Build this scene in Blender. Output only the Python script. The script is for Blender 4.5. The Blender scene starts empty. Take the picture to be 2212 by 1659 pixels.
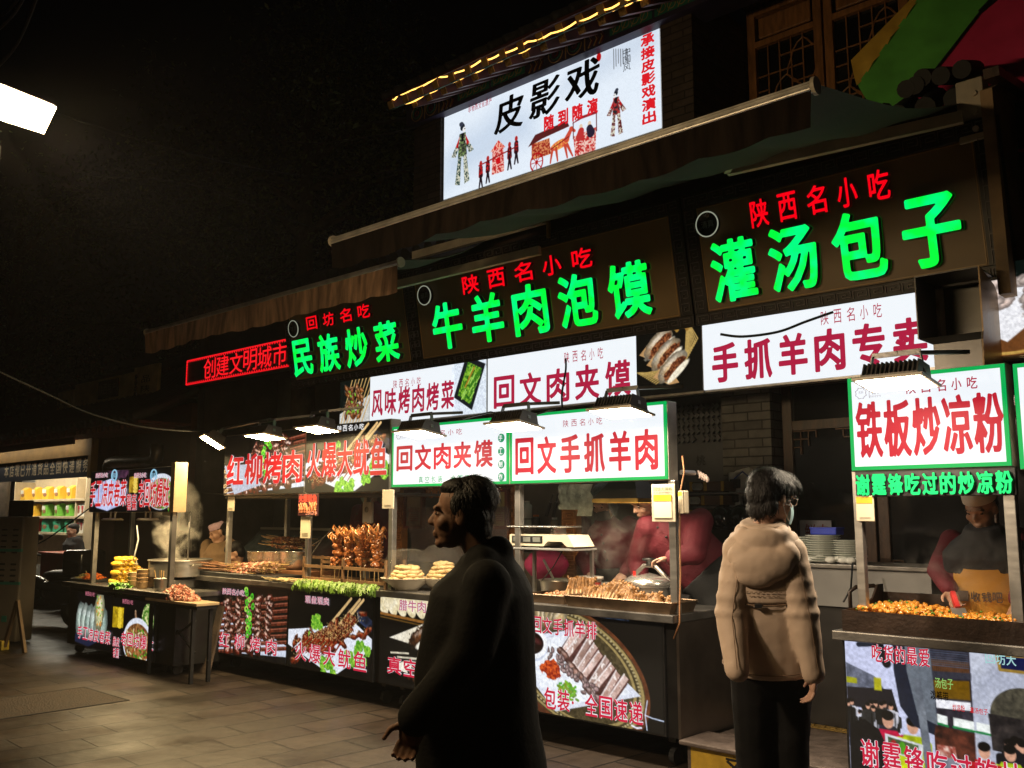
import bpy, bmesh, math, random
import numpy as np
from mathutils import Vector, Matrix, Euler, Quaternion
S = bpy.context.scene
COL = S.collection
random.seed(7)
R = math.radians

# ---------------------------------------------------------------- camera, night sky, faint moon, exposure
CAM_H = 1.70
FPX, CX, CY, HOR = 2020.0, 1106.0, 829.5, 1110.0          # measured on the 2212 x 1659 view of the photograph
PITCH = math.atan((HOR-CY)/FPX); YAW = R(132.75)
cd = bpy.data.cameras.new('street_camera'); cam = bpy.data.objects.new('street_camera', cd); COL.objects.link(cam)
cd.sensor_width = 36; cd.lens = 36*FPX/2212; cd.clip_start = .05; cd.clip_end = 500
cam.location = (0, 0, CAM_H); cam.rotation_euler = (R(90)+PITCH, 0, YAW-R(90))
S.camera = cam
w = bpy.data.worlds.new('World'); S.world = w; w.use_nodes = True
nt = w.node_tree
sky = nt.nodes.new('ShaderNodeTexSky'); sky.sky_type = 'NISHITA'; sky.sun_disc = False
sky.sun_elevation = R(-4); sky.sun_rotation = R(200)
nt.links.new(sky.outputs[0], nt.nodes['Background'].inputs[0])
nt.nodes['Background'].inputs[1].default_value = .012
ld = bpy.data.lights.new('moon', 'SUN'); ld.energy = .004; ld.angle = R(.5); ld.color = (1, .95, .85)
lo = bpy.data.objects.new('moon', ld); COL.objects.link(lo); lo.rotation_euler = (R(40), 0, R(-30))
S.view_settings.view_transform = 'Standard'; S.view_settings.look = 'None'
S.view_settings.exposure = 0; S.view_settings.gamma = 1
S.cycles.use_denoising = True
try: S.cycles.denoiser = 'OPENIMAGEDENOISE'
except Exception: pass
S.cycles.max_bounces = 6; S.cycles.diffuse_bounces = 3; S.cycles.glossy_bounces = 3; S.cycles.transparent_max_bounces = 16
S.cycles.volume_bounces = 0; S.cycles.sample_clamp_indirect = 3; S.cycles.volume_step_rate = 2

# ---------------------------------------------------------------- measuring: a pixel of the photograph meets a real plane
_d = Vector((math.cos(YAW)*math.cos(PITCH), math.sin(YAW)*math.cos(PITCH), math.sin(PITCH)))
_r = Vector((math.sin(YAW), -math.cos(YAW), 0)); _u = _r.cross(_d); EYE = Vector((0, 0, CAM_H))
def at(x, y, Y=None, Z=None, X=None, D=None):
    v = _d*FPX + _r*(x-CX) + _u*(CY-y)
    t = Y/v.y if Y is not None else (Z-CAM_H)/v.z if Z is not None else X/v.x if X is not None else D/v.dot(_d)
    return EYE + v*t

# ---------------------------------------------------------------- materials
def lin(c): return tuple((v/12.92 if v <= .04045 else ((v+.055)/1.055)**2.4) for v in c)
MATS = {}
def mat(name, col, rough=.6, metal=0., var=.25, scale=8., bump=0., bscale=None, spec=.5, trans=0., alpha=1., stretch=None, col2=None, sheen=0., coat=0.):
    if name in MATS: return MATS[name]
    m = bpy.data.materials.new(name); m.use_nodes = True; n = m.node_tree.nodes; l = m.node_tree.links
    b = n['Principled BSDF']
    b.inputs['Roughness'].default_value = rough; b.inputs['Metallic'].default_value = metal
    b.inputs['Specular IOR Level'].default_value = spec
    if trans: b.inputs['Transmission Weight'].default_value = trans
    if alpha < 1: b.inputs['Alpha'].default_value = alpha
    if sheen: b.inputs['Sheen Weight'].default_value = sheen
    if coat: b.inputs['Coat Weight'].default_value = coat
    tc = n.new('ShaderNodeTexCoord'); src = tc.outputs['Object']
    if stretch:
        mp = n.new('ShaderNodeMapping'); mp.inputs['Scale'].default_value = stretch; l.new(src, mp.inputs[0]); src = mp.outputs[0]
    nz = n.new('ShaderNodeTexNoise'); nz.inputs['Scale'].default_value = scale; nz.inputs['Detail'].default_value = 6
    l.new(src, nz.inputs['Vector'])
    rp = n.new('ShaderNodeValToRGB'); e = rp.color_ramp.elements
    a = tuple(v*(1-var) for v in col); c2 = col2 or tuple(min(1, v*(1+var)) for v in col)
    e[0].position = .3; e[1].position = .7; e[0].color = a+(1,); e[1].color = tuple(c2)+(1,)
    l.new(nz.outputs[0], rp.inputs[0]); l.new(rp.outputs[0], b.inputs['Base Color'])
    mr = n.new('ShaderNodeMapRange'); mr.inputs['To Min'].default_value = max(.03, rough-.12); mr.inputs['To Max'].default_value = min(1, rough+.12)
    l.new(nz.outputs[0], mr.inputs[0]); l.new(mr.outputs[0], b.inputs['Roughness'])
    if bump:
        n2 = n.new('ShaderNodeTexNoise'); n2.inputs['Scale'].default_value = bscale or scale*4; n2.inputs['Detail'].default_value = 5; l.new(src, n2.inputs['Vector'])
        bp = n.new('ShaderNodeBump'); bp.inputs['Strength'].default_value = bump; bp.inputs['Distance'].default_value = .02
        l.new(n2.outputs[0], bp.inputs['Height']); l.new(bp.outputs[0], b.inputs['Normal'])
    MATS[name] = m; return m
def emit(name, col, strength=1., sample=True, col2=None, scale=6.):
    if name in MATS: return MATS[name]
    m = bpy.data.materials.new(name); m.use_nodes = True; n = m.node_tree.nodes; l = m.node_tree.links
    b = n['Principled BSDF']; b.inputs['Base Color'].default_value = tuple(v*.10 for v in col)+(1,); b.inputs['Roughness'].default_value = .6; b.inputs['Specular IOR Level'].default_value = .15
    b.inputs['Emission Color'].default_value = tuple(col)+(1,); b.inputs['Emission Strength'].default_value = strength
    if col2:
        tc = n.new('ShaderNodeTexCoord'); nz = n.new('ShaderNodeTexNoise'); nz.inputs['Scale'].default_value = scale; nz.inputs['Detail'].default_value = 2
        rp = n.new('ShaderNodeValToRGB'); e = rp.color_ramp.elements; e[0].position = .42; e[1].position = .66
        e[0].color = tuple(col)+(1,); e[1].color = tuple(col2)+(1,)
        l.new(tc.outputs['Object'], nz.inputs['Vector']); l.new(nz.outputs[0], rp.inputs[0]); l.new(rp.outputs[0], b.inputs['Emission Color'])
    if not sample: m.cycles.emission_sampling = 'NONE'
    MATS[name] = m; return m
def brickmat(name, c1, c2, mortar, bw, bh, msize=.012, rough=.85, bump=.6, vertical=True, rot=0., var=True, offset=.5, spec=.5):
    if name in MATS: return MATS[name]
    m = bpy.data.materials.new(name); m.use_nodes = True; n = m.node_tree.nodes; l = m.node_tree.links
    b = n['Principled BSDF']; b.inputs['Specular IOR Level'].default_value = spec
    tc = n.new('ShaderNodeTexCoord'); sep = n.new('ShaderNodeSeparateXYZ'); l.new(tc.outputs['Object'], sep.inputs[0])
    cmb = n.new('ShaderNodeCombineXYZ')
    if vertical:
        ad = n.new('ShaderNodeMath'); ad.operation = 'ADD'; l.new(sep.outputs[0], ad.inputs[0]); l.new(sep.outputs[1], ad.inputs[1])
        l.new(ad.outputs[0], cmb.inputs[0]); l.new(sep.outputs[2], cmb.inputs[1])
    else:
        l.new(sep.outputs[0], cmb.inputs[0]); l.new(sep.outputs[1], cmb.inputs[1])
    mp = n.new('ShaderNodeMapping'); mp.inputs['Rotation'].default_value = (0, 0, rot); l.new(cmb.outputs[0], mp.inputs[0])
    nzw = n.new('ShaderNodeTexNoise'); nzw.inputs['Scale'].default_value = 14; l.new(mp.outputs[0], nzw.inputs['Vector'])
    mx = n.new('ShaderNodeMix'); mx.data_type = 'VECTOR'; mx.inputs[0].default_value = .008; l.new(mp.outputs[0], mx.inputs[4]); l.new(nzw.outputs['Color'], mx.inputs[5])
    br = n.new('ShaderNodeTexBrick'); br.inputs['Scale'].default_value = 1; br.inputs['Brick Width'].default_value = bw; br.inputs['Row Height'].default_value = bh
    br.inputs['Mortar Size'].default_value = msize; br.inputs['Mortar Smooth'].default_value = .3; br.offset = offset
    br.inputs['Color1'].default_value = c1+(1,); br.inputs['Color2'].default_value = c2+(1,); br.inputs['Mortar'].default_value = mortar+(1,)
    l.new(mx.outputs[1], br.inputs['Vector'])
    nz = n.new('ShaderNodeTexNoise'); nz.inputs['Scale'].default_value = 9; nz.inputs['Detail'].default_value = 8; l.new(mp.outputs[0], nz.inputs['Vector'])
    mm = n.new('ShaderNodeMix'); mm.data_type = 'RGBA'; mm.blend_type = 'OVERLAY'; mm.inputs[0].default_value = .6
    l.new(br.outputs['Color'], mm.inputs[6]); l.new(nz.outputs[0], mm.inputs[7]); l.new(mm.outputs[2], b.inputs['Base Color'])
    nl = n.new('ShaderNodeTexNoise'); nl.inputs['Scale'].default_value = 1.6; nl.inputs['Detail'].default_value = 6; l.new(mp.outputs[0], nl.inputs['Vector'])
    mr = n.new('ShaderNodeMapRange'); mr.inputs['From Min'].default_value = .3; mr.inputs['From Max'].default_value = .7
    mr.inputs['To Min'].default_value = max(.05, rough-.16); mr.inputs['To Max'].default_value = min(1, rough+.14)
    l.new(nl.outputs[0], mr.inputs[0]); l.new(mr.outputs[0], b.inputs['Roughness'])
    hb = n.new('ShaderNodeMath'); hb.operation = 'MULTIPLY_ADD'; hb.inputs[1].default_value = -1.; l.new(br.outputs['Fac'], hb.inputs[0])
    sc = n.new('ShaderNodeMath'); sc.operation = 'MULTIPLY'; sc.inputs[1].default_value = .45; l.new(nz.outputs[0], sc.inputs[0]); l.new(sc.outputs[0], hb.inputs[2])
    bp = n.new('ShaderNodeBump'); bp.inputs['Strength'].default_value = bump; bp.inputs['Distance'].default_value = .012
    l.new(hb.outputs[0], bp.inputs['Height']); l.new(bp.outputs[0], b.inputs['Normal'])
    MATS[name] = m; return m
def print_mat(name, strength, rough=.35):            # a printed sheet: its ink lives in the colour attribute; backlit when strength > 0
    if name in MATS: return MATS[name]
    m = bpy.data.materials.new(name); m.use_nodes = True; n = m.node_tree.nodes; l = m.node_tree.links
    b = n['Principled BSDF']; a = n.new('ShaderNodeAttribute'); a.attribute_name = 'ink'
    b.inputs['Roughness'].default_value = rough
    if strength:
        l.new(a.outputs['Color'], b.inputs['Emission Color']); b.inputs['Emission Strength'].default_value = strength
        b.inputs['Base Color'].default_value = (.02, .02, .02, 1); b.inputs['Specular IOR Level'].default_value = .12
        m.cycles.emission_sampling = 'NONE'
    else: l.new(a.outputs['Color'], b.inputs['Base Color'])
    MATS[name] = m; return m

# ---------------------------------------------------------------- objects
def link(o, parent=None):
    COL.objects.link(o)
    if parent is not None: o.parent = parent
    return o
def tag(o, label=None, cat=None, group=None, kind=None):
    if label: o['label'] = label
    if cat: o['category'] = cat
    if group: o['group'] = group
    if kind: o['kind'] = kind
    return o
def thing(name, label, cat, loc=(0, 0, 0), rz=0., group=None, rot=None):
    o = bpy.data.objects.new(name, None); link(o); o.location = loc; o.rotation_euler = rot or (0, 0, rz); o.empty_display_size = .1
    return tag(o, label, cat, group)
def dup(root, loc=None, rot=None, label=None, group=None):
    c = root.copy(); COL.objects.link(c)
    if loc is not None: c.location = loc
    if rot is not None: c.rotation_euler = rot
    if label: c['label'] = label
    if group: c['group'] = group
    for ch in root.children:
        k = ch.copy(); COL.objects.link(k); k.parent = c
        for g in ch.children:
            q = g.copy(); COL.objects.link(q); q.parent = k
    return c
class MB:
    def __init__(s): s.v = []; s.f = []; s.mi = []; s.cur = 0
    def add(s, vs, fs, M=None):
        o = len(s.v)
        s.v += [tuple(M @ Vector(v)) if M is not None else tuple(v) for v in vs]
        s.f += [tuple(i+o for i in f) for f in fs]; s.mi += [s.cur]*len(fs); return s
    def box(s, x0, x1, y0, y1, z0, z1, M=None):
        vs = [(x, y, z) for x in (x0, x1) for y in (y0, y1) for z in (z0, z1)]
        return s.add(vs, [(0, 1, 3, 2), (4, 6, 7, 5), (0, 4, 5, 1), (2, 3, 7, 6), (0, 2, 6, 4), (1, 5, 7, 3)], M)
    def cbox(s, c, size, M=None, rz=0, rot=None):
        m = Matrix.Translation(c) @ ((Euler(rot).to_matrix().to_4x4()) if rot else Matrix.Rotation(rz, 4, 'Z'))
        if M is not None: m = M @ m
        a, b, d = (v/2 for v in size); return s.box(-a, a, -b, b, -d, d, m)
    def bbox(s, x0, x1, y0, y1, z0, z1, r=.006, M=None):        # box with chamfered edges
        bm = bmesh.new(); bmesh.ops.create_cube(bm, size=1)
        for v in bm.verts: v.co = Vector((x0+(v.co.x+.5)*(x1-x0), y0+(v.co.y+.5)*(y1-y0), z0+(v.co.z+.5)*(z1-z0)))
        r = min(r, (x1-x0)*.45, (y1-y0)*.45, (z1-z0)*.45)
        bmesh.ops.bevel(bm, geom=list(bm.edges), offset=r, segments=2, affect='EDGES', profile=.5)
        return s.bm(bm, M)
    def bm(s, bm, M=None):
        bm.verts.index_update(); s.add([v.co.copy() for v in bm.verts], [[v.index for v in f.verts] for f in bm.faces], M); bm.free(); return s
    def bar(s, a, b, w, h=None, up=(0, 0, 1)):
        a = Vector(a); b = Vector(b); d = b-a; L = d.length; d.normalize(); up = Vector(up)
        if abs(d.dot(up)) > .98: up = Vector((1, 0, 0))
        x = up.cross(d).normalized(); y = d.cross(x); h = h or w
        m = Matrix((x, y, d)).transposed().to_4x4(); m.translation = a
        return s.box(-w/2, w/2, -h/2, h/2, 0, L, m)
    def tube(s, pts, r, seg=8, cap=True):
        pts = [Vector(p) for p in pts]; n = len(pts); rs = r if isinstance(r, (list, tuple)) else [r]*n
        vs = []; fs = []; prev = None
        for i, p in enumerate(pts):
            t = (pts[min(i+1, n-1)]-pts[max(i-1, 0)]).normalized()
            if prev is None:
                x = t.orthogonal().normalized()
            else:
                x = (prev-t*prev.dot(t)); x = x.normalized() if x.length > 1e-6 else t.orthogonal().normalized()
            prev = x; y = t.cross(x)
            for k in range(seg):
                a = 2*math.pi*k/seg; vs.append(p+(x*math.cos(a)+y*math.sin(a))*rs[i])
        for i in range(n-1):
            for k in range(seg):
                a = i*seg+k; b = i*seg+(k+1) % seg; fs.append((a, b, b+seg, a+seg))
        if cap: fs += [tuple(range(seg))[::-1], tuple(range((n-1)*seg, n*seg))]
        return s.add(vs, fs)
    def lathe(s, prof, c=(0, 0, 0), seg=28, M=None, sx=1, sy=1):
        vs = []; fs = []; n = len(prof)
        for (r, z) in prof:
            for k in range(seg):
                a = 2*math.pi*k/seg; vs.append((c[0]+r*sx*math.cos(a), c[1]+r*sy*math.sin(a), c[2]+z))
        for i in range(n-1):
            for k in range(seg):
                a = i*seg+k; b = i*seg+(k+1) % seg; fs.append((a, b, b+seg, a+seg))
        return s.add(vs, fs, M)
    def prism(s, poly, axis, a0, a1, M=None):                    # polygon in the plane across axis, extruded a0..a1
        n = len(poly)
        def P(p, a): return (a, p[0], p[1]) if axis == 'x' else (p[0], a, p[1]) if axis == 'y' else (p[0], p[1], a)
        vs = [P(p, a0) for p in poly]+[P(p, a1) for p in poly]
        return s.add(vs, [tuple(range(n)), tuple(range(n, 2*n))[::-1]]+[(i, (i+1) % n, (i+1) % n+n, i+n) for i in range(n)], M)
    def ell(s, c, r, rot=None, seg=12, rings=8, jitter=0, M=None):
        m = Matrix.Translation(c)
        if rot: m = m @ Euler(rot).to_matrix().to_4x4()
        if M is not None: m = M @ m
        vs = [(0, 0, -r[2])]; fs = []
        for i in range(1, rings):
            p = -math.pi/2+math.pi*i/rings
            for k in range(seg):
                a = 2*math.pi*k/seg; j = 1+random.uniform(-jitter, jitter)
                vs.append((r[0]*j*math.cos(p)*math.cos(a), r[1]*j*math.cos(p)*math.sin(a), r[2]*math.sin(p)*j))
        vs.append((0, 0, r[2])); N = len(vs)-1
        for k in range(seg): fs.append((0, 1+(k+1) % seg, 1+k)); fs.append((N, N-seg+k, N-seg+(k+1) % seg))
        for i in range(rings-2):
            for k in range(seg):
                a = 1+i*seg+k; b = 1+i*seg+(k+1) % seg; fs.append((a, b, b+seg, a+seg))
        return s.add(vs, fs, m)
    def cap(s, p0, p1, r0, r1, seg=12):
        p0 = Vector(p0); p1 = Vector(p1); d = (p1-p0); L = max(d.length, 1e-5); d = d/L
        q = [p0-d*r0*math.cos(a) for a in (0.05, .6, 1.1)]+[p0, p1]+[p1+d*r1*math.cos(a) for a in (1.1, .6, .05)]
        rr = [r0*math.sin(a) for a in (.05, .6, 1.1)]+[r0, r1]+[r1*math.sin(a) for a in (1.1, .6, .05)]
        return s.tube(q, rr, seg)
    def loft(s, rings, seg=20, yaw=0, M=None):                   # rings of (x, y, z, rx, ry)
        vs = []; fs = []; n = len(rings); cy_, sy_ = math.cos(yaw), math.sin(yaw)
        for (x, y, z, rx, ry) in rings:
            for k in range(seg):
                a = 2*math.pi*k/seg; e = lambda t: math.copysign(abs(t)**.85, t)
                vs.append((x+rx*e(math.cos(a)), y+ry*e(math.sin(a)), z))
        for i in range(n-1):
            for k in range(seg):
                a = i*seg+k; b = i*seg+(k+1) % seg; fs.append((a, b, b+seg, a+seg))
        fs += [tuple(range(seg))[::-1], tuple(range((n-1)*seg, n*seg))]
        return s.add(vs, fs, M)
    def chunk(s, c, r, n=1):                                     # an irregular lump
        vs = [Vector(v)*random.uniform(.75, 1.2) for v in ((1, 0, 0), (-1, 0, 0), (0, 1, 0), (0, -1, 0), (0, 0, 1), (0, 0, -1))]
        m = Matrix.Translation(c) @ Euler([random.uniform(0, 6.28) for _ in range(3)]).to_matrix().to_4x4() @ Matrix.Diagonal((r[0], r[1], r[2], 1))
        bm = bmesh.new()
        bmesh.ops.create_icosphere(bm, subdivisions=1, radius=1)
        for v in bm.verts: v.co *= random.uniform(.78, 1.15)
        return s.bm(bm, m)
    def build(s, name, m, parent=None, smooth=False, loc=None, rot=None, mats=None):
        me = bpy.data.meshes.new(name); me.from_pydata(s.v, [], s.f); me.update()
        bm = bmesh.new(); bm.from_mesh(me); bmesh.ops.recalc_face_normals(bm, faces=bm.faces); bm.to_mesh(me); bm.free()
        for mm in (mats or [m]): me.materials.append(mm)
        if mats: me.polygons.foreach_set('material_index', s.mi)
        if smooth: me.polygons.foreach_set('use_smooth', [True]*len(me.polygons))
        o = bpy.data.objects.new(name, me); link(o, parent)
        if loc is not None: o.location = loc
        if rot is not None: o.rotation_euler = rot
        return o
def autosmooth(o, ang=35):
    o.data.polygons.foreach_set('use_smooth', [True]*len(o.data.polygons))
    o.data.set_sharp_from_angle(angle=R(ang)); return o
def curve_pts(a, b, sag, n=14):
    a = Vector(a); b = Vector(b); return [a.lerp(b, t/n)-Vector((0, 0, sag*4*(t/n)*(1-t/n))) for t in range(n+1)]

# ---------------------------------------------------------------- lettering: glyph outline -> distance field -> contour mesh (round, bold, any cell shape)
_GL = {}
def glyph_segments(ch):
    if ch in _GL: return _GL[ch]
    cu = bpy.data.curves.new('glyph', 'FONT'); cu.body = ch; cu.resolution_u = 3
    o = bpy.data.objects.new('glyph', cu); COL.objects.link(o)
    dg = bpy.context.evaluated_depsgraph_get(); me = bpy.data.meshes.new_from_object(o.evaluated_get(dg))
    bpy.data.objects.remove(o); bpy.data.curves.remove(cu)
    cnt = {}
    for p in me.polygons:
        for e in p.edge_keys: cnt[e] = cnt.get(e, 0)+1
    co = np.array([v.co[:2] for v in me.vertices]) if len(me.vertices) else np.zeros((0, 2))
    seg = np.array([[co[a], co[b]] for (a, b), k in cnt.items() if k == 1]) if len(co) else np.zeros((0, 2, 2))
    bpy.data.meshes.remove(me); _GL[ch] = seg; return seg
_SDF = {}
def glyph_sdf(ch, asp, res, pad, ax):
    key = (ch, round(asp, 2), res, round(pad, 3), ax)
    if key in _SDF: return _SDF[key]
    seg = glyph_segments(ch).copy()
    if not len(seg): return None
    lo_, hi_ = seg.min((0, 1)), seg.max((0, 1))
    if ch in '一·.:-二三/': lo_, hi_ = np.array([0, -.1]), np.array([.98, .85])
    seg = (seg-lo_)/np.maximum(hi_-lo_, 1e-4)                     # the ink fills its cell
    seg[:, :, 0] *= asp
    ny = res; nx = max(8, int(round(res*(asp+2*pad)/(1+2*pad))))
    gx = np.linspace(-pad, asp+pad, nx); gy = np.linspace(-pad, 1+pad, ny)
    PX, PY = np.meshgrid(gx, gy); P = np.stack([PX.ravel()/ax, PY.ravel()], 1)
    A = seg[:, 0].copy(); B = seg[:, 1].copy(); A[:, 0] /= ax; B[:, 0] /= ax
    d2 = np.full(len(P), 1e9); ins = np.zeros(len(P), bool)
    for a, b in zip(A, B):
        ab = b-a; L = ab.dot(ab)
        if L < 1e-12: continue
        t = np.clip(((P-a)@ab)/L, 0, 1); q = P-a-t[:, None]*ab; d2 = np.minimum(d2, (q*q).sum(1))
        c = (a[1] > P[:, 1]) != (b[1] > P[:, 1])
        if c.any():
            with np.errstate(divide='ignore', invalid='ignore'):
                xi = a[0]+(P[:, 1]-a[1])*(b[0]-a[0])/(b[1]-a[1])
            ins ^= c & (P[:, 0] < xi)
    d = np.sqrt(d2); d[ins] *= -1
    r = (gx, gy, d.reshape(ny, nx)); _SDF[key] = r; return r
def contour(gx, gy, F):                                           # F<0 is ink; returns verts, faces, rim edges
    ny, nx = F.shape; V = []; idx = {}; faces = []; rim = []
    def vid(k, p):
        if k not in idx: idx[k] = len(V); V.append(p)
        return idx[k]
    inn = F < 0
    for j in range(ny-1):
        i = 0
        while i < nx-1:
            c = (inn[j, i], inn[j, i+1], inn[j+1, i+1], inn[j+1, i])
            if all(c):
                i0 = i
                while i < nx-1 and inn[j, i] and inn[j, i+1] and inn[j+1, i] and inn[j+1, i+1]: i += 1
                bot = [vid((k, j), (gx[k], gy[j])) for k in (range(i0, i+1))]
                top = [vid((k, j+1), (gx[k], gy[j+1])) for k in (range(i0, i+1))]
                faces.append(tuple(bot+top[::-1])); continue
            if any(c):
                pts = [(i, j), (i+1, j), (i+1, j+1), (i, j+1)]; poly = []; cr = []
                for k in range(4):
                    a = pts[k]; b = pts[(k+1) % 4]; fa = F[a[1], a[0]]; fb = F[b[1], b[0]]
                    if fa < 0: poly.append(vid(a, (gx[a[0]], gy[a[1]])))
                    if (fa < 0) != (fb < 0):
                        t = fa/(fa-fb); key = (min(a, b), max(a, b))
                        q = vid(key, (gx[a[0]]+(gx[b[0]]-gx[a[0]])*t, gy[a[1]]+(gy[b[1]]-gy[a[1]])*t)); poly.append(q); cr.append(q)
                if len(poly) >= 3: faces.append(tuple(poly))
                if len(cr) == 2: rim.append(tuple(cr))
                elif len(cr) == 4: rim += [(cr[0], cr[1]), (cr[2], cr[3])]
            i += 1
    return V, faces, rim
def lettering(parent, text, x0, x1, z0, z1, m, y=0., thick=0., bold=.02, gap=.1, outline=None, mo=None, res=None, ax=1., vertical=False, name='lettering', slant=0., thing_label=None, side=None, jit=0., flat=False):
    """fills cells between x0..x1 with the characters, reading along +x (or down, when vertical); faces -y"""
    n = len(text); out = None
    layers = [(outline, mo, .0)] if outline else []
    layers.append((bold, m, -.0025 if outline else 0.))
    for (bd, mm, dy) in layers:
        V = []; F = []; MI = []
        for k, ch in enumerate(text):
            if ch == ' ': continue
            if vertical:
                h = (z1-z0)/n; cx0, cx1 = x0, x1; cz1 = z1-k*h-h*gap/2; cz0 = cz1-h*(1-gap)
            else:
                wd = (x1-x0)/n; cx0 = x0+k*wd+wd*gap/2; cx1 = cx0+wd*(1-gap); cz0, cz1 = z0, z1
            jz = (random.random()-.5)*jit*(cz1-cz0); cz0 += jz; cz1 += jz
            H = cz1-cz0; asp = (cx1-cx0)/H; pad = .1+(bd if bd > 0 else 0); be = bd*min(1, max(.4, asp)**.8); b0 = min(be, .07)*.8*H; cx0 += b0; cx1 -= b0; cz0 += b0; cz1 -= b0; H = cz1-cz0; asp = (cx1-cx0)/H
            rr = res or (44 if H < .13 else 64 if H < .3 else 84)
            g = glyph_sdf(ch, asp, rr, round(pad, 2), ax)
            if g is None: continue
            gx, gy, D = g; vs, fs, rim = contour(gx, gy, D-be)
            o = len(V)
            for (a, b) in vs: V.append((cx0+a*H+slant*b*H, y+dy, cz0+b*H))
            F += [tuple(i+o for i in f) for f in fs]; MI += [0]*len(fs)
            if thick and mm is m:
                nb = len(V)
                for (a, b) in vs: V.append((cx0+a*H+slant*b*H, y+dy+thick, cz0+b*H))
                off = nb-o
                rim_f = [(a+o, b+o, b+o+off, a+o+off) for a, b in rim]; F += rim_f; MI += [1]*len(rim_f)
        me = bpy.data.meshes.new(name); me.from_pydata(V, [], F); me.materials.append(mm)
        if thick and mm is m: me.materials.append(side or mm); me.polygons.foreach_set('material_index', MI)
        me.update(); ob = bpy.data.objects.new(name if mm is m else 'letter_outline', me); link(ob, parent); out = ob
    return out

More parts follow.
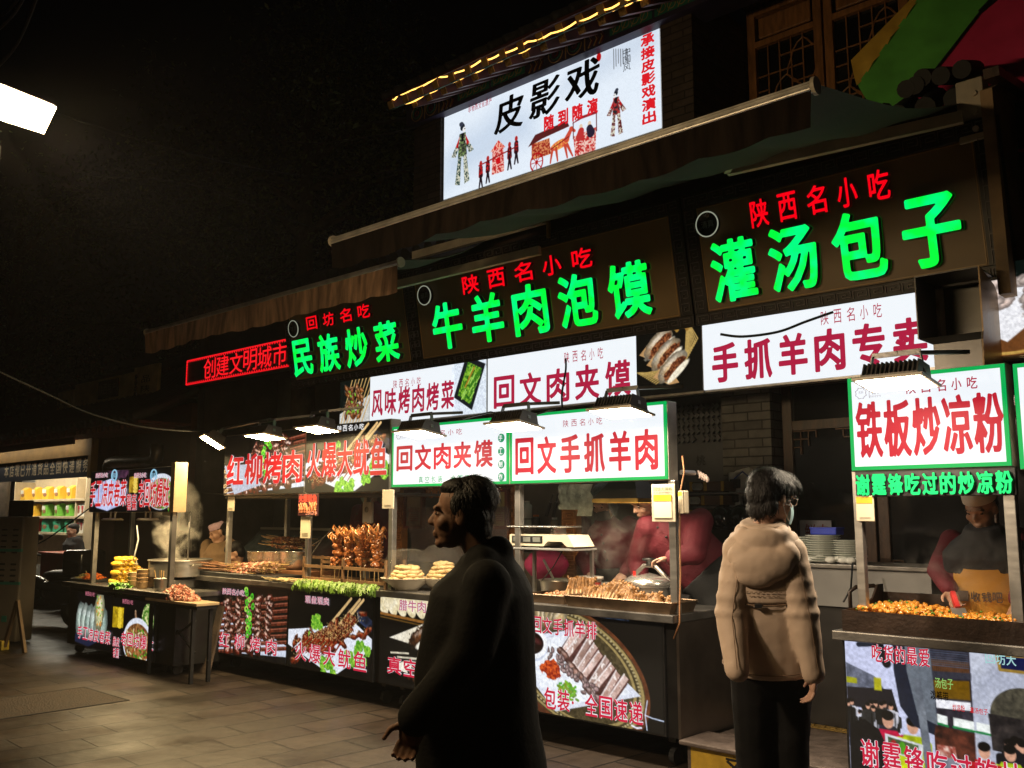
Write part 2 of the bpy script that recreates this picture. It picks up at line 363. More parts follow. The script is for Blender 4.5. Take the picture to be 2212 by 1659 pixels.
# ---------------------------------------------------------------- printed pictures: painted in arrays, carried by a fine sheet of faces
def _lat(n, seed): return np.random.RandomState(seed).rand(n, n)
def vnoise(x, y, seed=0):
    L = _lat(64, seed); xi = np.floor(x).astype(int); yi = np.floor(y).astype(int); fx = x-xi; fy = y-yi
    fx = fx*fx*(3-2*fx); fy = fy*fy*(3-2*fy); a = L[yi % 64, xi % 64]; b = L[yi % 64, (xi+1) % 64]; c = L[(yi+1) % 64, xi % 64]; d = L[(yi+1) % 64, (xi+1) % 64]
    return (a*(1-fx)+b*fx)*(1-fy)+(c*(1-fx)+d*fx)*fy
def fbm(x, y, seed=0, o=4): return sum(vnoise(x*2**k, y*2**k, seed+k)*.5**k for k in range(o))/sum(.5**k for k in range(o))
class Pic:
    def __init__(s, w, h, res, bg=(0, 0, 0)):
        s.w, s.h, s.res = w, h, res; s.nx = int(w*res)+1; s.ny = int(h*res)+1
        s.x, s.y = np.meshgrid(np.linspace(0, w, s.nx), np.linspace(0, h, s.ny)); s.c = np.ones((s.ny, s.nx, 3))*np.array(bg)
    def put(s, sd, col, a=1., soft=1.):
        al = np.clip(.5-sd*s.res/soft, 0, 1)[..., None]*a; s.c = s.c*(1-al)+(np.array(col) if not callable(col) else col())*al; return s
    def ell(s, cx, cy, rx, ry, rot=0, wob=0, ws=12, seed=0):
        c, n = math.cos(rot), math.sin(rot); dx = s.x-cx; dy = s.y-cy; u = (dx*c+dy*n)/rx; v = (-dx*n+dy*c)/ry
        d = (np.sqrt(u*u+v*v)-1)*min(rx, ry)
        if wob: d = d+(fbm(s.x*ws+7, s.y*ws+3, seed)-.5)*wob
        return d
    def cap(s, x0, y0, x1, y1, r0, r1=None):
        r1 = r0 if r1 is None else r1; dx, dy = x1-x0, y1-y0; L = dx*dx+dy*dy+1e-9
        t = np.clip(((s.x-x0)*dx+(s.y-y0)*dy)/L, 0, 1); return np.hypot(s.x-x0-t*dx, s.y-y0-t*dy)-(r0+(r1-r0)*t)
    def line(s, pts, r):
        d = None
        for (a, b) in zip(pts[:-1], pts[1:]):
            q = s.cap(*a, *b, r); d = q if d is None else np.minimum(d, q)
        return d
    def poly(s, pts):
        d = np.full(s.x.shape, 1e9); ins = np.zeros(s.x.shape, bool); n = len(pts)
        for i in range(n):
            a = pts[i]; b = pts[(i+1) % n]; d = np.minimum(d, s.cap(*a, *b, 0)); c = (a[1] > s.y) != (b[1] > s.y)
            ins ^= c & (s.x < a[0]+(s.y-a[1])*(b[0]-a[0])/((b[1]-a[1]) or 1e-9))
        return np.where(ins, -d, d)
    def tex(s, c0, c1, sc=20, seed=0, o=4, sh=None, c2=None, contrast=1.6):
        f = np.clip((fbm(s.x*sc, s.y*sc, seed, o)-.5)*contrast+.5, 0, 1)[..., None]; r = np.array(c0)*(1-f)+np.array(c1)*f
        if c2 is not None:
            g = np.clip((fbm(s.x*sc*2.3+9, s.y*sc*2.3, seed+20, 3)-.62)*8, 0, 1)[..., None]; r = r*(1-g)+np.array(c2)*g
        return r
    def lump(s, cx, cy, rx, ry, rot, c0, c1, seed=0, sc=25, hi=(1, .95, .9), wob=.02, ha=.45):   # a glossy morsel of photographed food
        d = s.ell(cx, cy, rx, ry, rot, wob, 30, seed); s.put(d, s.tex(c0, c1, sc, seed))
        rim = np.clip(1+d/(min(rx, ry)*.7), 0, 1)[..., None]*np.clip(.5-d*s.res, 0, 1)[..., None]; s.c = s.c*(1-rim*.55)
        s.put(s.ell(cx-rx*.15, cy-ry*.4, rx*.5, ry*.18, rot, wob*.8, 50, seed+3), hi, ha, 3); return s
    def sheet(s, name, parent, m, x0=0., z0=0., y=0.):             # lower left corner at (x0, z0), facing -y
        V = np.stack([(s.x+x0).ravel(), np.full(s.x.size, y), (s.h-s.y+z0).ravel()], 1)
        i = np.arange(s.nx*s.ny).reshape(s.ny, s.nx); F = np.stack([i[:-1, :-1], i[1:, :-1], i[1:, 1:], i[:-1, 1:]], -1).reshape(-1, 4)
        me = bpy.data.meshes.new(name); me.vertices.add(len(V)); me.vertices.foreach_set('co', V.ravel())
        me.loops.add(F.size); me.loops.foreach_set('vertex_index', F.ravel().astype(np.int32)); me.polygons.add(len(F))
        me.polygons.foreach_set('loop_start', np.arange(0, F.size, 4, dtype=np.int32)); me.polygons.foreach_set('loop_total', np.full(len(F), 4, np.int32))
        me.update(calc_edges=True); me.validate()
        k_ = .05 if s.w > 2.5 else .30
        c = np.clip(s.c*(1-k_/2+k_*fbm(s.x*70, s.y*70, 41, 3))[..., None], 0, 1).reshape(-1, 3); c = np.where(c <= .04045, c/12.92, ((c+.055)/1.055)**2.4)
        a = me.attributes.new('ink', 'FLOAT_COLOR', 'POINT'); a.data.foreach_set('color', np.concatenate([c, np.ones((len(c), 1))], 1).ravel().astype(np.float32))
        me.materials.append(m); o = bpy.data.objects.new(name, me); return link(o, parent)
def remesh(o, voxel, smooth=4, disp=0., dscale=.1):
    md = o.modifiers.new('r', 'REMESH'); md.mode = 'VOXEL'; md.voxel_size = voxel
    if smooth: sm = o.modifiers.new('s', 'SMOOTH'); sm.iterations = smooth; sm.factor = .5
    if disp:
        tx = bpy.data.textures.new('folds', 'CLOUDS'); tx.noise_scale = dscale; tx.noise_depth = 2
        dm = o.modifiers.new('d', 'DISPLACE'); dm.texture = tx; dm.strength = disp; dm.mid_level = .5; dm.texture_coords = 'LOCAL'
    dg = bpy.context.evaluated_depsgraph_get(); me = bpy.data.meshes.new_from_object(o.evaluated_get(dg)); o.modifiers.clear()
    old = o.data; o.data = me; bpy.data.meshes.remove(old); me.polygons.foreach_set('use_smooth', [True]*len(me.polygons)); return o
# ================================================================ palette
pi = math.pi
STEEL = mat('brushed_steel', (.46, .44, .41), .34, .85, .07, 6, .02, 60, stretch=(1, 1, 6))
STEELD = mat('dull_steel', (.20, .19, .18), .42, .85, .35, 5, .1, 40)
POLISH = mat('polished_steel', (.70, .68, .64), .24, .85, .12, 9, .03, 30)
ALU = mat('awning_aluminium', (.55, .52, .47), .4, .6, .25, 7, .05, 50)
WOODD = mat('dark_lacquered_wood', (.055, .026, .014), .38, 0, .45, 5, .2, 30, stretch=(6, 6, 1))
WOODC = mat('carved_honey_wood', (.34, .13, .03), .38, 0, .35, 9, .3, 40, coat=.3)
BLACK = mat('black_paint', (.012, .012, .013), .45, 0, .3, 10)
BLACKP = mat('black_plastic', (.02, .02, .021), .35, 0, .3, 20)
CREAM = mat('cream_enamel', (.52, .46, .36), .5, 0, .2, 6, .05, 50)
WHITEP = mat('white_plastic', (.72, .72, .70), .4, 0, .06, 9)
BRICKG = brickmat('grey_wall_brick', (.10, .098, .094), (.16, .155, .145), (.045, .043, .04), .27, .078, .007, .85, .7)
TILE = mat('grey_roof_tile', (.030, .028, .027), .7, 0, .4, 6, .3, 25)
DARKW = mat('dark_plaster', (.05, .042, .036), .8, 0, .35, 4, .2, 20)
GREEN_E = emit('green_sign_border', (.0, .42, .085), 1.0, False)
WHITE_E = emit('backlit_white_acrylic', (.90, .95, 1.0), .98)
REDT = emit('backlit_red_lettering', (.52, .012, .03), 1.0, False)
REDT2 = emit('backlit_crimson_lettering', (.42, .012, .05), 1.0, False)
LGREEN = emit('green_channel_letter', (0., .92, .045), 1.12, True, (.0, 1.0, .22), 7)
LRED = emit('red_channel_letter', (1.0, .0, .008), .95, False)
LETSIDE = mat('channel_letter_side', (.012, .016, .012), .45)
WLET = emit('backlit_white_lettering', (.95, .93, .97), .95, False)
PRINT = print_mat('backlit_print', 1.0)
PRINTD = print_mat('unlit_print', 0)
LAMPW = emit('warm_led_face', (1., .74, .36), 190.)
LAMPN = emit('neutral_led_face', (1., .83, .60), 150.)

# ================================================================ ground
g = MB(); g.box(-60, 25, -30, 60, -.3, 0)
PAVE = brickmat('worn_stone_paving', (.018, .0125, .009), (.044, .031, .023), (.004, .003, .0025), .70, .36, .010, .47, 1., vertical=False, rot=R(93), offset=.41, spec=.35)
tag(g.build('street_paving', PAVE), kind='structure')
a = at(0, 1535, Z=0); b = at(350, 1520, Z=0)
pa, pb = at(180, 1486, Z=0), at(275, 1513, Z=0); MW, ML = (pb.x-pa.x)/2, .62
mcov = thing('manhole_cover', 'brown stone panel of a service cover set flush in the paving', 'manhole cover', ((pa.x+pb.x)/2, pa.y-ML, 0))
g = MB(); g.box(-MW, MW, -ML, ML, .0, .005); g.build('cover_plate', mat('brown_cover_stone', (.036, .022, .014), .75, 0, .5, 14, 1., 60), mcov)
g = MB()
for s_ in (-1, 1): g.box(-MW-.02, MW+.02, s_*(ML+.012)-.01, s_*(ML+.012)+.01, 0, .007); g.box(s_*(MW+.012)-.01, s_*(MW+.012)+.01, -ML, ML, 0, .007)
g.build('cover_rim', mat('cover_rim_dark', (.02, .017, .015), .8), mcov)
# raised stone platform in front of the shop, with its yellow riser
g = MB(); g.box(-3.55, 6, 5.56, 9, 0, .185); g.box(-30, -3.55, 7.0, 9, 0, .185)
g.bbox(-3.58, 6.0, 5.50, 5.86, .185, .215, .008)
plat = g.build('entrance_step', mat('step_granite', (.11, .085, .075), .4, 0, .35, 12, .25, 50)); tag(plat, kind='structure')
g = MB(); g.box(-3.52, -1.0, 5.552, 5.556, .02, .178)
yr = g.build('riser_board', mat('yellow_riser', (.52, .33, .03), .55, 0, .2, 12, .1), plat)
lettering(plat, '欢迎光临', -3.36, -1.55, .045, .160, mat('riser_letter_black', (.01, .01, .01), .5), 5.549, bold=.03, gap=.42)
g = MB(); g.box(-3.5, 4, 6.55, 6.85, .189, .196)
for i in range(60):
    for j in range(4): g.cbox((-3.4+i*.08, 6.6+j*.065, .199), (.03, .03, .006))
tag(g.build('tactile_strip', mat('tactile_yellow', (.22, .14, .03), .6, 0, .3, 14, .2)), kind='structure')

# ================================================================ the shop building
shop = thing('shop_building', 'two storey grey brick shop building with a painted timber eave and carved doors', 'building', (-6, 7.5, 0))
SO = Vector((-6, 7.5, 0))
def sh(m, name, mt, smooth=False):
    o = m.build(name, mt, shop, smooth); o.matrix_parent_inverse = Matrix.Translation(-SO); return o
g = MB(); g.box(-13.4, 6, 9.2, 9.4, .2, 4.6); g.box(-13.4, -13.2, 7.3, 9.2, .2, 4.6); g.box(-13.4, 6, 7.32, 9.4, 3.9, 4.7)
sh(g, 'wall', DARKW)
# ground floor: brick pillar, glazed timber doors, panels, dark carved window
pX0, pX1 = at(1562, 1000, Y=7.45).x, at(1668, 1000, Y=7.45).x
g = MB(); g.box(pX0, pX1, 7.45, 8.1, .185, 3.0); sh(g, 'brick_pillar', BRICKG)
GLASS = mat('dark_window_glass', (.010, .010, .011), .08, 0, .2, 3, spec=.6)
def door(x0, x1, nm='door'):
    f = MB(); z0, z1, y = .2, 2.9, 7.62
    for xx in (x0, x1-.09): f.bbox(xx, xx+.09, y, y+.07, z0, z1)
    for zz, hh in ((z0, .12), (.95, .08), (2.42, .08), (z1-.1, .1)): f.box(x0+.09, x1-.09, y+.004, y+.066, zz, zz+hh)
    f.box(x0+.09, x1-.09, y+.03, y+.05, z0+.12, .95)
    f.bbox(x0+.15, x1-.15, y+.01, y+.03, .40, .88, .01)
    d = sh(f, nm, WOODD)
    gl = MB(); gl.box(x0+.09, x1-.09, y+.03, y+.04, 1.03, 2.42); gl.box(x0+.09, x1-.09, y+.03, y+.04, 2.5, 2.8)
    gl.build('door_glass', GLASS, d)
    lt = MB()                                                      # stepped fretwork in the lower corners
    for sx, xo in ((1, x0+.09), (-1, x1-.09)):
        for k in range(4):
            for q in range(4-k):
                cx = xo+sx*(.045+.085*q); cz = 1.03+.04+.075*k
                for dx, dz, wx, wz in ((0, .036, .085, .012), (0, -.036, .085, .012), (.04, 0, .012, .075), (-.04, 0, .012, .075)):
                    lt.cbox((cx+dx, y+.02, cz+dz), (wx, .02, wz))
        for k in range(3):
            for q in range(3-k):
                cx = xo+sx*(.04+.07*q); cz = 2.42-.04-.07*k
                for dx, dz, wx, wz in ((0, .03, .07, .01), (.033, 0, .01, .06)): lt.cbox((cx+dx, y+.02, cz+dz), (wx, .02, wz))
    lt.build('fretwork', mat('fret_wood', (.10, .042, .015), .45, 0, .3, 9), d)
    return d
x = pX1+.02
while x < 1.5:
    door(x, x+.78); x += .80
g = MB(); g.box(pX1, 3, 7.60, 7.72, 2.9, 3.9); g.box(pX1, 3, 7.57, 7.61, 2.9, 3.02); sh(g, 'door_lintel', WOODD)
# left of the pillar: tiled niche with carved stone panel, dark interior
g = MB(); g.box(-5.25, pX0-.02, 7.72, 7.8, .2, 3.4); sh(g, 'carved_panel', mat('slate_panel', (.085, .09, .10), .5, 0, .3, 3, .15, 20))
lettering(shop, '桃美人出', 0, .1, 0, .55, mat('panel_ink', (.02, .02, .02), .6), 0, bold=.0, vertical=True, gap=.3).matrix_basis = Matrix.Translation(Vector((-4.75, 7.712, 1.72))-SO)
g = MB()
for i in range(16):
    for j in range(7):
        if j > 2-abs(i-8)*.1: g.cbox((-5.15+i*.055, 7.69, 2.25+j*.075), (.042, .03, .05), rot=(0, R(45), 0))
sh(g, 'tile_lattice', mat('lattice_tile', (.10, .105, .115), .35))
for i in range(9):
    pass
g = MB(); g.box(-13.2, -5.25, 8.6, 8.7, .2, 3.9); sh(g, 'back_wall', mat('kitchen_tile', (.12, .115, .11), .35, 0, .2, 4))

# first floor: brick piers either side of the billboard, its recess, windows
bx0, bx1 = at(966, 340, Y=7.2).x, at(1433, 160, Y=7.2).x
PY = 7.12
lpx0 = at(893, 430, Y=PY).x
cornx = at(1494, 60, Y=PY).x
BRU = brickmat('upper_brown_brick', (.045, .034, .029), (.075, .057, .047), (.02, .017, .015), .27, .075, .007, .9, .7)
g = MB(); g.box(lpx0, bx0-.03, PY, 8.2, 4.7, 6.42); sh(g, 'brick_pier', BRU)
g = MB(); g.box(bx1+.03, cornx, PY, 8.2, 4.7, 6.58); sh(g, 'brick_pier', BRU)
g = MB(); g.box(bx0-.03, bx1+.03, 7.32, 8.2, 4.7, 6.5); sh(g, 'upper_wall', BRU)
g = MB(); g.box(cornx, 3, 8.35, 8.5, 4.6, 9); sh(g, 'wing_wall', mat('wing_timber', (.05, .03, .02), .5, 0, .4, 5))
# timber windows on the wing
wy = 8.14
WF = mat('window_timber', (.36, .16, .055), .42, 0, .4, 5, .2, 30, stretch=(5, 5, 1))
wx = cornx+.02
def window(x0, x1, z0, z1, sill=True):
    f = MB(); t = .085
    for xx in (x0, x1-t): f.bbox(xx, xx+t, wy, wy+.09, z0, z1)
    for zz in (z0, z1-t): f.box(x0+t, x1-t, wy+.004, wy+.086, zz, zz+t)
    f.box(x0+t, x1-t, wy+.004, wy+.086, z1-.42, z1-.36)
    f.bbox(x0+t+.03, x1-t-.03, wy+.02, wy+.05, z1-.33, z1-t-.03, .012)
    o = sh(f, 'window', WF)
    gl = MB(); gl.box(x0+t, x1-t, wy+.055, wy+.06, z0+t, z1-.42); gl.build('pane', GLASS, o)
    l = MB(); a, b, c, d = x0+t, x1-t, z0+t, z1-.42; n = 5; m_ = 8
    for i in range(1, n): l.box(a+(b-a)*i/n-.006, a+(b-a)*i/n+.006, wy+.025, wy+.045, c, d)
    for j in range(1, m_):
        zz = c+(d-c)*j/m_
        for i in range(n):
            if (i*3+j*5) % 7 not in (0, 3): l.box(a+(b-a)*i/n+.006, a+(b-a)*(i+1)/n-.006, wy+.027, wy+.043, zz-.006, zz+.006)
    for cx, cz in ((a+.12, c+.3), (b-.12, d-.3), (a+(b-a)*.5, c+(d-c)*.5)):
        l.tube([(cx+.16*math.cos(q)*(1+.15*math.sin(4*q)), wy+.03, cz+.22*math.sin(q)*(1+.15*math.cos(4*q))) for q in [k*pi/10 for k in range(21)]], .009, 5)
    l.build('lattice', WF, o)
for k in range(4): window(wx+k*.80, wx+k*.80+.78, 5.0, 6.75)
g = MB(); g.box(cornx, 3, 8.12, 8.34, 6.77, 7.4); g.box(cornx, 3, 7.9, 8.4, 4.85, 4.97); sh(g, 'window_beam', WF)

# painted eave over the billboard: frieze beam, two tiers of rafters, tiles
by = 7.06
fz0, fz1 = 6.32, 6.55
g = MB(); g.box(lpx0-.05, 0, by-.03, by+.3, fz0, fz1+.12); fr = sh(g, 'frieze_beam', mat('frieze_indigo', (.035, .028, .06), .5, 0, .3, 8))
pat = MB(); pat2 = MB(); pat3 = MB(); yy = by-.034
GOLD = mat('frieze_gold', (.42, .25, .08), .45, 0, .2, 9); TEAL = mat('eave_teal', (.02, .16, .11), .5, 0, .2, 9); FRED = mat('frieze_red', (.16, .03, .03), .5, 0, .3, 9)
def ring(mb, cx, cz, r, t, n=20, sx=1.): 
    for k in range(n):
        a0, a1 = 2*pi*k/n, 2*pi*(k+1)/n
        mb.bar((cx+r*sx*math.cos(a0), yy, cz+r*math.sin(a0)), (cx+r*sx*math.cos(a1), yy, cz+r*math.sin(a1)), t, .006)
x = lpx0+.05; k = 0; zc = (fz0+fz1)/2
while x < -3.2:
    if k % 6 in (0, 1):
        ring(pat, x+.1, zc, .095, .012); ring(pat2, x+.1, zc, .065, .022); ring(pat3, x+.1, zc, .028, .02, 10); x += .25
        pat.box(x-.02, x-.01, yy-.003, yy+.003, fz0+.01, fz1-.01)
    elif k % 6 in (2, 5):
        for q in range(3):
            dx = x+.03+q*.07
            for s_ in (0, 1, 2):
                pat.bar((dx+(s_ % 2)*.04, yy, fz0+.02+s_*.07), (dx+((s_+1) % 2)*.04, yy, fz0+.02+(s_+1)*.07), .012, .006)
                pat3.bar((dx+.022+(s_ % 2)*.04, yy, fz0+.02+s_*.07), (dx+.022+((s_+1) % 2)*.04, yy, fz0+.02+(s_+1)*.07), .02, .005)
        x += .30
    elif k % 6 in (3, 4):
        pat2.box(x, x+.5, yy-.002, yy+.004, fz0+.05, fz1-.05)
        for q in range(4):
            ring(pat, x+.08+q*.11, zc, .045, .01, 12); pat.bar((x+.04+q*.11, yy, zc-.06), (x+.1+q*.11, yy, zc+.05), .008, .008)
        x += .53
    k += 1
pat.build('gold_ornament', GOLD, fr); pat2.build('teal_ornament', TEAL, fr); pat3.build('red_ornament', FRED, fr)
RAF = mat('rafter_red', (.085, .028, .022), .5, 0, .3, 8)
ez = 6.80
n_r = 0; x = -7.42
while x < -2.6:
    g = MB(); g.bar((x, 6.12, 6.05), (x, 6.95, 6.60), .08, .085); r_ = sh(g, 'rafter', RAF)
    e1 = MB(); e1.cbox((x, 6.112, 6.047), (.076, .012, .08), rot=(R(25), 0, 0)); e1.build('rafter_end', GOLD, r_).matrix_parent_inverse = Matrix()
    for c_ in r_.children: c_.matrix_parent_inverse = Matrix()
    g = MB(); g.bar((x-.02, 6.47, 6.19), (x-.02, 7.04, 6.50), .08, .085); r2 = sh(g, 'rafter', RAF)
    e1 = MB(); e1.cbox((x-.02, 6.462, 6.187), (.078, .012, .08), rot=(R(28), 0, 0))
    e1.build('rafter_end', mat('rafter_end_ochre', (.30, .17, .05), .5, 0, .7, 60), r2)
    e2 = MB(); e2.bar((x, 6.14, 6.010), (x, 6.42, 6.195), .076, .006); e2.build('rafter_underside', TEAL, r_)
    x += .235; n_r += 1
g = MB(); g.prism([(6.06, 6.075), (7.4, 6.98), (7.4, 7.01), (6.06, 6.105)], 'x', -7.47, -2.4)
sh(g, 'eave_board', RAF)
g = MB(); x = -7.47
while x < -2.3:
    g.tube([(x, 6.04, 6.13), (x, 7.4, 7.04)], .045, 8); x += .2
sh(g, 'tile_row', TILE, True)
# lower tiled eave above the shop signs with round tile ends
tile0 = at(2112, 200, Y=6.95)
g = MB()
x = -13.2
while x < tile0.x:
    g.tube([(x, 6.85, 4.66), (x, 7.15, 4.84)], .075, 10); x += .2
for (tx, ty) in ((2085, 158), (2040, 172), (2000, 176), (1985, 192), (1965, 200)):
    p = at(tx, ty, Y=6.9); g.tube([(p.x, 6.82, p.z), (p.x, 7.15, p.z+.12)], .066, 12)
autosmooth(sh(g, 'eave_tile', mat('dark_eave_tile', (.028, .026, .025), .75, 0, .4, 6, .3, 25)), 40)  # tiles given a near-black grey
g = MB(); g.box(-13.3, -1.86, 6.92, 7.4, 4.50, 4.66); sh(g, 'eave_fascia', mat('eave_brown', (.05, .03, .022), .6))
# gable end beside the signs: rusty plastered side
q0, q1 = at(2196, 618, Y=6.9), at(2120, 215, Y=6.9)
g = MB(); g.prism([(6.85, q0.z-.05), (8.6, q0.z-.05), (8.6, 4.9), (7.2, 4.85), (6.75, 4.62)], 'x', -1.80, -1.72); sh(g, 'gable_side', mat('stained_plaster', (.30, .20, .11), .75, 0, .5, 3, .2, 20))
g = MB(); g.bar((-1.70, 6.68, 4.70), (-1.70, 8.6, 5.0), .10, .07); sh(g, 'gable_trim', WOODD)

# ================================================================ backlit billboard
bz0, bz1 = 5.33, 6.45
BB = thing('billboard', 'large backlit white shadow play billboard with black brush lettering under the painted eave', 'billboard', (bx0, 7.2, 0))
bz0 = at(964, 434, Y=7.2).z; bz1 = at(968, 237, Y=7.2).z; BW = bx1-bx0; BH = bz1-bz0
def bb(px, py): p = at(px, py, Y=7.2); return (p.x-bx0, bz1-p.z)
P = Pic(BW, BH, 190, (.90, .94, .985))
P.put(P.poly([(0, .62), (.35, .42), (.6, .38), (.9, .25), (1.15, .36), (1.4, .5), (1.4, .75), (0, .95)]), (.72, .79, .88), .55, 60)
P.put(P.poly([(1.75, .35), (2.0, .12), (2.15, .22), (2.35, .06), (BW, .02), (BW, .3), (2.1, .4)]), (.72, .78, .86), .45, 45)
def puppet(cx, top, h, c1, c2, flip=1, seed=1, arms=True):
    s_ = h
    P.put(P.ell(cx, top+.07*s_, .05*s_, .06*s_), (.10, .12, .16)); P.put(P.ell(cx-.02*flip*s_, top+.02*s_, .05*s_, .04*s_, 0, .02), (.2, .22, .28))
    P.put(P.ell(cx+.035*flip*s_, top+.12*s_, .035*s_, .045*s_), (.93, .93, .93)); P.put(P.ell(cx+.05*flip*s_, top+.11*s_, .012*s_, .008*s_), (.1, .1, .1))
    P.put(P.poly([(cx-.07*s_, top+.17*s_), (cx+.07*s_, top+.17*s_), (cx+.10*s_, top+.55*s_), (cx-.10*s_, top+.55*s_)]), P.tex((.15, .14, .16), c1, 60, seed, contrast=4))
    P.put(P.poly([(cx-.03*s_, top+.17*s_), (cx+.03*s_, top+.17*s_), (cx+.02*s_, top+.3*s_), (cx-.02*s_, top+.3*s_)]), (.05, .05, .06))
    for s2 in (-1, 1):
        P.put(P.poly([(cx+s2*.05*s_, top+.2*s_), (cx+s2*.17*s_, top+.38*s_), (cx+s2*.25*s_, top+.50*s_), (cx+s2*.15*s_, top+.53*s_), (cx+s2*.07*s_, top+.36*s_)]), P.tex((.86, .84, .78), c2, 60, seed+4, contrast=4))
        P.put(P.poly([(cx+s2*.06*s_, top+.2*s_), (cx+s2*.15*s_, top+.36*s_), (cx+s2*.1*s_, top+.39*s_)]), (.75, .06, .08))
        P.put(P.poly([(cx+s2*.02*s_, top+.53*s_), (cx+s2*.09*s_, top+.53*s_), (cx+s2*.16*s_, top+.97*s_), (cx+s2*.05*s_, top+1.0*s_)]), P.tex((.85, .84, .76), c2, 70, seed+8, contrast=5))
puppet(*bb(1006, 268), .74, (.5, .6, .35), (.15, .25, .22), 1, 5); puppet(*bb(1337, 197), .48, (.7, .2, .2), (.35, .08, .1), -1, 9)
# sedan chair with four bearers
ox, oy = bb(1083, 335)
for (a0, b0, a1, b1) in ((-.13, .02, .13, .02), (-.12, -.08, .12, -.08)): pass
P.put(P.poly([(ox-.09, oy-.05), (ox+.08, oy-.05), (ox+.09, oy+.22), (ox-.1, oy+.22)]), P.tex((.75, .15, .15), (.95, .75, .7), 60, 3, contrast=5)); P.put(P.poly([(ox-.12, oy-.05), (ox, oy-.16), (ox+.11, oy-.05)]), P.tex((.8, .1, .12), (.95, .7, .6), 60, 4, contrast=5))
P.put(P.ell(ox, oy+.08, .035, .04), (.8, .05, .1)); P.put(P.cap(ox-.3, oy+.06, ox+.28, oy-.01, .008), (.6, .1, .12))
for q, (dx, dy) in enumerate(((-.27, .06), (-.16, .03), (.17, -.04), (.27, -.08))):
    P.put(P.ell(ox+dx, oy+dy-.02, .022, .03), (.7, .15, .15)); P.put(P.cap(ox+dx, oy+dy+.03, ox+dx, oy+dy+.12, .03, .035), P.tex((.75, .12, .14), (.2, .05, .08), 70, q, contrast=4))
    for s2 in (-1, 1): P.put(P.cap(ox+dx, oy+dy+.13, ox+dx+s2*.025, oy+dy+.26, .015, .010), (.12, .06, .1))
# horse cart
ox, oy = bb(1178, 322)
P.put(P.poly([(ox-.15, oy-.08), (ox+.1, oy-.08), (ox+.12, oy+.1), (ox-.15, oy+.1)]), P.tex((.85, .55, .35), (.6, .15, .12), 60, 6, contrast=5)); P.put(P.poly([(ox-.2, oy-.06), (ox-.1, oy-.17), (ox+.34, oy-.2), (ox+.37, oy-.13), (ox-.0, oy-.1)]), (.35, .12, .12))
P.put(np.abs(P.ell(ox-.08, oy+.14, .085, .1))-.008, (.7, .08, .1)); P.put(P.ell(ox-.08, oy+.14, .02, .022), (.7, .08, .1))
for q in range(8): P.put(P.cap(ox-.08, oy+.14, ox-.08+.08*math.cos(q*pi/4), oy+.14+.09*math.sin(q*pi/4), .004), (.7, .08, .1))
P.put(P.ell(ox+.24, oy+.03, .13, .05, -.15), P.tex((.85, .35, .25), (.95, .7, .3), 50, 8, contrast=4)); P.put(P.cap(ox+.33, oy+.0, ox+.4, oy-.1, .035, .02), (.8, .3, .22)); P.put(P.cap(ox+.39, oy-.1, ox+.44, oy-.06, .022, .014), (.8, .3, .22))
for dx, e_ in ((.14, -.03), (.19, .02), (.31, .03), (.34, .07)): P.put(P.cap(ox+dx, oy+.06, ox+dx+e_, oy+.2, .018, .009), (.78, .28, .2))
P.put(P.cap(ox+.12, oy+.05, ox+.36, oy-.02, .006), (.5, .1, .1))
# boat with two sitters
ox, oy = bb(1270, 294)
P.put(P.poly([(ox-.15, oy-.02), (ox+.15, oy-.04), (ox+.13, oy+.2), (ox-.13, oy+.2)]), P.tex((.75, .15, .15), (.95, .8, .75), 60, 12, contrast=5)); P.put(P.poly([(ox-.17, oy-.16), (ox-.06, oy-.21), (ox+.17, oy-.21), (ox+.16, oy-.18), (ox-.04, oy-.18)]), (.6, .1, .15))
for dx in (-.15, .15): P.put(P.cap(ox+dx, oy-.18, ox+dx, oy, .006), (.4, .1, .12))
for dx, c_ in ((-.05, (.75, .2, .2)), (.06, (.15, .12, .2))): P.put(P.ell(ox+dx, oy-.1, .022, .028), (.9, .8, .7)); P.put(P.cap(ox+dx, oy-.05, ox+dx*1.3, oy, .04, .05), c_)
P.put(P.ell(*bb(1300, 127), .03, .045), (.72, .05, .06))
for q in range(7): P.put(P.cap(bb(1330+q*5, 0)[0], .13+.01*q, bb(1330+q*5, 0)[0], .34-.02*(q % 3), .0035), (.25, .25, .28))
P.sheet('poster', BB, PRINT, 0, bz0, -.05)
g = MB(); g.box(-.012, BW+.012, -.045, .08, bz0-.02, bz1+.02); g.build('light_box', WHITEP, BB)
INK = emit('black_ink', (.004, .004, .005), 0., False)
def bbl(s_, ax0, ay0, ax1, ay1, m, **k):
    p = bb(ax0, ay0); q = bb(ax1, ay1); return lettering(BB, s_, p[0], q[0], BH-q[1]+bz0, BH-p[1]+bz0, m, -.054, **k)
for ch, (x0_, x1_, ym, hh) in zip('皮影戏', ((1075, 1135, 248, .40), (1150, 1213, 215, .40), (1227, 1298, 178, .40))):
    p = bb(x0_, ym); q = bb(x1_, ym); z = BH-(p[1]+q[1])/2+bz0
    lettering(BB, ch, p[0], q[0], z-hh/2, z+hh/2, INK, -.054, bold=.016, gap=0, ax=2.2, slant=.1, name='title_lettering')
def row(parent, f, text, pts, h, m, y, base, **k):            # characters centred on measured points
    for ch, (px, py) in zip(text, pts):
        u, v = f(px, py); w_ = k.get('cw', h); kk = {a: b for a, b in k.items() if a != 'cw'}
        lettering(parent, ch, u-w_/2, u+w_/2, base-v-h/2, base-v+h/2, m, y, gap=0, **kk)
RED_S = emit('backlit_scarlet', (.75, .012, .02), .95, False)
p = bb(1178, 268); q = bb(1303, 233); zz = BH-(p[1]+q[1])/2+bz0
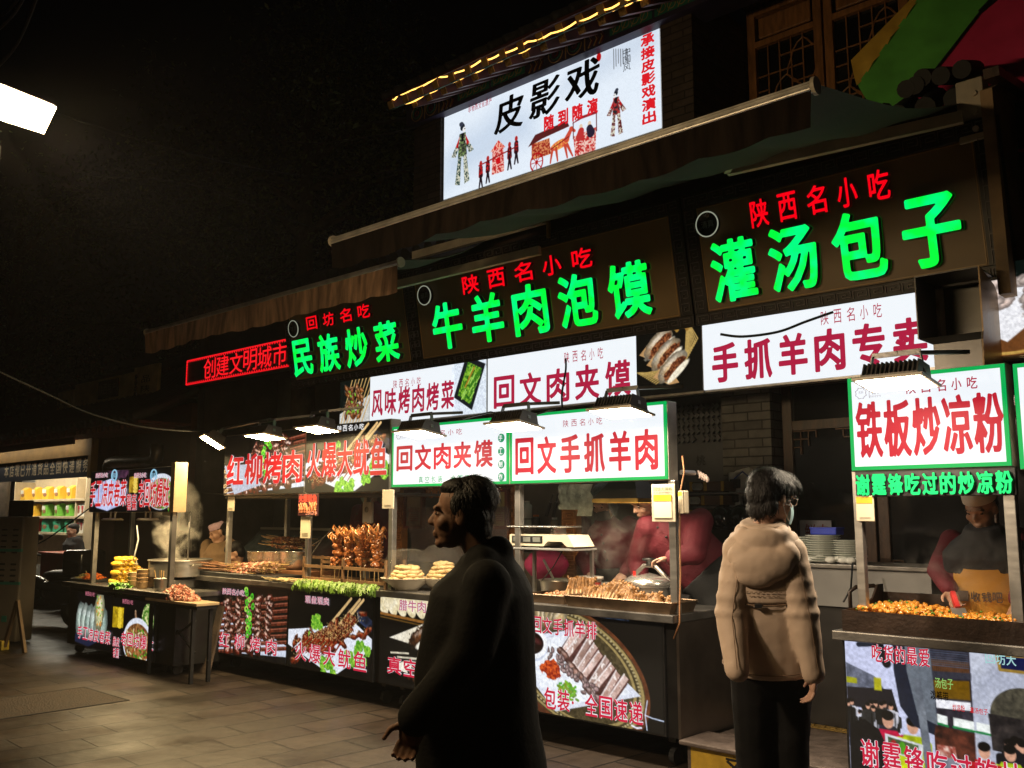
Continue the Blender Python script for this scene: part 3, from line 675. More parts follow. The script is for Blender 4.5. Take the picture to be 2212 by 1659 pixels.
lettering(BB, '随到随演', p[0], q[0], zz-.085, zz+.085, RED_S, -.054, bold=.045, gap=.28)
p = bb(1396, 170); q = bb(1422, 160); zt = BH-bb(1408, 75)[1]+bz0; zb = BH-bb(1408, 272)[1]+bz0
lettering(BB, '承接皮影戏演出', p[0]-.02, q[0]+.0, zb, zt, RED_S, -.054, bold=.05, gap=.08, vertical=True)
p = bb(1018, 240); q = bb(1070, 222); zz = BH-(p[1]+q[1])/2+bz0
lettering(BB, '非物质文化遗产', p[0], q[0], zz-.035, zz+.035, REDT2, -.054, bold=.01, gap=.15)
p = bb(1352, 105); lettering(BB, '中国风', p[0], p[0]+.09, BH-bb(1360, 158)[1]+bz0, BH-bb(1360, 108)[1]+bz0, INK, -.054, bold=.0, gap=.05, vertical=True, ax=2)
g = MB(); g.tube([(-.05, -.12, bz1+.06), (BW+.05, -.12, bz1+.06)], .035, 10); g.build('top_rail', mat('rail_dark', (.03, .03, .035), .35, .4), BB)

# strings of warm light along the eave
WARMROPE = emit('warm_light_rope', (1., .52, .10), 3.2, False)
def rope(pts, Y, label, r=.008):
    t = thing('light_rope', label, 'light rope', (-6, Y, 6)); g = MB()
    ps = [at(px, py, Y=Y)-Vector((-6, Y, 6)) for px, py in pts]
    sm = []
    for i in range(len(ps)-1):
        for k in range(4):
            q = ps[i].lerp(ps[i+1], k/4); q = q+Vector((0, 0, -.02*math.sin(pi*k/4))); sm.append(q)
    sm.append(ps[-1]); g.tube(sm, r, 6); g.build('glowing_tube', WARMROPE, t)
rope([(848, 216), (860, 203), (885, 196), (945, 166), (985, 157), (1040, 130), (1080, 117), (1140, 90), (1190, 72), (1245, 47), (1300, 22), (1345, 2), (1400, -25), (1500, -70)], 6.12, 'upper warm glowing light rope following the outer eave tips')
rope([(876, 224), (920, 203), (960, 182), (1010, 162), (1060, 138), (1110, 115), (1145, 103)], 6.445, 'lower left warm glowing light rope under the inner rafter ends')
rope([(1311, 24), (1340, 12), (1370, 1), (1420, -20)], 6.445, 'lower right short piece of warm light rope near the top edge')
# ================================================================ tilted shop signs with green channel letters
TH = R(10.2); SB = Vector((0, 7.0, 3.40)); SU = Vector((0, -math.sin(TH), math.cos(TH))); SN = Vector((0, math.cos(TH), math.sin(TH)))
def onsign(px, py):
    v = _d*FPX + _r*(px-CX) + _u*(CY-py); t = (SB-EYE).dot(SN)/v.dot(SN); p = EYE+v*t; return p.x, (p-SB).dot(SU)
PANEL = mat('bronze_sign_panel', (.20, .13, .055), .5, 0, .12, 1.2, .02, 40)
FRAMEM = mat('meander_frame', (.016, .012, .011), .5, 0, .3, 9)
KEYM = mat('meander_relief', (.10, .085, .085), .5, .2, .2, 9)
def meander(mb, x0, x1, z0, z1, y, n, vert=False):
    for k in range(n):
        if vert: cz = z0+(z1-z0)*(k+.5)/n; cx = (x0+x1)/2; w_ = (x1-x0); h = (z1-z0)/n
        else: cx = x0+(x1-x0)*(k+.5)/n; cz = (z0+z1)/2; w_ = (x1-x0)/n; h = z1-z0
        a, b, t = w_*.42, h*.42, .011
        for (p, q) in (((-a, -b), (-a, b)), ((-a, b), (a, b)), ((a, b), (a, -b*.4)), ((a, -b*.4), (-a*.3, -b*.4)), ((-a*.3, -b*.4), (-a*.3, b*.3)), ((-a*.3, b*.3), (a*.4, b*.3))):
            mb.bar((cx+p[0], y, cz+p[1]), (cx+q[0], y, cz+q[1]), t, .006)
def medallion(parent, cx, cz, r, lit=True):
    g = MB(); n = 40
    M_ = Matrix.Translation((cx, -.03, cz)) @ Matrix.Rotation(R(90), 4, 'X')
    g.lathe([(0, -.02), (r, -.02), (r, .03), (r*.93, .035), (r*.9, .02), (0, .02)], (0, 0, 0), 40, M_)
    o = g.build('medallion', mat('medallion_black', (.01, .012, .014), .3, .2), parent, True)
    g = MB(); g.tube([(cx+r*1.0*math.cos(a), -.062, cz+r*1.0*math.sin(a)) for a in [k*2*pi/40 for k in range(41)]], .006, 6)
    g.build('halo_ring', emit('medallion_halo', (.75, .8, .6), .35, False), o)
    lettering(o, '清真', cx-r*.62, cx+r*.62, cz-r*.3, cz+r*.3, mat('medallion_script', (.16, .2, .22), .4), -.056, bold=.0, gap=.1)
def shop_sign(xl, xr, label, green, gbox, red, rbox, logo, fr):
    x0, x1 = xl, xr; cx = (x0+x1)/2
    t = thing('shop_sign', label, 'shop sign', (cx, 7.0, 3.40), rot=(TH, 0, 0), group='bronze signs with green lit letters over the stalls')
    v0, v1 = .035, .935; a, b = x0-cx, x1-cx
    g = MB(); g.box(a, b, -.02, .05, v0, v1); g.build('panel', PANEL, t)
    g = MB(); fl, frr, fb, ft = fr
    g.bbox(a-fl, b+frr, -.03, .06, v0-fb, v0-.002); g.bbox(a-fl, b+frr, -.03, .06, v1+.002, v1+ft); g.box(a-fl, a-.002, -.028, .058, v0-.002, v1+.002); g.box(b+.002, b+frr, -.028, .058, v0-.002, v1+.002)
    f_ = g.build('frame', FRAMEM, t)
    g = MB(); e = .02
    meander(g, a-fl+.02, b+frr-.02, v0-fb+.015, v0-.02, -.034, int((b-a+fl+frr)/.125)); meander(g, a-fl+.02, b+frr-.02, v1+.02, v1+ft-.015, -.034, int((b-a+fl+frr)/.125))
    meander(g, a-fl+.015, a-.02, v0, v1, -.031, 8, True); meander(g, b+.02, b+frr-.015, v0, v1, -.031, 8, True)
    g.build('meander_relief', KEYM, f_)
    g = MB()
    for zz in (v0+.012, v1-.012): g.bar((a+.01, -.023, zz), (b-.01, -.023, zz), .006, .006)
    for xx in (a+.012, b-.012): g.bar((xx, -.023, v0+.01), (xx, -.023, v1-.01), .006, .006)
    g.build('gilt_edge', GOLD, t)
    (lx, ly), (rx, ry), (tx, ty), (bx_, by_) = gbox
    lettering(t, green, onsign(lx, ly)[0]-cx, onsign(rx, ry)[0]-cx, onsign(bx_, by_)[1]+.025, onsign(tx, ty)[1]-.02, LGREEN, -.085, thick=.06, bold=.033, gap=.24, side=LETSIDE, name='green_lettering', res=88)
    (lx, ly), (rx, ry), (tx, ty), (bx_, by_) = rbox
    lettering(t, red, onsign(lx, ly)[0]-cx, onsign(rx, ry)[0]-cx, onsign(bx_, by_)[1], onsign(tx, ty)[1], LRED, -.065, thick=.04, bold=.022, gap=.36, side=LETSIDE, name='red_lettering')
    u, v = onsign(logo[0], logo[1]); medallion(t, u-cx, v, logo[2]); return t
e = lambda px, py: onsign(px, py)[0]
shop_sign(e(1524, 600), e(2121, 430), 'largest bronze shop sign at the right with four glowing green characters beside the umbrella', '灌汤包子', ((1533, 585), (2105, 490), (1590, 511), (1598, 656)), '陕西名小吃', ((1618, 460), (1942, 400), (1648, 431), (1655, 490)), (1535, 485, .105), (.13, .16, .11, .13))
shop_sign(e(911, 720), e(1462, 590), 'middle bronze shop sign with five glowing green characters', '牛羊肉泡馍', ((938, 715), (1430, 625), (1367, 562), (1370, 692)), '陕西名小吃', ((998, 615), (1300, 555), (1024, 594), (1025, 634)), (925, 638, .105), (.13, .13, .11, .13))
shop_sign(e(637, 770), e(884, 710), 'smallest bronze shop sign at the left with four glowing green characters', '民族炒菜', ((638, 775), (880, 730), (672, 727), (674, 814)), '回坊名吃', ((664, 695), (815, 670), (686, 682), (687, 711)), (642, 710, .105), (.12, .13, .11, .13))

# ================================================================ white light boxes under the shop signs
def zr(px, y0, y1, Y): return at(px, y1, Y=Y).z, at(px, y0, Y=Y).z
LY = 7.0
def lightbox(label, x0, x1, z0, z1, pieces):
    t = thing('light_box_sign', label, 'light box sign', (x0, LY, z0), group=None)
    g = MB(); g.box(-.015, x1-x0+.015, .012, .12, -.02, z1-z0+.015); g.build('casing', ALU, t)
    for p in pieces: p(t, x0, z0)
    return t
def lbface(px0, px1):
    def f(t, x0, z0):
        g = MB(); a, b = at(px0, 850, Y=LY).x-x0, at(px1, 850, Y=LY).x-x0; g.box(a+.004, b-.004, 0, .011, 0, .66); g.build('lit_face', WHITE_E, t)
    return f
def lbtext(s, pl, pr, ym, y0, y1, m, **k):
    def f(t, x0, z0):
        a, b = at(pl, ym, Y=LY).x-x0, at(pr, ym, Y=LY).x-x0; c, d = zr((pl if k.get('lft', 1) else pr), y0, y1, LY)
        kk = {q: v for q, v in k.items() if q != 'lft'}
        lettering(t, s, a, b, c-z0, d-z0, m, -.004, **kk)
    return f
z0_ = at(1518, 843, Y=LY).z
def pic_food(kind, px0, px1):
    def f(t, x0, z0):
        a, b = at(px0, 850, Y=LY).x-x0, at(px1, 850, Y=LY).x-x0; w_, h = b-a, .66; P = Pic(w_, h, 150, (.015, .02, .02))
        if kind == 'buns':
            for q in range(11): P.put(P.line([(w_*.8, .02), (w_*(.95-q*.02), .2+q*.02), (w_*.62-q*.03, .45), (w_*.3-q*.02, .56-q*.012)], .006), (.72, .6, .34))
            for q in range(6): P.put(P.ell(w_*(.55+.05*q), .05+.02*(q % 3), .03, .02, q), (.6, .45, .2))
            for q, (cx, cy) in enumerate(((.35, .20), (.46, .30), (.56, .42))):
                P.put(P.poly([(w_*(cx-.3), cy+.08), (w_*(cx-.1), cy-.05), (w_*(cx+.1), cy+.15), (w_*(cx-.05), cy+.16)]), (.75, .58, .38))
                P.lump(w_*cx, cy, .19, .085, -.7, (.95, .9, .8), (.85, .7, .5), q, 15); P.put(P.ell(w_*cx+.025, cy+.01, .15, .042, -.7, .03, 25, q), P.tex((.25, .1, .05), (.6, .35, .2), 60, q, contrast=3)); P.put(P.ell(w_*cx+.06, cy+.05, .15, .03, -.7), (.96, .92, .82))
        elif kind == 'skew':
            P.c[:] = (.04, .07, .06)
            P.put(P.poly([(0, .5), (w_, .3), (w_, .66), (0, .66)]), (.8, .8, .78))
            for q in range(8): P.put(P.cap(w_*(.05+.1*q), .62, w_*(.45+.12*q), .03, .008), (.8, .65, .4))
            for q in range(46): P.lump(w_*random.uniform(.2, .75), random.uniform(.18, .55), .05, .03, random.uniform(0, 3), (.35, .15, .05), (.75, .45, .2), q, 30)
            for q in range(14): P.put(P.ell(w_*random.uniform(.25, .7), random.uniform(.2, .5), .025, .012, random.uniform(0, 3)), (.45, .7, .2))
        elif kind == 'veg':
            P.c[:] = (.88, .92, .97); c_, s_ = w_/2, .33
            P.put(P.poly([(w_*.42, .02), (w_*.98, .14), (w_*.6, .62), (w_*.06, .46)]), (.07, .09, .11))
            P.put(P.poly([(w_*.48, .09), (w_*.86, .18), (w_*.55, .56), (w_*.18, .44)]), P.tex((.12, .35, .08), (.55, .75, .2), 60, 4, contrast=3))
            for q in range(30): u = random.random(); v = random.random(); x_ = w_*(.24+.3*u+.28*v); y_ = .44-.3*v+.06*u+.04; P.put(P.cap(x_, y_, x_+.05, y_-.06, .008), (.62, .82, .35) if q % 2 else (.2, .45, .1))
            P.put(P.cap(w_*.40, .36, w_*.66, .16, .012), P.tex((.7, .35, .1), (.8, .6, .2), 90, 2), .75)
        elif kind == 'plate':
            P.c[:] = (.03, .06, .05); P.put(P.ell(.12, .40, .42, .26), (.42, .25, .12)); P.put(np.abs(P.ell(.12, .40, .40, .24))-.01, (.75, .6, .3)); P.put(P.poly([(0, .08), (.28, .14), (.42, .32), (.1, .56), (0, .5)]), (.93, .93, .95))
            for q in range(16): P.lump(random.uniform(0, .3), random.uniform(.12, .42), .07, .035, -.5, (.85, .75, .7), (.95, .88, .85), q, 20)
        P.sheet('food_photo', t, PRINT, a, 0, 0)
    return f
X0 = at(735, 880, Y=LY).x; X1 = at(1051, 860, Y=LY).x; X2 = at(1519, 800, Y=LY).x; X3 = at(2030, 760, Y=LY).x
lightbox('white light box sign with a skewer photo and a green vegetable tray photo', X0, X1-.01, z0_, z0_+.66, [lbface(799, 982), pic_food('skew', 735, 799), pic_food('veg', 976, 1050), lbtext('风味烤肉烤菜', 802, 984, 850, 845, 901, REDT2, bold=.03, gap=.16, lft=1), lbtext('陕西名小吃', 848, 912, 830, 822, 840, REDT2, bold=.0, gap=.35)])
lightbox('white light box sign ending in a dark photo of three meat buns', X1+.01, X2-.01, z0_, z0_+.66, [lbface(1053, 1376), pic_food('buns', 1376, 1518), lbtext('回文肉夹馍', 1062, 1370, 840, 816, 884, REDT2, bold=.03, gap=.2), lbtext('陕西名小吃', 1216, 1307, 762, 762, 786, REDT2, bold=.0, gap=.4)])
lightbox('long white light box sign with six red characters running behind the exhaust hood', X2+.01, X3, z0_, z0_+.66, [lbface(1520, 2028), lbtext('手抓羊肉专卖', 1532, 2016, 785, 746, 829, REDT2, bold=.04, gap=.2), lbtext('陕西名小吃', 1768, 1912, 685, 674, 704, REDT2, bold=.0, gap=.4)])
Xp = at(2128, 700, Y=LY).x
lightbox('light box photo of sliced mutton at the far right edge behind the hood', Xp, Xp+.7, z0_+.02, z0_+.64, [lambda t, x0, z0: pic_food('plate', 2150, 2300)(t, x0, z0)])

# ================================================================ red LED text board
la, lb_ = at(402, 832, Y=7.0), at(630, 732, Y=7.0); lc = at(402, 780, Y=7.0)
LEDT = thing('led_text_board', 'scrolling red LED text board with a glowing zigzag border left of the shop signs', 'LED board', (la.x, 7.0, la.z)); LW = lb_.x-la.x; LH = lc.z-la.z
g = MB(); g.box(-.03, LW+.03, .01, .12, -.03, LH+.03); g.build('board', BLACKP, LEDT)
LEDR = emit('red_led_dots', (1., .008, .015), 1.1, False)
g = MB()
n = 46
for k in range(n):
    x = LW*k/n; d = LW/n
    for zb, s_ in ((0, 1), (LH, -1)):
        g.bar((x, 0, zb), (x+d*.95, 0, zb), .010, .008); g.add([(x, -.001, zb+s_*.008), (x+d*.9, -.001, zb+s_*.008), (x+d*.45, -.001, zb+s_*.038)], [(0, 1, 2)])
for k in range(9):
    z = LH*k/9; g.bar((0, 0, z), (0, 0, z+LH/10), .014, .008)
g.build('zigzag_border', LEDR, LEDT)
lettering(LEDT, '创建文明城市', (435-402)/228*LW*.98+.1, LW*.97, LH*.1, LH*.9, LEDR, -.002, bold=.006, gap=.06)

# ================================================================ retractable awnings
CANV = mat('awning_canvas_dark', (.034, .029, .025), .9, 0, .4, 3, .25, 60)
VAL = mat('awning_valance_brown', (.50, .30, .18), .8, 0, .55, 5, .2, 40, stretch=(3, 3, .5))
def awning(x0, x1, by_, bz, wy_, wz, label, valance_h=.20, valm=VAL):
    t = thing('awning', label, 'awning', (x0, by_, bz), group='folding arm awnings over the stall row'); L = x1-x0
    g = MB(); g.bbox(0, L, -.03, .03, -.024, .024, .01)
    for zz in (-.012, .012): g.box(0, L, -.04, -.035, zz-.004, zz+.004)
    o = g.build('front_bar', ALU, t); 
    g = MB(); 
    for xx in (-.02, L-.0): g.tube([(xx, 0, 0), (xx+.02, 0, 0)], .048, 16)
    g.build('end_cap', CREAM, o)
    n = int(L/.06); m_ = 8; V = []; F = []                          # canvas, sagging
    dy, dz = wy_-by_, wz-bz
    for i in range(n+1):
        for j in range(m_+1):
            q = j/m_; V.append((L*i/n, dy*q+.03, dz*q+.02-.10*4*q*(1-q)*(1+.25*math.sin(i*.35))-.01*math.sin(i*.9+j)))
    for i in range(n):
        for j in range(m_): a = i*(m_+1)+j; F.append((a, a+1, a+m_+2, a+m_+1))
    c = MB(); c.add(V, F); c.build('canvas', CANV, t, True)
    V = []; F = []; k_ = 5
    for i in range(n+1):
        for j in range(k_+1):
            q = j/k_; x = L*i/n
            V.append((x, -.03+q*(.012*math.sin(x*9)+.02*math.sin(x*2.3+1)), -.03-q*(valance_h+.022*abs(math.sin(x*pi/.42))+.01*math.sin(x*3))))
    for i in range(n):
        for j in range(k_): a = i*(k_+1)+j; F.append((a, a+1, a+k_+2, a+k_+1))
    c = MB(); c.add(V, F); c.build('valance', valm, t, True)
    return t
ar = at(2095, 215, Y=7.0); br = at(1757, 178, X=ar.x); bl = at(722, 527, Y=br.y)
aw1 = awning(bl.x, br.x, br.y, (br.z+bl.z)/2, 6.95, ar.z-.05, 'long dark brown awning in front of the billboard foot', .19, mat('awning_valance_dark', (.013, .009, .007), .9, 0, .5, 5, .2, 40, stretch=(3, 3, .5), spec=.05))
l0, l1 = at(345, 713, Y=5.5), at(864, 563, Y=5.5)
aw2 = awning(at(318, 722, Y=5.5).x, l1.x, 5.5, (l0.z+l1.z)/2, 6.95, 4.66, 'lower left awning with the stained pale brown valance', .24)
def arm(parent, p, q, w_=.05, h=.085, m=CREAM):
    inv = parent.matrix_basis.inverted(); g = MB(); g.bar(inv @ p, inv @ q, w_, h); return g.build('folding_arm', m, parent)
arm(aw1, at(2080, 253, Y=6.72), at(1572, 368, Y=6.45)); arm(aw1, at(1570, 366, Y=6.43), at(1612, 292, Y=5.6), .045, .07)
arm(aw1, at(1178, 474, Y=6.72), at(893, 553, Y=6.5)); arm(aw2, at(1166, 541, Y=6.72), at(812, 626, Y=6.4)); 
inv = aw1.matrix_basis.inverted()
g = MB(); p = at(2100, 228, Y=6.85); q = inv @ p; g.bbox(q.x-.09, q.x+.09, q.y-.05, q.y+.1, q.z-.28, q.z+.18, .01)
for k in range(3): g.tube([(q.x+.03, q.y-.07, q.z-.2+.13*k), (q.x+.03, q.y-.04, q.z-.2+.13*k)], .022, 8)
g.build('wall_bracket', CREAM, aw1)
g = MB(); p = inv @ at(1185, 492, Y=6.75); g.tube([(p.x, p.y, p.z-.1), (p.x, p.y, p.z+.1)], .022, 8); g.build('arm_pin', mat('brass', (.4, .25, .06), .35, .8), aw1)

# ================================================================ exhaust hood and duct
px0 = at(2113, 574, Y=6.62); XD = px0.x; 
def onx(px, py): p = at(px, py, X=XD); return (p.y, p.z)
prof = [onx(2113, 574), onx(2146, 616), onx(2163, 662), onx(2172, 720), onx(2177, 792), onx(2125, 800), onx(2122, 732), (onx(2113, 574)[0], onx(2122, 715)[1])]
XL = at(1977, 598, Y=6.62).x
eh = thing('exhaust_hood', 'dark steel exhaust hood with a curved side plate above the right stall sign', 'exhaust hood', (XD, 6.8, prof[5][1]))
IO = Matrix.Translation(-Vector(eh.location))
g = MB(); g.prism(prof, 'x', XD-.004, XD+.006); o = g.build('side_plate', mat('stained_steel_brown', (.28, .19, .10), .4, .4, .4, 6, .1, 60), eh); o.matrix_parent_inverse = IO
g = MB(); yF = prof[0][0]; zt, zl, zb = prof[0][1], prof[7][1], prof[5][1]; yb = prof[6][0]
g.box(XL, XD-.006, yF+.5, yF+.52, zb, zt); g.box(XL, XD-.006, yF, yF+.5, zt-.01, zt); g.box(XL-.008, XL, yF, yF+.5, zl, zt)
g.add([(XL, yF, zl), (XD-.006, yF, zl), (XD-.006, yb, prof[6][1]), (XL+.1, yb, prof[6][1])], [(0, 1, 2, 3)])
g.box(XL+.1, XD-.006, yb, yb+.34, zb-.5, prof[6][1])
o = g.build('duct', mat('duct_steel', (.10, .095, .09), .38, .8, .2, 4, .05, 30), eh); o.matrix_parent_inverse = IO

# ================================================================ parasol on the terrace behind the roof
um = thing('parasol', 'big striped parasol in yellow, green and crimson standing behind the tiled roof end', 'parasol', (at(2330, -120, Y=8.0).x, 8.0, 4.9)); UO = Vector(um.location)
UG = mat('parasol_green', (.16, .62, .10), .7, 0, .2, 4, .05, 30); UP = mat('parasol_crimson', (.92, .05, .17), .7, 0, .15, 4, .05, 30); UY = mat('parasol_yellow', (.92, .55, .08), .7, 0, .2, 6)
def quad(pts, m, nm, n=10, sag=.05, wav=0):
    A, B, C, D_ = [at(x, y, Y=Y)-UO for x, y, Y in pts]; V = []; F = []; g = MB()
    for i in range(n+1):
        for j in range(n+1):
            p = A.lerp(B, i/n).lerp(D_.lerp(C, i/n), j/n); p = p+Vector((0, wav*math.sin(i*1.9)*(j/n), -sag*4*(j/n)*(1-j/n))); V.append(p)
    for i in range(n):
        for j in range(n): a = i*(n+1)+j; F.append((a, a+1, a+n+2, a+n+1))
    g.add(V, F); return g.build(nm, m, um, True)
quad(((1998, -25, 7.75), (1852, 182, 7.45), (1925, 270, 7.4), (2160, -25, 7.85)), UG, 'canopy_panel')
quad(((2165, -30, 7.85), (1927, 272, 7.4), (2235, 330, 7.3), (2420, -60, 7.85)), UP, 'canopy_panel')
quad(((1985, -20, 7.74), (1838, 130, 7.46), (1852, 186, 7.44), (2000, -22, 7.74)), UY, 'yellow_valance', 12, .02, .02)
g = MB(); a_, b_ = at(2160, -28, Y=7.83)-UO, at(1927, 272, Y=7.38)-UO; g.tube([a_, b_], .012, 6); g.tube([at(2150, -5, Y=7.8)-UO, at(2118, 28, Y=7.78)-UO], .03, 8); g.build('rib', BLACK, um)
g = MB(); g.tube([(0, 0, 0), (0, 0, 2.4)], .03, 10); g.build('pole', ALU, um)
# ================================================================ pictures on the stall fronts and signs
def cut(P, pts, c): P.put(P.poly(pts), c)
def pic_skewers(w_, h, seed=1):
    P = Pic(w_, h, 175, (.012, .012, .014)); rs = random.Random(seed)
    P.put(P.poly([(0, h*.42), (w_*.25, h*.36), (w_, h*.75), (w_, h*.97), (w_*.35, h*1.0), (w_*.05, h*.98)]), (.80, .83, .90)); P.put(P.poly([(0, h*.38), (w_*.2, h*.42), (w_*.05, h*.5), (0, h*.5)]), (.10, .14, .26), .8)
    P.put(P.poly([(w_*.2, h*.99), (w_, h*.9), (w_, h), (w_*.2, h)]), (.02, .02, .03))
    for q in range(9):
        y = h*(.20+.085*q); x0, y0, x1, y1 = w_*(.0+.02*(q % 3)), y+h*.14, w_*1.02, y-h*.10
        P.put(P.cap(x0, y0, x1, y1, .024, .020), P.tex((.20, .06, .04), (.46, .20, .11), 40, q)); P.put(P.cap(x0, y0-.010, x1, y1-.010, .0045), (.78, .5, .4), .6); P.put(P.ell(x0+.03, y0, .045, .020, -.35), (.88, .76, .54)); P.put(P.ell(x0+.03, y0, .028, .011, -.35), (.62, .42, .24))
        for k in range(5):
            u = .27+.125*k+rs.uniform(-.02, .02); P.lump(x0+(x1-x0)*u, y0+(y1-y0)*u, rs.uniform(.07, .095), rs.uniform(.055, .07), rs.uniform(-.8, .8), (.10, .02, .015), (.50, .15, .08), q*7+k, 30, (1, .86, .78), .05, .8)
            P.put(P.ell(x0+(x1-x0)*u+rs.uniform(-.03, .03), y0+(y1-y0)*u+rs.uniform(-.03, .03), .018, .007, rs.uniform(-1, 1)), (1, .93, .88), .75, 2)
    for q in range(300): P.put(P.ell(rs.uniform(w_*.25, w_*.82), rs.uniform(h*.12, h*.9), .005, .0035), (.92, .78, .58), .6)
    for q in range(15):
        x = w_*(.53+rs.uniform(-.05, .06)); y = h*(.05+.045*q); P.put(np.abs(P.ell(x, y, .026, .021, q))-.010, (.28, .72, .14) if q % 3 else (.62, .86, .3))
    return P
def pic_squid(w_, h, seed=2):
    P = Pic(w_, h, 175, (.012, .012, .014)); rs = random.Random(seed)
    P.put(P.poly([(0, h*.52), (w_*.35, h*.45), (w_*.8, h*.32), (w_, h*.5), (w_, h*.62), (w_*.62, h*.99), (w_*.5, h), (0, h*.72)]), (.88, .90, .95)); P.put(P.poly([(w_*.82, h*.1), (w_, h*.28), (w_, h*.42), (w_*.84, h*.3)]), P.tex((.03, .04, .07), (.2, .26, .42), 20, 4), .9)
    for (cx, cy) in ((.36, .36), (.28, .62), (.85, .62), (.92, .72), (.55, .95), (.45, .93), (.75, .78)):
        for q in range(9): P.put(P.ell(w_*cx+rs.uniform(-.06, .06), h*cy+rs.uniform(-.06, .06), .045, .035, rs.uniform(0, 3), .03, 60, q), P.tex((.2, .5, .08), (.7, .88, .3), 50, q))
    for (dx) in (0, .1, .14): P.put(P.cap(w_*(.5+dx), h*.42, w_*(.76+dx), h*.03, .018, .013), (.82, .68, .46))
    for q in range(80):
        t = rs.random(); cx = w_*(.12+.75*t+rs.uniform(-.10, .10)); cy = h*(.78-.5*t+rs.uniform(-.12, .16))
        P.lump(cx, cy, rs.uniform(.05, .09), rs.uniform(.02, .04), rs.uniform(-1.4, .6), (.22, .04, .01), (.66, .22, .07), q, 30, (1, .8, .6), .03, .55)
    for q in range(520):
        t = rs.random(); P.put(P.ell(w_*(.12+.72*t+rs.uniform(-.09, .09)), h*(.76-.48*t+rs.uniform(-.10, .13)), .005, .0035, q), (.93, .8, .5), .85)
    for q in range(9): P.put(P.cap(w_*(.25+.05*q), h*.6, w_*(.05+.06*q), h*(.8+.02*(q % 3)), .012, .004), (.5, .14, .05))
    return P
def pic_bun(w_, h):
    P = Pic(w_, h, 150, (.012, .012, .014))
    for q in range(7): P.put(P.ell(w_*(.02+.11*q), h*.05, .07, .14, -.5), P.tex((.85, .78, .6), (.97, .93, .82), 20, q))
    P.put(P.cap(0, h*.2, w_*.7, h*.27, .012), (.55, .36, .15)); P.put(P.cap(0, h*.24, w_*.6, h*.3, .006), (.4, .28, .1))
    for k, (oy) in enumerate((0, .36)):
        P.put(P.poly([(w_*.12, h*(.47+oy*.9)), (w_*.62, h*(.22+oy)), (w_*.95, h*(.36+oy)), (w_*.6, h*(.55+oy))]), P.tex((.88, .84, .75), (.98, .96, .9), 12, k)); P.lump(w_*.55, h*(.40+oy), .24, .09, -.35, (.15, .06, .03), (.5, .28, .13), k, 28, wob=.05); P.put(P.ell(w_*.62, h*(.46+oy), .22, .05, -.3), (.96, .94, .88))
    for q in range(12): P.put(P.cap(w_*(.1+.04*q), h*(.62+.02*q), w_*(.3+.05*q), h*(.60+.022*q), .007), (.88, .84, .74) if q % 2 else (.05, .04, .03))
    return P
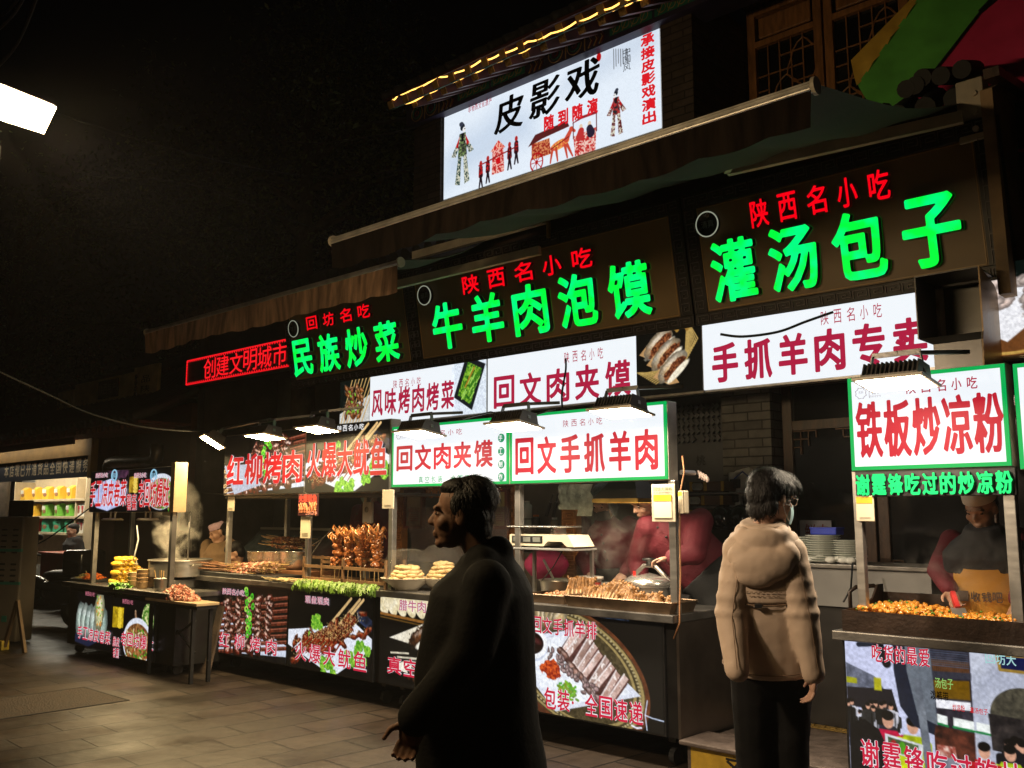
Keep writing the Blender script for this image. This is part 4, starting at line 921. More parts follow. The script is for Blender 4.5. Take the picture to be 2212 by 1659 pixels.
def pic_mutton(w_, h):
    P = Pic(w_, h, 190, (.010, .010, .012)); rs = random.Random(5)
    cx, cy = w_*.40, h*.56
    P.put(P.ell(cx, cy, .72, .44, .35), P.tex((.30, .15, .08), (.45, .25, .13), 20, 1)); P.put(P.ell(cx-.01, cy-.02, .69, .40, .35), P.tex((.20, .17, .10), (.36, .31, .2), 60, 2))
    for r_ in (.67, .60): P.put(np.abs(P.ell(cx-.01, cy-.02, r_, r_*.57, .35))-.008, (.62, .54, .34))
    for q in range(110):
        a_ = q*2*pi/110; c_, s_ = .35, 0; u = .635*math.cos(a_); v = .365*math.sin(a_); P.put(P.ell(cx+u*math.cos(.35)-v*math.sin(.35), cy-.02+u*math.sin(.35)+v*math.cos(.35), .011, .008), (.72, .66, .48), .9)
    for q in range(9): P.lump(w_*(.03+.035*q), h*(.05+.012*(q % 3)), .09, .06, .3*q, (.75, .62, .4), (.95, .88, .72), q, 20)
    P.put(P.poly([(0, h*.17), (w_*.18, h*.2), (w_*.2, h*.3), (0, h*.26)]), P.tex((.25, .6, .15), (.6, .85, .4), 40, 2))
    P.put(P.poly([(w_*.02, h*.30), (w_*.42, h*.17), (w_*.86, h*.70), (w_*.28, h*.97), (w_*.04, h*.62)]), (.86, .88, .94)); P.put(P.poly([(w_*.05, h*.34), (w_*.40, h*.22), (w_*.80, h*.69), (w_*.30, h*.92), (w_*.07, h*.62)]), (.93, .95, .99))
    ax_, ay_, bx2, by2 = w_*.38, h*.24, w_*.72, h*.73; dx_, dy_ = bx2-ax_, by2-ay_; Ln = math.hypot(dx_, dy_); tx_, ty_ = dx_/Ln, dy_/Ln; qx, qy = ty_, -tx_
    P.put(P.poly([(ax_-qx*.17, ay_-qy*.17), (ax_+qx*.12, ay_+qy*.12), (bx2+qx*.12, by2+qy*.12), (bx2-qx*.15, by2-qy*.15)]), P.tex((.20, .10, .09), (.42, .26, .24), 30, 6))
    for k in range(9):
        u = (k+.45)/9*Ln; cx2, cy2 = ax_+tx_*u, ay_+ty_*u; hl, hw2 = rs.uniform(.125, .15), Ln/9*.40; o2 = rs.uniform(-.02, .02); sk2 = rs.uniform(-.02, .02)
        c4 = [(cx2+qx*(-hl+o2)+tx_*(-hw2+sk2), cy2+qy*(-hl+o2)+ty_*(-hw2+sk2)), (cx2+qx*(hl+o2)+tx_*(-hw2), cy2+qy*(hl+o2)+ty_*(-hw2)), (cx2+qx*(hl+o2)+tx_*hw2, cy2+qy*(hl+o2)+ty_*hw2), (cx2+qx*(-hl+o2)+tx_*(hw2+sk2), cy2+qy*(-hl+o2)+ty_*(hw2+sk2))]
        tn = rs.uniform(.88, 1.06); P.put(P.poly(c4), P.tex(tuple(v*tn for v in (.66, .52, .47)), tuple(min(1, v*tn) for v in (.90, .80, .77)), 16, k*3, c2=(.97, .93, .91)))
        P.put(P.cap(*c4[0], *c4[1], .006), (.97, .93, .92), .85); P.put(P.cap(*c4[2], *c4[3], .005), (.34, .18, .16), .9); P.lump(c4[0][0], c4[0][1]+.01, .045, .03, .6, (.35, .18, .14), (.7, .5, .44), k, 35)
    for q in range(50): t = rs.random(); P.lump(w_*(.22+.42*t)+rs.uniform(-.05, .03), h*(.40+.42*t)+rs.uniform(-.03, .04), .024, .016, rs.uniform(0, 3), (.35, .25, .25), (.75, .62, .62), q, 50)
    P.put(P.ell(w_*.10, h*.36, .17, .13), (.80, .83, .90)); P.put(P.ell(w_*.10, h*.345, .165, .12), (.97, .98, 1)); P.put(P.ell(w_*.10, h*.345, .125, .085), (.08, .012, .01)); P.put(P.ell(w_*.14, h*.32, .05, .02, .3), (.45, .2, .2), .6, 4)
    P.put(P.ell(w_*.245, h*.575, .10, .068, .2, .05, 25), P.tex((.55, .12, .03), (.85, .36, .12), 70, 3, contrast=3))
    for q in range(60): P.put(P.cap(*(lambda a_, b_: (a_, b_, a_+rs.uniform(-.03, .03), b_+rs.uniform(-.025, .025)))(w_*.37+rs.uniform(-.08, .08), h*.77+rs.uniform(-.06, .06)), .009), (rs.uniform(.3, .6), rs.uniform(.55, .75), rs.uniform(.08, .25)))
    P.put(P.poly([(w_*.58, 0), (w_*.80, 0), (w_*.79, h*.045), (w_*.60, h*.035)]), P.tex((.05, .08, .13), (.35, .45, .6), 30, 9), .8)
    for (a_, b_) in (((.93, .83), (.90, .995)), ((.93, .83), (1.0, .87)), ((.93, .83), (.90, .70))): pass
    P.put(P.line([(w_*.895, h*.985), (w_*.885, h*.86), (w_*.90, h*.73)], .004), (.8, .85, .95)); P.put(P.line([(w_*.885, h*.86), (w_*.93, h*.875), (w_*1.0, h*.885)], .004), (.8, .85, .95)); P.put(P.line([(w_*.80, h*.97), (w_*.83, h*.985), (w_*.86, h*.975)], .006), (.9, .92, 1))
    return P
def pic_street(w_, h):
    P = Pic(w_, h, 200, (.78, .80, .92)); rs = random.Random(8)
    P.put(P.poly([(0, h*.18), (w_*.16, h*.26), (w_*.24, h*.40), (0, h*.42)]), P.tex((.28, .3, .36), (.5, .52, .6), 40, 1)); P.put(P.poly([(0, h*.36), (w_*.25, h*.34), (w_*.28, h*.5), (0, h*.5)]), (.10, .09, .11))
    P.put(P.poly([(w_*.46, 0), (w_*.66, 0), (w_*.66, h*.60), (w_*.46, h*.60)]), P.tex((.10, .09, .12), (.24, .22, .26), 30, 2)); P.put(P.poly([(w_*.66, 0), (w_, 0), (w_, h*.75), (w_*.66, h*.75)]), P.tex((.62, .64, .72), (.78, .8, .86), 6, 3))
    for q in range(22): P.put(P.cap(w_*(.46+.009*q), h*.10, w_*(.46+.009*q), h*.17, .004), (.36, .22, .12))
    for q in range(10): P.put(P.cap(w_*.46, h*(.015*q), w_*.65, h*(.015*q), .002), (.3, .33, .4))
    P.put(P.poly([(w_*.44, h*.18), (w_*.66, h*.165), (w_*.66, h*.21), (w_*.44, h*.23)]), (.2, .2, .24)); P.put(P.poly([(w_*.46, h*.24), (w_*.65, h*.22), (w_*.65, h*.35), (w_*.46, h*.36)]), (.42, .30, .04))
    P.put(P.poly([(w_*.47, h*.37), (w_*.65, h*.365), (w_*.65, h*.42), (w_*.47, h*.43)]), (.93, .93, .96))
    for (a_, b_, c_) in ((.48, .47, .53), (.56, .48, .66), (.67, .49, .77)): P.put(P.poly([(w_*a_, h*b_), (w_*c_, h*(b_+.01)), (w_*c_, h*(b_+.07)), (w_*a_, h*(b_+.06))]), (.93, .95, .94)); P.put(P.cap(w_*a_, h*(b_+.065), w_*c_, h*(b_+.075), .006), (.1, .5, .25))
    P.put(P.poly([(w_*.46, h*.55), (w_*.66, h*.57), (w_*.66, h*.80), (w_*.46, h*.78)]), P.tex((.12, .06, .05), (.4, .2, .14), 25, 4)); P.put(P.poly([(w_*.47, h*.68), (w_*.56, h*.68), (w_*.57, h*.80), (w_*.47, h*.79)]), P.tex((.5, .15, .1), (.9, .8, .75), 40, 5))
    P.put(P.ell(w_*.90, h*.42, .17, .15), P.tex((.20, .19, .16), (.34, .32, .26), 50, 6)); P.put(P.poly([(w_*.73, h*.42), (w_, h*.44), (w_, h*.70), (w_*.74, h*.66)]), P.tex((.08, .07, .08), (.24, .21, .2), 25, 7)); P.put(P.poly([(w_*.79, h*.02), (w_, h*.015), (w_, h*.13), (w_*.80, h*.12)]), (.07, .09, .26)); P.put(np.abs(P.poly([(w_*.79, h*.02), (w_*1.1, h*.015), (w_*1.1, h*.13), (w_*.80, h*.12)]))-.008, (.6, .48, .2))
    P.put(P.poly([(w_*.92, h*.33), (w_*.96, h*.29), (w_, h*.33), (w_, h*.44), (w_*.94, h*.44)]), (.72, .58, .16))
    P.put(P.poly([(0, h*.74), (w_, h*.78), (w_, h), (0, h)]), P.tex((.34, .34, .38), (.5, .5, .55), 14, 9))
    P.put(P.poly([(w_*.0, h*.285), (w_*.06, h*.29), (w_*.06, h*.33), (0, h*.33)]), (.62, .62, .08)); P.put(P.poly([(w_*.155, h*.27), (w_*.195, h*.27), (w_*.195, h*.36), (w_*.155, h*.36)]), (.7, .68, .1))
    def fig(cx, top, s_, coat, legs=(.12, .14, .2), skin=(.80, .60, .50), hair=(.05, .04, .04)):
        P.put(P.cap(cx-.05*s_, top+.62*s_, cx-.06*s_, top+1.05*s_, .055*s_, .04*s_), legs); P.put(P.cap(cx+.05*s_, top+.62*s_, cx+.05*s_, top+1.05*s_, .055*s_, .04*s_), tuple(v*.85 for v in legs))
        P.put(P.poly([(cx-.10*s_, top+.2*s_), (cx+.10*s_, top+.2*s_), (cx+.17*s_, top+.32*s_), (cx+.15*s_, top+.64*s_), (cx-.15*s_, top+.64*s_), (cx-.17*s_, top+.32*s_)]), P.tex(tuple(v*.7 for v in coat), tuple(min(1, v*1.2) for v in coat), 22, int(cx*99) % 50))
        for s2 in (-1, 1): P.put(P.cap(cx+s2*.15*s_, top+.28*s_, cx+s2*.16*s_, top+.48*s_, .05*s_, .04*s_), coat)
        P.put(P.cap(cx+.02, top+.3*s_, cx+.02, top+.62*s_, .004), tuple(v*.3 for v in coat)); P.put(P.ell(cx, top+.1*s_, .062*s_, .085*s_), skin); P.put(P.ell(cx, top+.045*s_, .07*s_, .055*s_), hair)
    for q in range(26): fig(rs.uniform(0, w_*.27), h*rs.uniform(.42, .52), .20, (rs.uniform(.03, .2),)*3 if q % 5 else (.8, .8, .85))
    for q in range(9): fig(w_*rs.uniform(.78, 1), h*rs.uniform(.55, .6), .34, (.07, .07, .09))
    fig(w_*.94, h*.63, .46, (.16, .14, .55)); fig(w_*.82, h*.61, .46, (.70, .80, .10), (.55, .6, .75)); fig(w_*.70, h*.62, .46, (.70, .07, .10), (.2, .25, .36))
    fig(w_*.22, h*.50, .52, (.75, .06, .24)); fig(w_*.35, h*.52, .50, (.72, .78, .08))
    P.put(P.poly([(w_*.265, 0), (w_*.46, 0), (w_*.48, h*.45), (w_*.46, h*.62), (w_*.36, h*.58), (w_*.29, h*.45), (w_*.265, h*.2)]), P.tex((.08, .10, .16), (.12, .14, .2), 5, 1)); P.put(P.poly([(w_*.33, 0), (w_*.46, 0), (w_*.48, h*.55), (w_*.38, h*.5), (w_*.335, h*.2)]), (.40, .43, .47))
    P.put(P.poly([(w_*.37, h*.24), (w_*.405, h*.24), (w_*.46, h), (w_*.41, h)]), P.tex((.3, .32, .36), (.55, .58, .62), 8, 2))
    P.put(P.cap(w_*.08, h*.04, w_*.2, h*.02, .015), (.15, .16, .2)); P.put(P.cap(w_*.18, 0, w_*.23, h*.16, .03, .025), (.05, .06, .08))
    P.put(P.poly([(w_*.01, h*.62), (w_*.09, h*.58), (w_*.17, h*.64), (w_*.22, h*.80), (w_*.2, h), (0, h)]), P.tex((.02, .02, .025), (.06, .06, .07), 50, 3)); P.put(P.poly([(w_*.2, h*.66), (w_*.4, h*.7), (w_*.39, h*.82), (w_*.2, h*.78)]), (.82, .84, .86)); P.put(P.poly([(w_*.215, h*.68), (w_*.375, h*.71), (w_*.37, h*.80), (w_*.215, h*.77)]), P.tex((.12, .16, .12), (.4, .5, .3), 30, 4)); P.put(P.ell(w_*.29, h*.745, .02, .035), (.3, .6, .1)); P.put(P.ell(w_*.245, h*.735, .018, .03), (.6, .1, .1))
    return P
def pic_rolls(w_, h, sign=False):
    P = Pic(w_, h, 150, (.014, .014, .02))
    if sign:
        P.put(P.poly([(w_*.05, h*.62), (w_*.35, h*.25), (w_*.6, h*.18), (w_*.98, h*.45), (w_*.95, h*.8), (w_*.5, h*.98), (w_*.2, h*.9)]), P.tex((.62, .66, .85), (.85, .87, .98), 8, 2)); P.put(P.ell(w_*.75, h*.05, .25, .07, .1, .04), P.tex((.15, .08, .15), (.35, .2, .3), 20, 3))
        return P
    P.put(P.poly([(0, h*.8), (w_, h*.62), (w_, h*.7), (w_*.4, h), (0, h*.95)]), (.10, .12, .22))
    for q in range(6): P.lump(w_*(.12+.13*q), h*(.50+.01*q), .12, .20, .15, (.60, .70, .66), (.86, .90, .85), q, 8, (1, 1, 1), .03, .3)
    P.lump(w_*.66, h*.30, .13, .24, .05, (.75, .78, .55), (.93, .9, .75), 4, 30, wob=.03)
    for q in range(40): P.put(P.ell(w_*.66+random.uniform(-.08, .08), h*.30+random.uniform(-.17, .17), .02, .01, q), ((.85, .5, .15), (.45, .65, .2), (.9, .85, .6))[q % 3])
    for q in range(8): P.put(P.ell(w_*.93+random.uniform(-.04, .04), h*.72+random.uniform(-.06, .06), .03, .02, q), (.2, .5, .15))
    return P
def pic_tripe(w_, h, sign=False):
    P = Pic(w_, h, 150, (.014, .014, .02)); rs = random.Random(3)
    if sign:
        P.put(P.poly([(.02, h*.18), (w_*.24, h*.16), (w_*.24, h*.55), (.02, h*.55)]), P.tex((.5, .36, .06), (.85, .7, .2), 20, 1))
        for q in range(5): P.put(P.ell(w_*.17, h*(.22+.075*q), .05, .022, .1), (.92, .8, .36))
        bx, byy = w_*.78, h*.55
    else:
        P.put(P.poly([(.0, h*.16), (w_*.27, h*.16), (w_*.27, h*.52), (.0, h*.54)]), P.tex((.5, .40, .04), (.85, .72, .12), 30, 1))
        for q in range(6): P.put(P.ell(w_*.18, h*(.2+.06*q), .05, .025, .1), (.90, .78, .2))
        bx, byy = w_*.62, h*.72
        P.put(P.cap(w_*.55, h*.2, w_*.62, h*.6, .02, .035), P.tex((.3, .15, .08), (.85, .75, .6), 30, 2)); P.put(P.ell(w_*.84, h*.32, .14, .18), P.tex((.25, .45, .12), (.85, .85, .6), 40, 7, contrast=3))
    P.put(P.ell(bx, byy, .34, .26 if not sign else .2), (.86, .88, .93)); P.put(P.ell(bx, byy+.02, .31, .22 if not sign else .17), P.tex((.3, .16, .08), (.75, .55, .3), 30, 3))
    for q in range(90): P.put(P.cap(*(lambda a_, b_: (a_, b_, a_+rs.uniform(-.05, .05), b_+rs.uniform(-.03, .03)))(bx+rs.uniform(-.26, .26), byy+rs.uniform(-.13, .19)), .009), ((.35, .65, .15), (.85, .8, .62), (.6, .3, .15), (.2, .45, .1))[q % 4])
    for q in range(5): P.put(P.ell(rs.uniform(w_*.3, w_), h*rs.uniform(.55, .75), .02, .02), (1, .8, .5), .6, 5)
    return P

# ================================================================ stalls
CT = .057
PINKL = emit('screen_pink_lettering', (.66, .02, .06), .85, False); WEDGE = emit('screen_letter_edge', (.93, .88, .94), .9, False); ROSE = emit('screen_rose_lettering', (.62, .18, .25), .8, False)
REDP = emit('poster_red_lettering', (.62, .015, .02), .95, False); GREENT = emit('green_small_lettering', (.01, .32, .10), .9, False); SMALLW = emit('small_white_lettering', (.9, .9, .9), .95, False)
LOGO = emit('backlit_logo_grey', (.5, .46, .5), .9, False)
FR = 5.55
def stall(label, x0, x1, y0, ztop, zbot, depth, loc_label=None, end_panel=False):
    t = thing('food_stall', label, 'food stall', (x0, y0, 0)); L = x1-x0
    g = MB(); g.bbox(-.02, L+.02, -.07, depth, ztop-.055, ztop, .006); g.build('counter_top', STEELD, t)
    g = MB(); g.box(.0, L, .03, depth-.06, zbot, ztop-.057); g.build('cabinet', mat('stall_cabinet_black', (.015, .014, .014), .42, .3, .3, 5), t)
    for cx in (.12, L-.12):
        for cy in (.14, depth-.16):
            g = MB(); g.cbox((cx, cy, zbot-.025), (.06, .07, .05)); g.tube([(cx-.02, cy, .055), (cx+.02, cy, .055)], .055, 14); g.build('caster', BLACKP, t)
    return t
def screen(t, P, x0, z0):
    L = t.location; P.sheet('picture', sc_ := MB().box(x0-.012-L.x, x0+P.w+.012-L.x, .004, .029, z0-.012, z0+P.h+.012).build('screen', BLACKP, t), PRINT, x0-L.x, z0, -.0)
    return sc_
def scr_text(t, parent, s, pl, pr, pz, h, m, Y, off=-.008, **k):
    """text across the measured pixel columns, centred on pixel (px, py)"""
    L = t.location; a, b = at(pl, pz[1], Y=Y).x, at(pr, pz[1], Y=Y).x; zc_ = at(pz[0], pz[1], Y=Y).z
    return lettering(parent, s, a-L.x, b-L.x, zc_-h/2, zc_+h/2, m, off, **k)
def post(t, px, py, Y, z0, z1, w_=.045, m=STEEL):
    L = t.location; x = at(px, py, Y=Y).x-L.x; y = Y-L.y; g = MB(); g.bbox(x-w_/2, x+w_/2, y-w_/2, y+w_/2, z0, z1, .004); return g.build('post', m, t)
def signbox(t, x0, x1, z0, z1, Y, dep=.13, m=ALU):
    L = t.location; g = MB(); g.bbox(x0-L.x, x1-L.x, Y-L.y+.012, Y-L.y+dep, z0, z1, .004); return g.build('sign', m, t)
# ---- stall with the skewers and squid
bL, bR = at(424, 1243, Y=5.48).x, at(818, 1275, Y=5.48).x
B = stall('barbecue stall with skewers, squid and two dark photo signs', bL, bR, FR, 1.015, .2, .95)
b1L, b1R = at(450, 1300, Y=FR).x, at(622, 1350, Y=FR).x; b2R = at(806, 1390, Y=FR).x; sz0, sz1 = .205, .935
s1 = screen(B, pic_skewers(b1R-b1L-.02, sz1-sz0), b1L, sz0); s2 = screen(B, pic_squid(b2R-b1R-.03, sz1-sz0), b1R+.012, sz0)
scr_text(B, s1, '红柳烤肉', 470, 606, (540, 1390), .155, PINKL, FR, bold=.015, gap=.34, outline=.042, mo=WEDGE)
scr_text(B, s1, '陕西名小吃', 482, 530, (506, 1279), .068, ROSE, FR, bold=.02, gap=.08, outline=.05, mo=WEDGE)
scr_text(B, s2, '火爆大鱿鱼', 636, 797, (716, 1418), .175, PINKL, FR, bold=.015, gap=.18, outline=.042, mo=WEDGE)
scr_text(B, s2, '现做现卖', 660, 713, (686, 1297), .075, ROSE, FR, bold=.02, gap=.08, outline=.05, mo=WEDGE)
def sign_pic(t, P, x0, z0, Y, parent): L = t.location; return P.sheet('picture', parent, PRINT, x0-L.x, z0, Y-L.y)
sgz0, sgz1 = at(483, 1071, Y=FR).z, at(840, 904, Y=FR).z
gL, gM, gR = at(484, 1000, Y=FR).x, at(659, 1000, Y=FR).x, at(842, 1000, Y=FR).x
for (a, b, fn, txt, pl, pr, pz, h, sd) in ((gL, gM, pic_skewers, '红柳烤肉', 491, 656, (575, 1011), .335, 21), (gM, gR, pic_squid, '火爆大鱿鱼', 664, 838, (755, 990), .345, 22)):
    sg = signbox(B, a+.004, b-.004, sgz0, sgz1, FR); P = fn(b-a-.02, sgz1-sgz0-.02, sd); P.c = np.clip(P.c*1.15, 0, 1)
    if fn is pic_skewers: P.put(P.poly([(0, 0), (P.w*.45, 0), (P.w*.3, P.h*.5), (0, P.h*.5)]), (.012, .012, .014)); P.put(P.poly([(0, P.h*.52), (P.w*.3, P.h*.5), (P.w*.5, P.h*.85), (P.w*.15, P.h)]), (.75, .78, .85))
    else: P.put(P.poly([(0, 0), (P.w*.55, 0), (P.w*.35, P.h*.32), (0, P.h*.55)]), (.012, .012, .014))
    sign_pic(B, P, a+.01, sgz0+.01, FR, sg)
    scr_text(B, sg, txt, pl, pr, pz, h, REDP, FR, -.008, bold=.03, gap=.06, outline=.055, mo=WEDGE)
    if fn is pic_squid: scr_text(B, sg, '陕西名小吃', 729, 789, (757, 924), .06, SMALLW, FR, -.008, bold=.02, gap=.22)
for (px, Y, m_) in ((495, 5.63, STEELD), (667, 5.63, STEELD), (620, 6.3, STEELD), (792, 6.2, STEELD)): post(B, px, 1150, Y, 1.015, sgz0-.01, .05)
L = B.location; g = MB(); g.box(.35, gR-L.x, .05, .75, sgz0-.03, sgz0-.008); g.build('canopy_shelf', STEELD, B)
# ---- main stall
cL, cR = bR+.02, at(1447, 1322, Y=5.48).x
C = stall('mutton and stuffed bun stall with white green edged signs and a steel side', cL, cR, FR, 1.02, .2, .82)
c1L, c1R = at(822, 1300, Y=FR).x, at(1010, 1300, Y=FR).x; c2L, c2R = at(1120, 1400, Y=FR).x, at(1431, 1400, Y=FR).x
s3 = screen(C, pic_bun(c1R-c1L, .755), c1L, .21); s4 = screen(C, pic_mutton(c2R-c2L, .765), c2L, .215)
scr_text(C, s3, '腊牛肉夹馍', 863, 965, (900, 1310), .095, ROSE, FR, bold=.02, gap=.1, outline=.05, mo=WEDGE)
scr_text(C, s3, '真空包装', 836, 985, (870, 1440), .15, PINKL, FR, bold=.025, gap=.14, outline=.05, mo=WEDGE)
scr_text(C, s4, '回文手抓羊排', 1150, 1292, (1218, 1355), .125, PINKL, FR, bold=.02, gap=.1, outline=.05, mo=WEDGE)
scr_text(C, s4, '包装·全国速递', 1176, 1392, (1290, 1525), .155, PINKL, FR, bold=.02, gap=.1, outline=.05, mo=WEDGE)
g = MB(); g.box(cR-cL+.001, cR-cL+.022, .0, .90, .19, .963); g.build('side_panel', mat('side_steel', (.16, .13, .11), .33, .85, .3, 3, .05, 40), C)
gz0, gz1 = at(1443, 1036, Y=FR).z, at(1438, 865, Y=FR).z; wL, wM, wR = at(846, 990, Y=FR).x, at(1100, 980, Y=FR).x, at(1441, 950, Y=FR).x
def white_sign(t, x0, x1, z0, z1, Y):
    sg = signbox(t, x0, x1, z0, z1, Y); L = t.location; a, b, y = x0-L.x, x1-L.x, Y-L.y; e_ = .026
    g = MB(); g.box(a+e_, b-e_, y, y+.011, z0+e_, z1-e_); g.build('lit_face', WHITE_E, sg)
    g = MB(); g.box(a+.004, b-.004, y-.001, y+.011, z0+.004, z0+e_); g.box(a+.004, b-.004, y-.001, y+.011, z1-e_, z1-.004); g.box(a+.004, a+e_, y-.001, y+.011, z0+e_, z1-e_); g.box(b-e_, b-.004, y-.001, y+.011, z0+e_, z1-e_); g.build('green_border', GREEN_E, sg)
    return sg
def logos(t, sg, px, py, Y, s=.05):
    L = t.location; p = at(px, py, Y=Y); g = MB(); x, z, y = p.x-L.x, p.z, Y-L.y-.004; n = 16
    pts = [(x+s*(1 if k % 2 else .8)*math.cos(k*2*pi/n), y, z+s*(1 if k % 2 else .8)*math.sin(k*2*pi/n)) for k in range(n+1)]
    for a, b in zip(pts[:-1], pts[1:]): g.bar(a, b, .005, .003)
    g.box(x+s*1.35, x+s*1.42, y, y+.003, z-s*.9, z+s*.9); g.build('round_emblem', LOGO, sg)
    lettering(sg, '清真', x-s*.45, x+s*.45, z-s*.05, z+s*.4, LOGO, y, bold=.0); 
    q = x+s*2.4; g = MB()
    for (a, b, c, d) in ((-.5, .5, .42, .5), (-.5, -.42, -.5, .42), (.42, .5, -.5, .42), (-.25, .25, .12, .2), (-.25, -.17, -.5, .12), (.17, .25, -.1, .12), (-.17, .17, -.14, -.06), (-.05, .03, -.5, -.14)): g.box(q+a*s, q+b*s, y, y+.003, z+.15*s+c*s, z+.15*s+d*s)
    g.build('square_emblem', LOGO, sg); lettering(sg, '西部老字号', q-s*1.0, q+s*1.0, z-s*.85, z-s*.5, LOGO, y, bold=.0)
w1 = white_sign(C, wL, wM-.006, gz0, gz1, FR); w2 = white_sign(C, wM+.006, wR, gz0, gz1, FR)
scr_text(C, w1, '回文肉夹馍', 855, 1068, (960, 985), .225, REDT, FR, -.004, bold=.03, gap=.13)
scr_text(C, w1, '陕西名小吃', 912, 1002, (957, 935), .052, REDT2, FR, -.004, bold=.0, gap=.35)
scr_text(C, w1, '真空包装 全国速递', 903, 1032, (965, 1034), .058, GREENT, FR, -.004, bold=.005, gap=.3)
for ch, yy_ in zip('手工制作', (946, 975, 1003, 1030)):
    p = at(1083, yy_, Y=FR); g = MB(); g.lathe([(0, -.003), (.036, -.003), (.036, 0), (0, 0)], (0, 0, 0), 24, Matrix.Translation((p.x-C.location.x, -.002, p.z)) @ Matrix.Rotation(R(90), 4, 'X')); g.build('green_disc', emit('disc_green', (.01, .30, .13), .9, False), w1)
    lettering(w1, ch, p.x-C.location.x-.021, p.x-C.location.x+.021, p.z-.024, p.z+.024, WLET, -.010, bold=.02, gap=0)
scr_text(C, w2, '回文手抓羊肉', 1110, 1427, (1268, 978), .29, REDT, FR, -.004, bold=.035, gap=.17)
scr_text(C, w2, '陕西名小吃', 1214, 1305, (1259, 912), .054, REDT2, FR, -.004, bold=.0, gap=.35)
logos(C, w1, 862, 942, FR, .032); logos(C, w2, 1122, 922, FR, .032)
for (px, Y, m_) in ((848, 5.63, STEEL), (1122, 5.63, STEEL), (1457, 5.60, STEEL)): post(C, px, 1150, Y, 1.02, gz0-.005, .055, m_)
# ---- right stall
dL = at(1800, 1360, Y=5.46).x; dR = dL+1.35
D_ = stall('fried jelly stall at the right with a street photo screen and glowing green name strip', dL, dR, FR, 1.015, .2, .9)
d1L = at(1830, 1500, Y=FR).x; s5 = screen(D_, pic_street(1.06, .78), d1L, .19)
scr_text(D_, s5, '吃货的最爱', 1884, 2010, (1945, 1415), .10, PINKL, FR, bold=.02, gap=.1, outline=.05, mo=WEDGE)
scr_text(D_, s5, '谢霆锋吃过的炒凉粉', 1858, 2330, (1935, 1636), .155, PINKL, FR, bold=.02, gap=.12, outline=.05, mo=WEDGE)
p5 = at(1985, 1490, Y=FR)
for (s_, px0_, px1_, py_, h_, m_) in (('汤包子', 2020, 2060, 1474, .055, emit('tiny_sign_green', (.3, .6, .15), .9, False)), ('泼裤带', 2010, 2050, 1500, .05, INK), ('炒凉粉', 2058, 2085, 1527, .035, REDP), ('灌汤包子', 2095, 2135, 1533, .03, REDP), ('回坊大', 2128, 2196, 1420, .06, emit('tiny_sign_teal', (.4, .7, .7), .9, False))): scr_text(D_, s5, s_, px0_, px1_, (px0_, py_), h_, m_, FR, -.006, bold=.015, gap=.08)
ez0, ez1 = at(1838, 1018, Y=FR).z, at(2170, 783, Y=FR).z; eL, eR = at(1834, 920, Y=FR).x, at(2178, 890, Y=FR).x
w3 = white_sign(D_, eL, eR, ez0, ez1, FR)
scr_text(D_, w3, '铁板炒凉粉', 1848, 2172, (2010, 920), .335, REDT, FR, -.004, bold=.035, gap=.06)
scr_text(D_, w3, '陕西名小吃', 1952, 2118, (2035, 832), .07, REDT2, FR, -.004, bold=.015, gap=.35); logos(D_, w3, 1860, 850, FR, .036)
fz = at(2186, 1000, Y=FR)
w4 = white_sign(D_, at(2194, 900, Y=FR).x, at(2194, 900, Y=FR).x+.5, ez0-.02, ez1-.01, FR)
gb0, gb1 = at(1848, 1070, Y=FR).z, at(1848, 1022, Y=FR).z
g = MB(); L = D_.location; g.bbox(at(1846, 1045, Y=FR).x-L.x, at(2194, 1045, Y=FR).x-L.x, .012, .05, gb0-.01, gb1+.012, .004); strip = g.build('name_strip', BLACKP, D_)
scr_text(D_, strip, '谢霆锋吃过的炒凉粉', 1848, 2192, (1850, 1048), .125, emit('name_strip_green', (.01, .95, .22), 1.05, False), FR, -.012, thick=.018, bold=.04, gap=.12, side=LETSIDE, name='green_lettering')
post(D_, 1861, 1200, 5.60, 1.015, ez0, .05, STEEL); post(D_, 2192, 1200, 5.60, 1.015, ez0, .06, STEEL)

# ---- left stall, set half a metre forward
AY = 5.0
aL, aR = at(139, 1254, Y=4.95).x, at(366, 1290, Y=4.95).x
A = stall('left snack stall with corn, a big steaming pot and two small photo signs', aL, aR, AY, .865, .11, 1.0)
a1L, a1R, a2R = at(165, 1330, Y=AY).x, at(242, 1340, Y=AY).x, at(334, 1370, Y=AY).x
s6 = screen(A, pic_rolls(a1R-a1L-.02, .62), a1L, .13); s7 = screen(A, pic_tripe(a2R-a1R-.02, .62), a1R+.01, .12)
scr_text(A, s6, '手工凉皮卷菜', 168, 241, (205, 1372), .15, PINKL, AY, bold=.02, gap=.1, outline=.05, mo=WEDGE); scr_text(A, s6, '陕西名小吃', 186, 206, (196, 1283), .05, ROSE, AY, bold=.02, gap=.1)
scr_text(A, s7, '老回坊爆肚', 262, 334, (292, 1384), .15, PINKL, AY, bold=.02, gap=.1, outline=.05, mo=WEDGE); scr_text(A, s7, '脆皮', 245, 260, (252, 1386), .11, PINKL, AY, bold=.02, gap=.1, outline=.05, mo=WEDGE); scr_text(A, s7, '香蕉', 245, 259, (252, 1410), .11, PINKL, AY, bold=.02, gap=.1, outline=.05, mo=WEDGE); scr_text(A, s7, '陕西名小吃', 266, 289, (278, 1300), .05, ROSE, AY, bold=.02, gap=.1)
az0, az1 = at(193, 1107, Y=AY).z, at(197, 1019, Y=AY).z; h0, h1, h2 = at(194, 1060, Y=AY).x, at(276, 1060, Y=AY).x, at(369, 1060, Y=AY).x
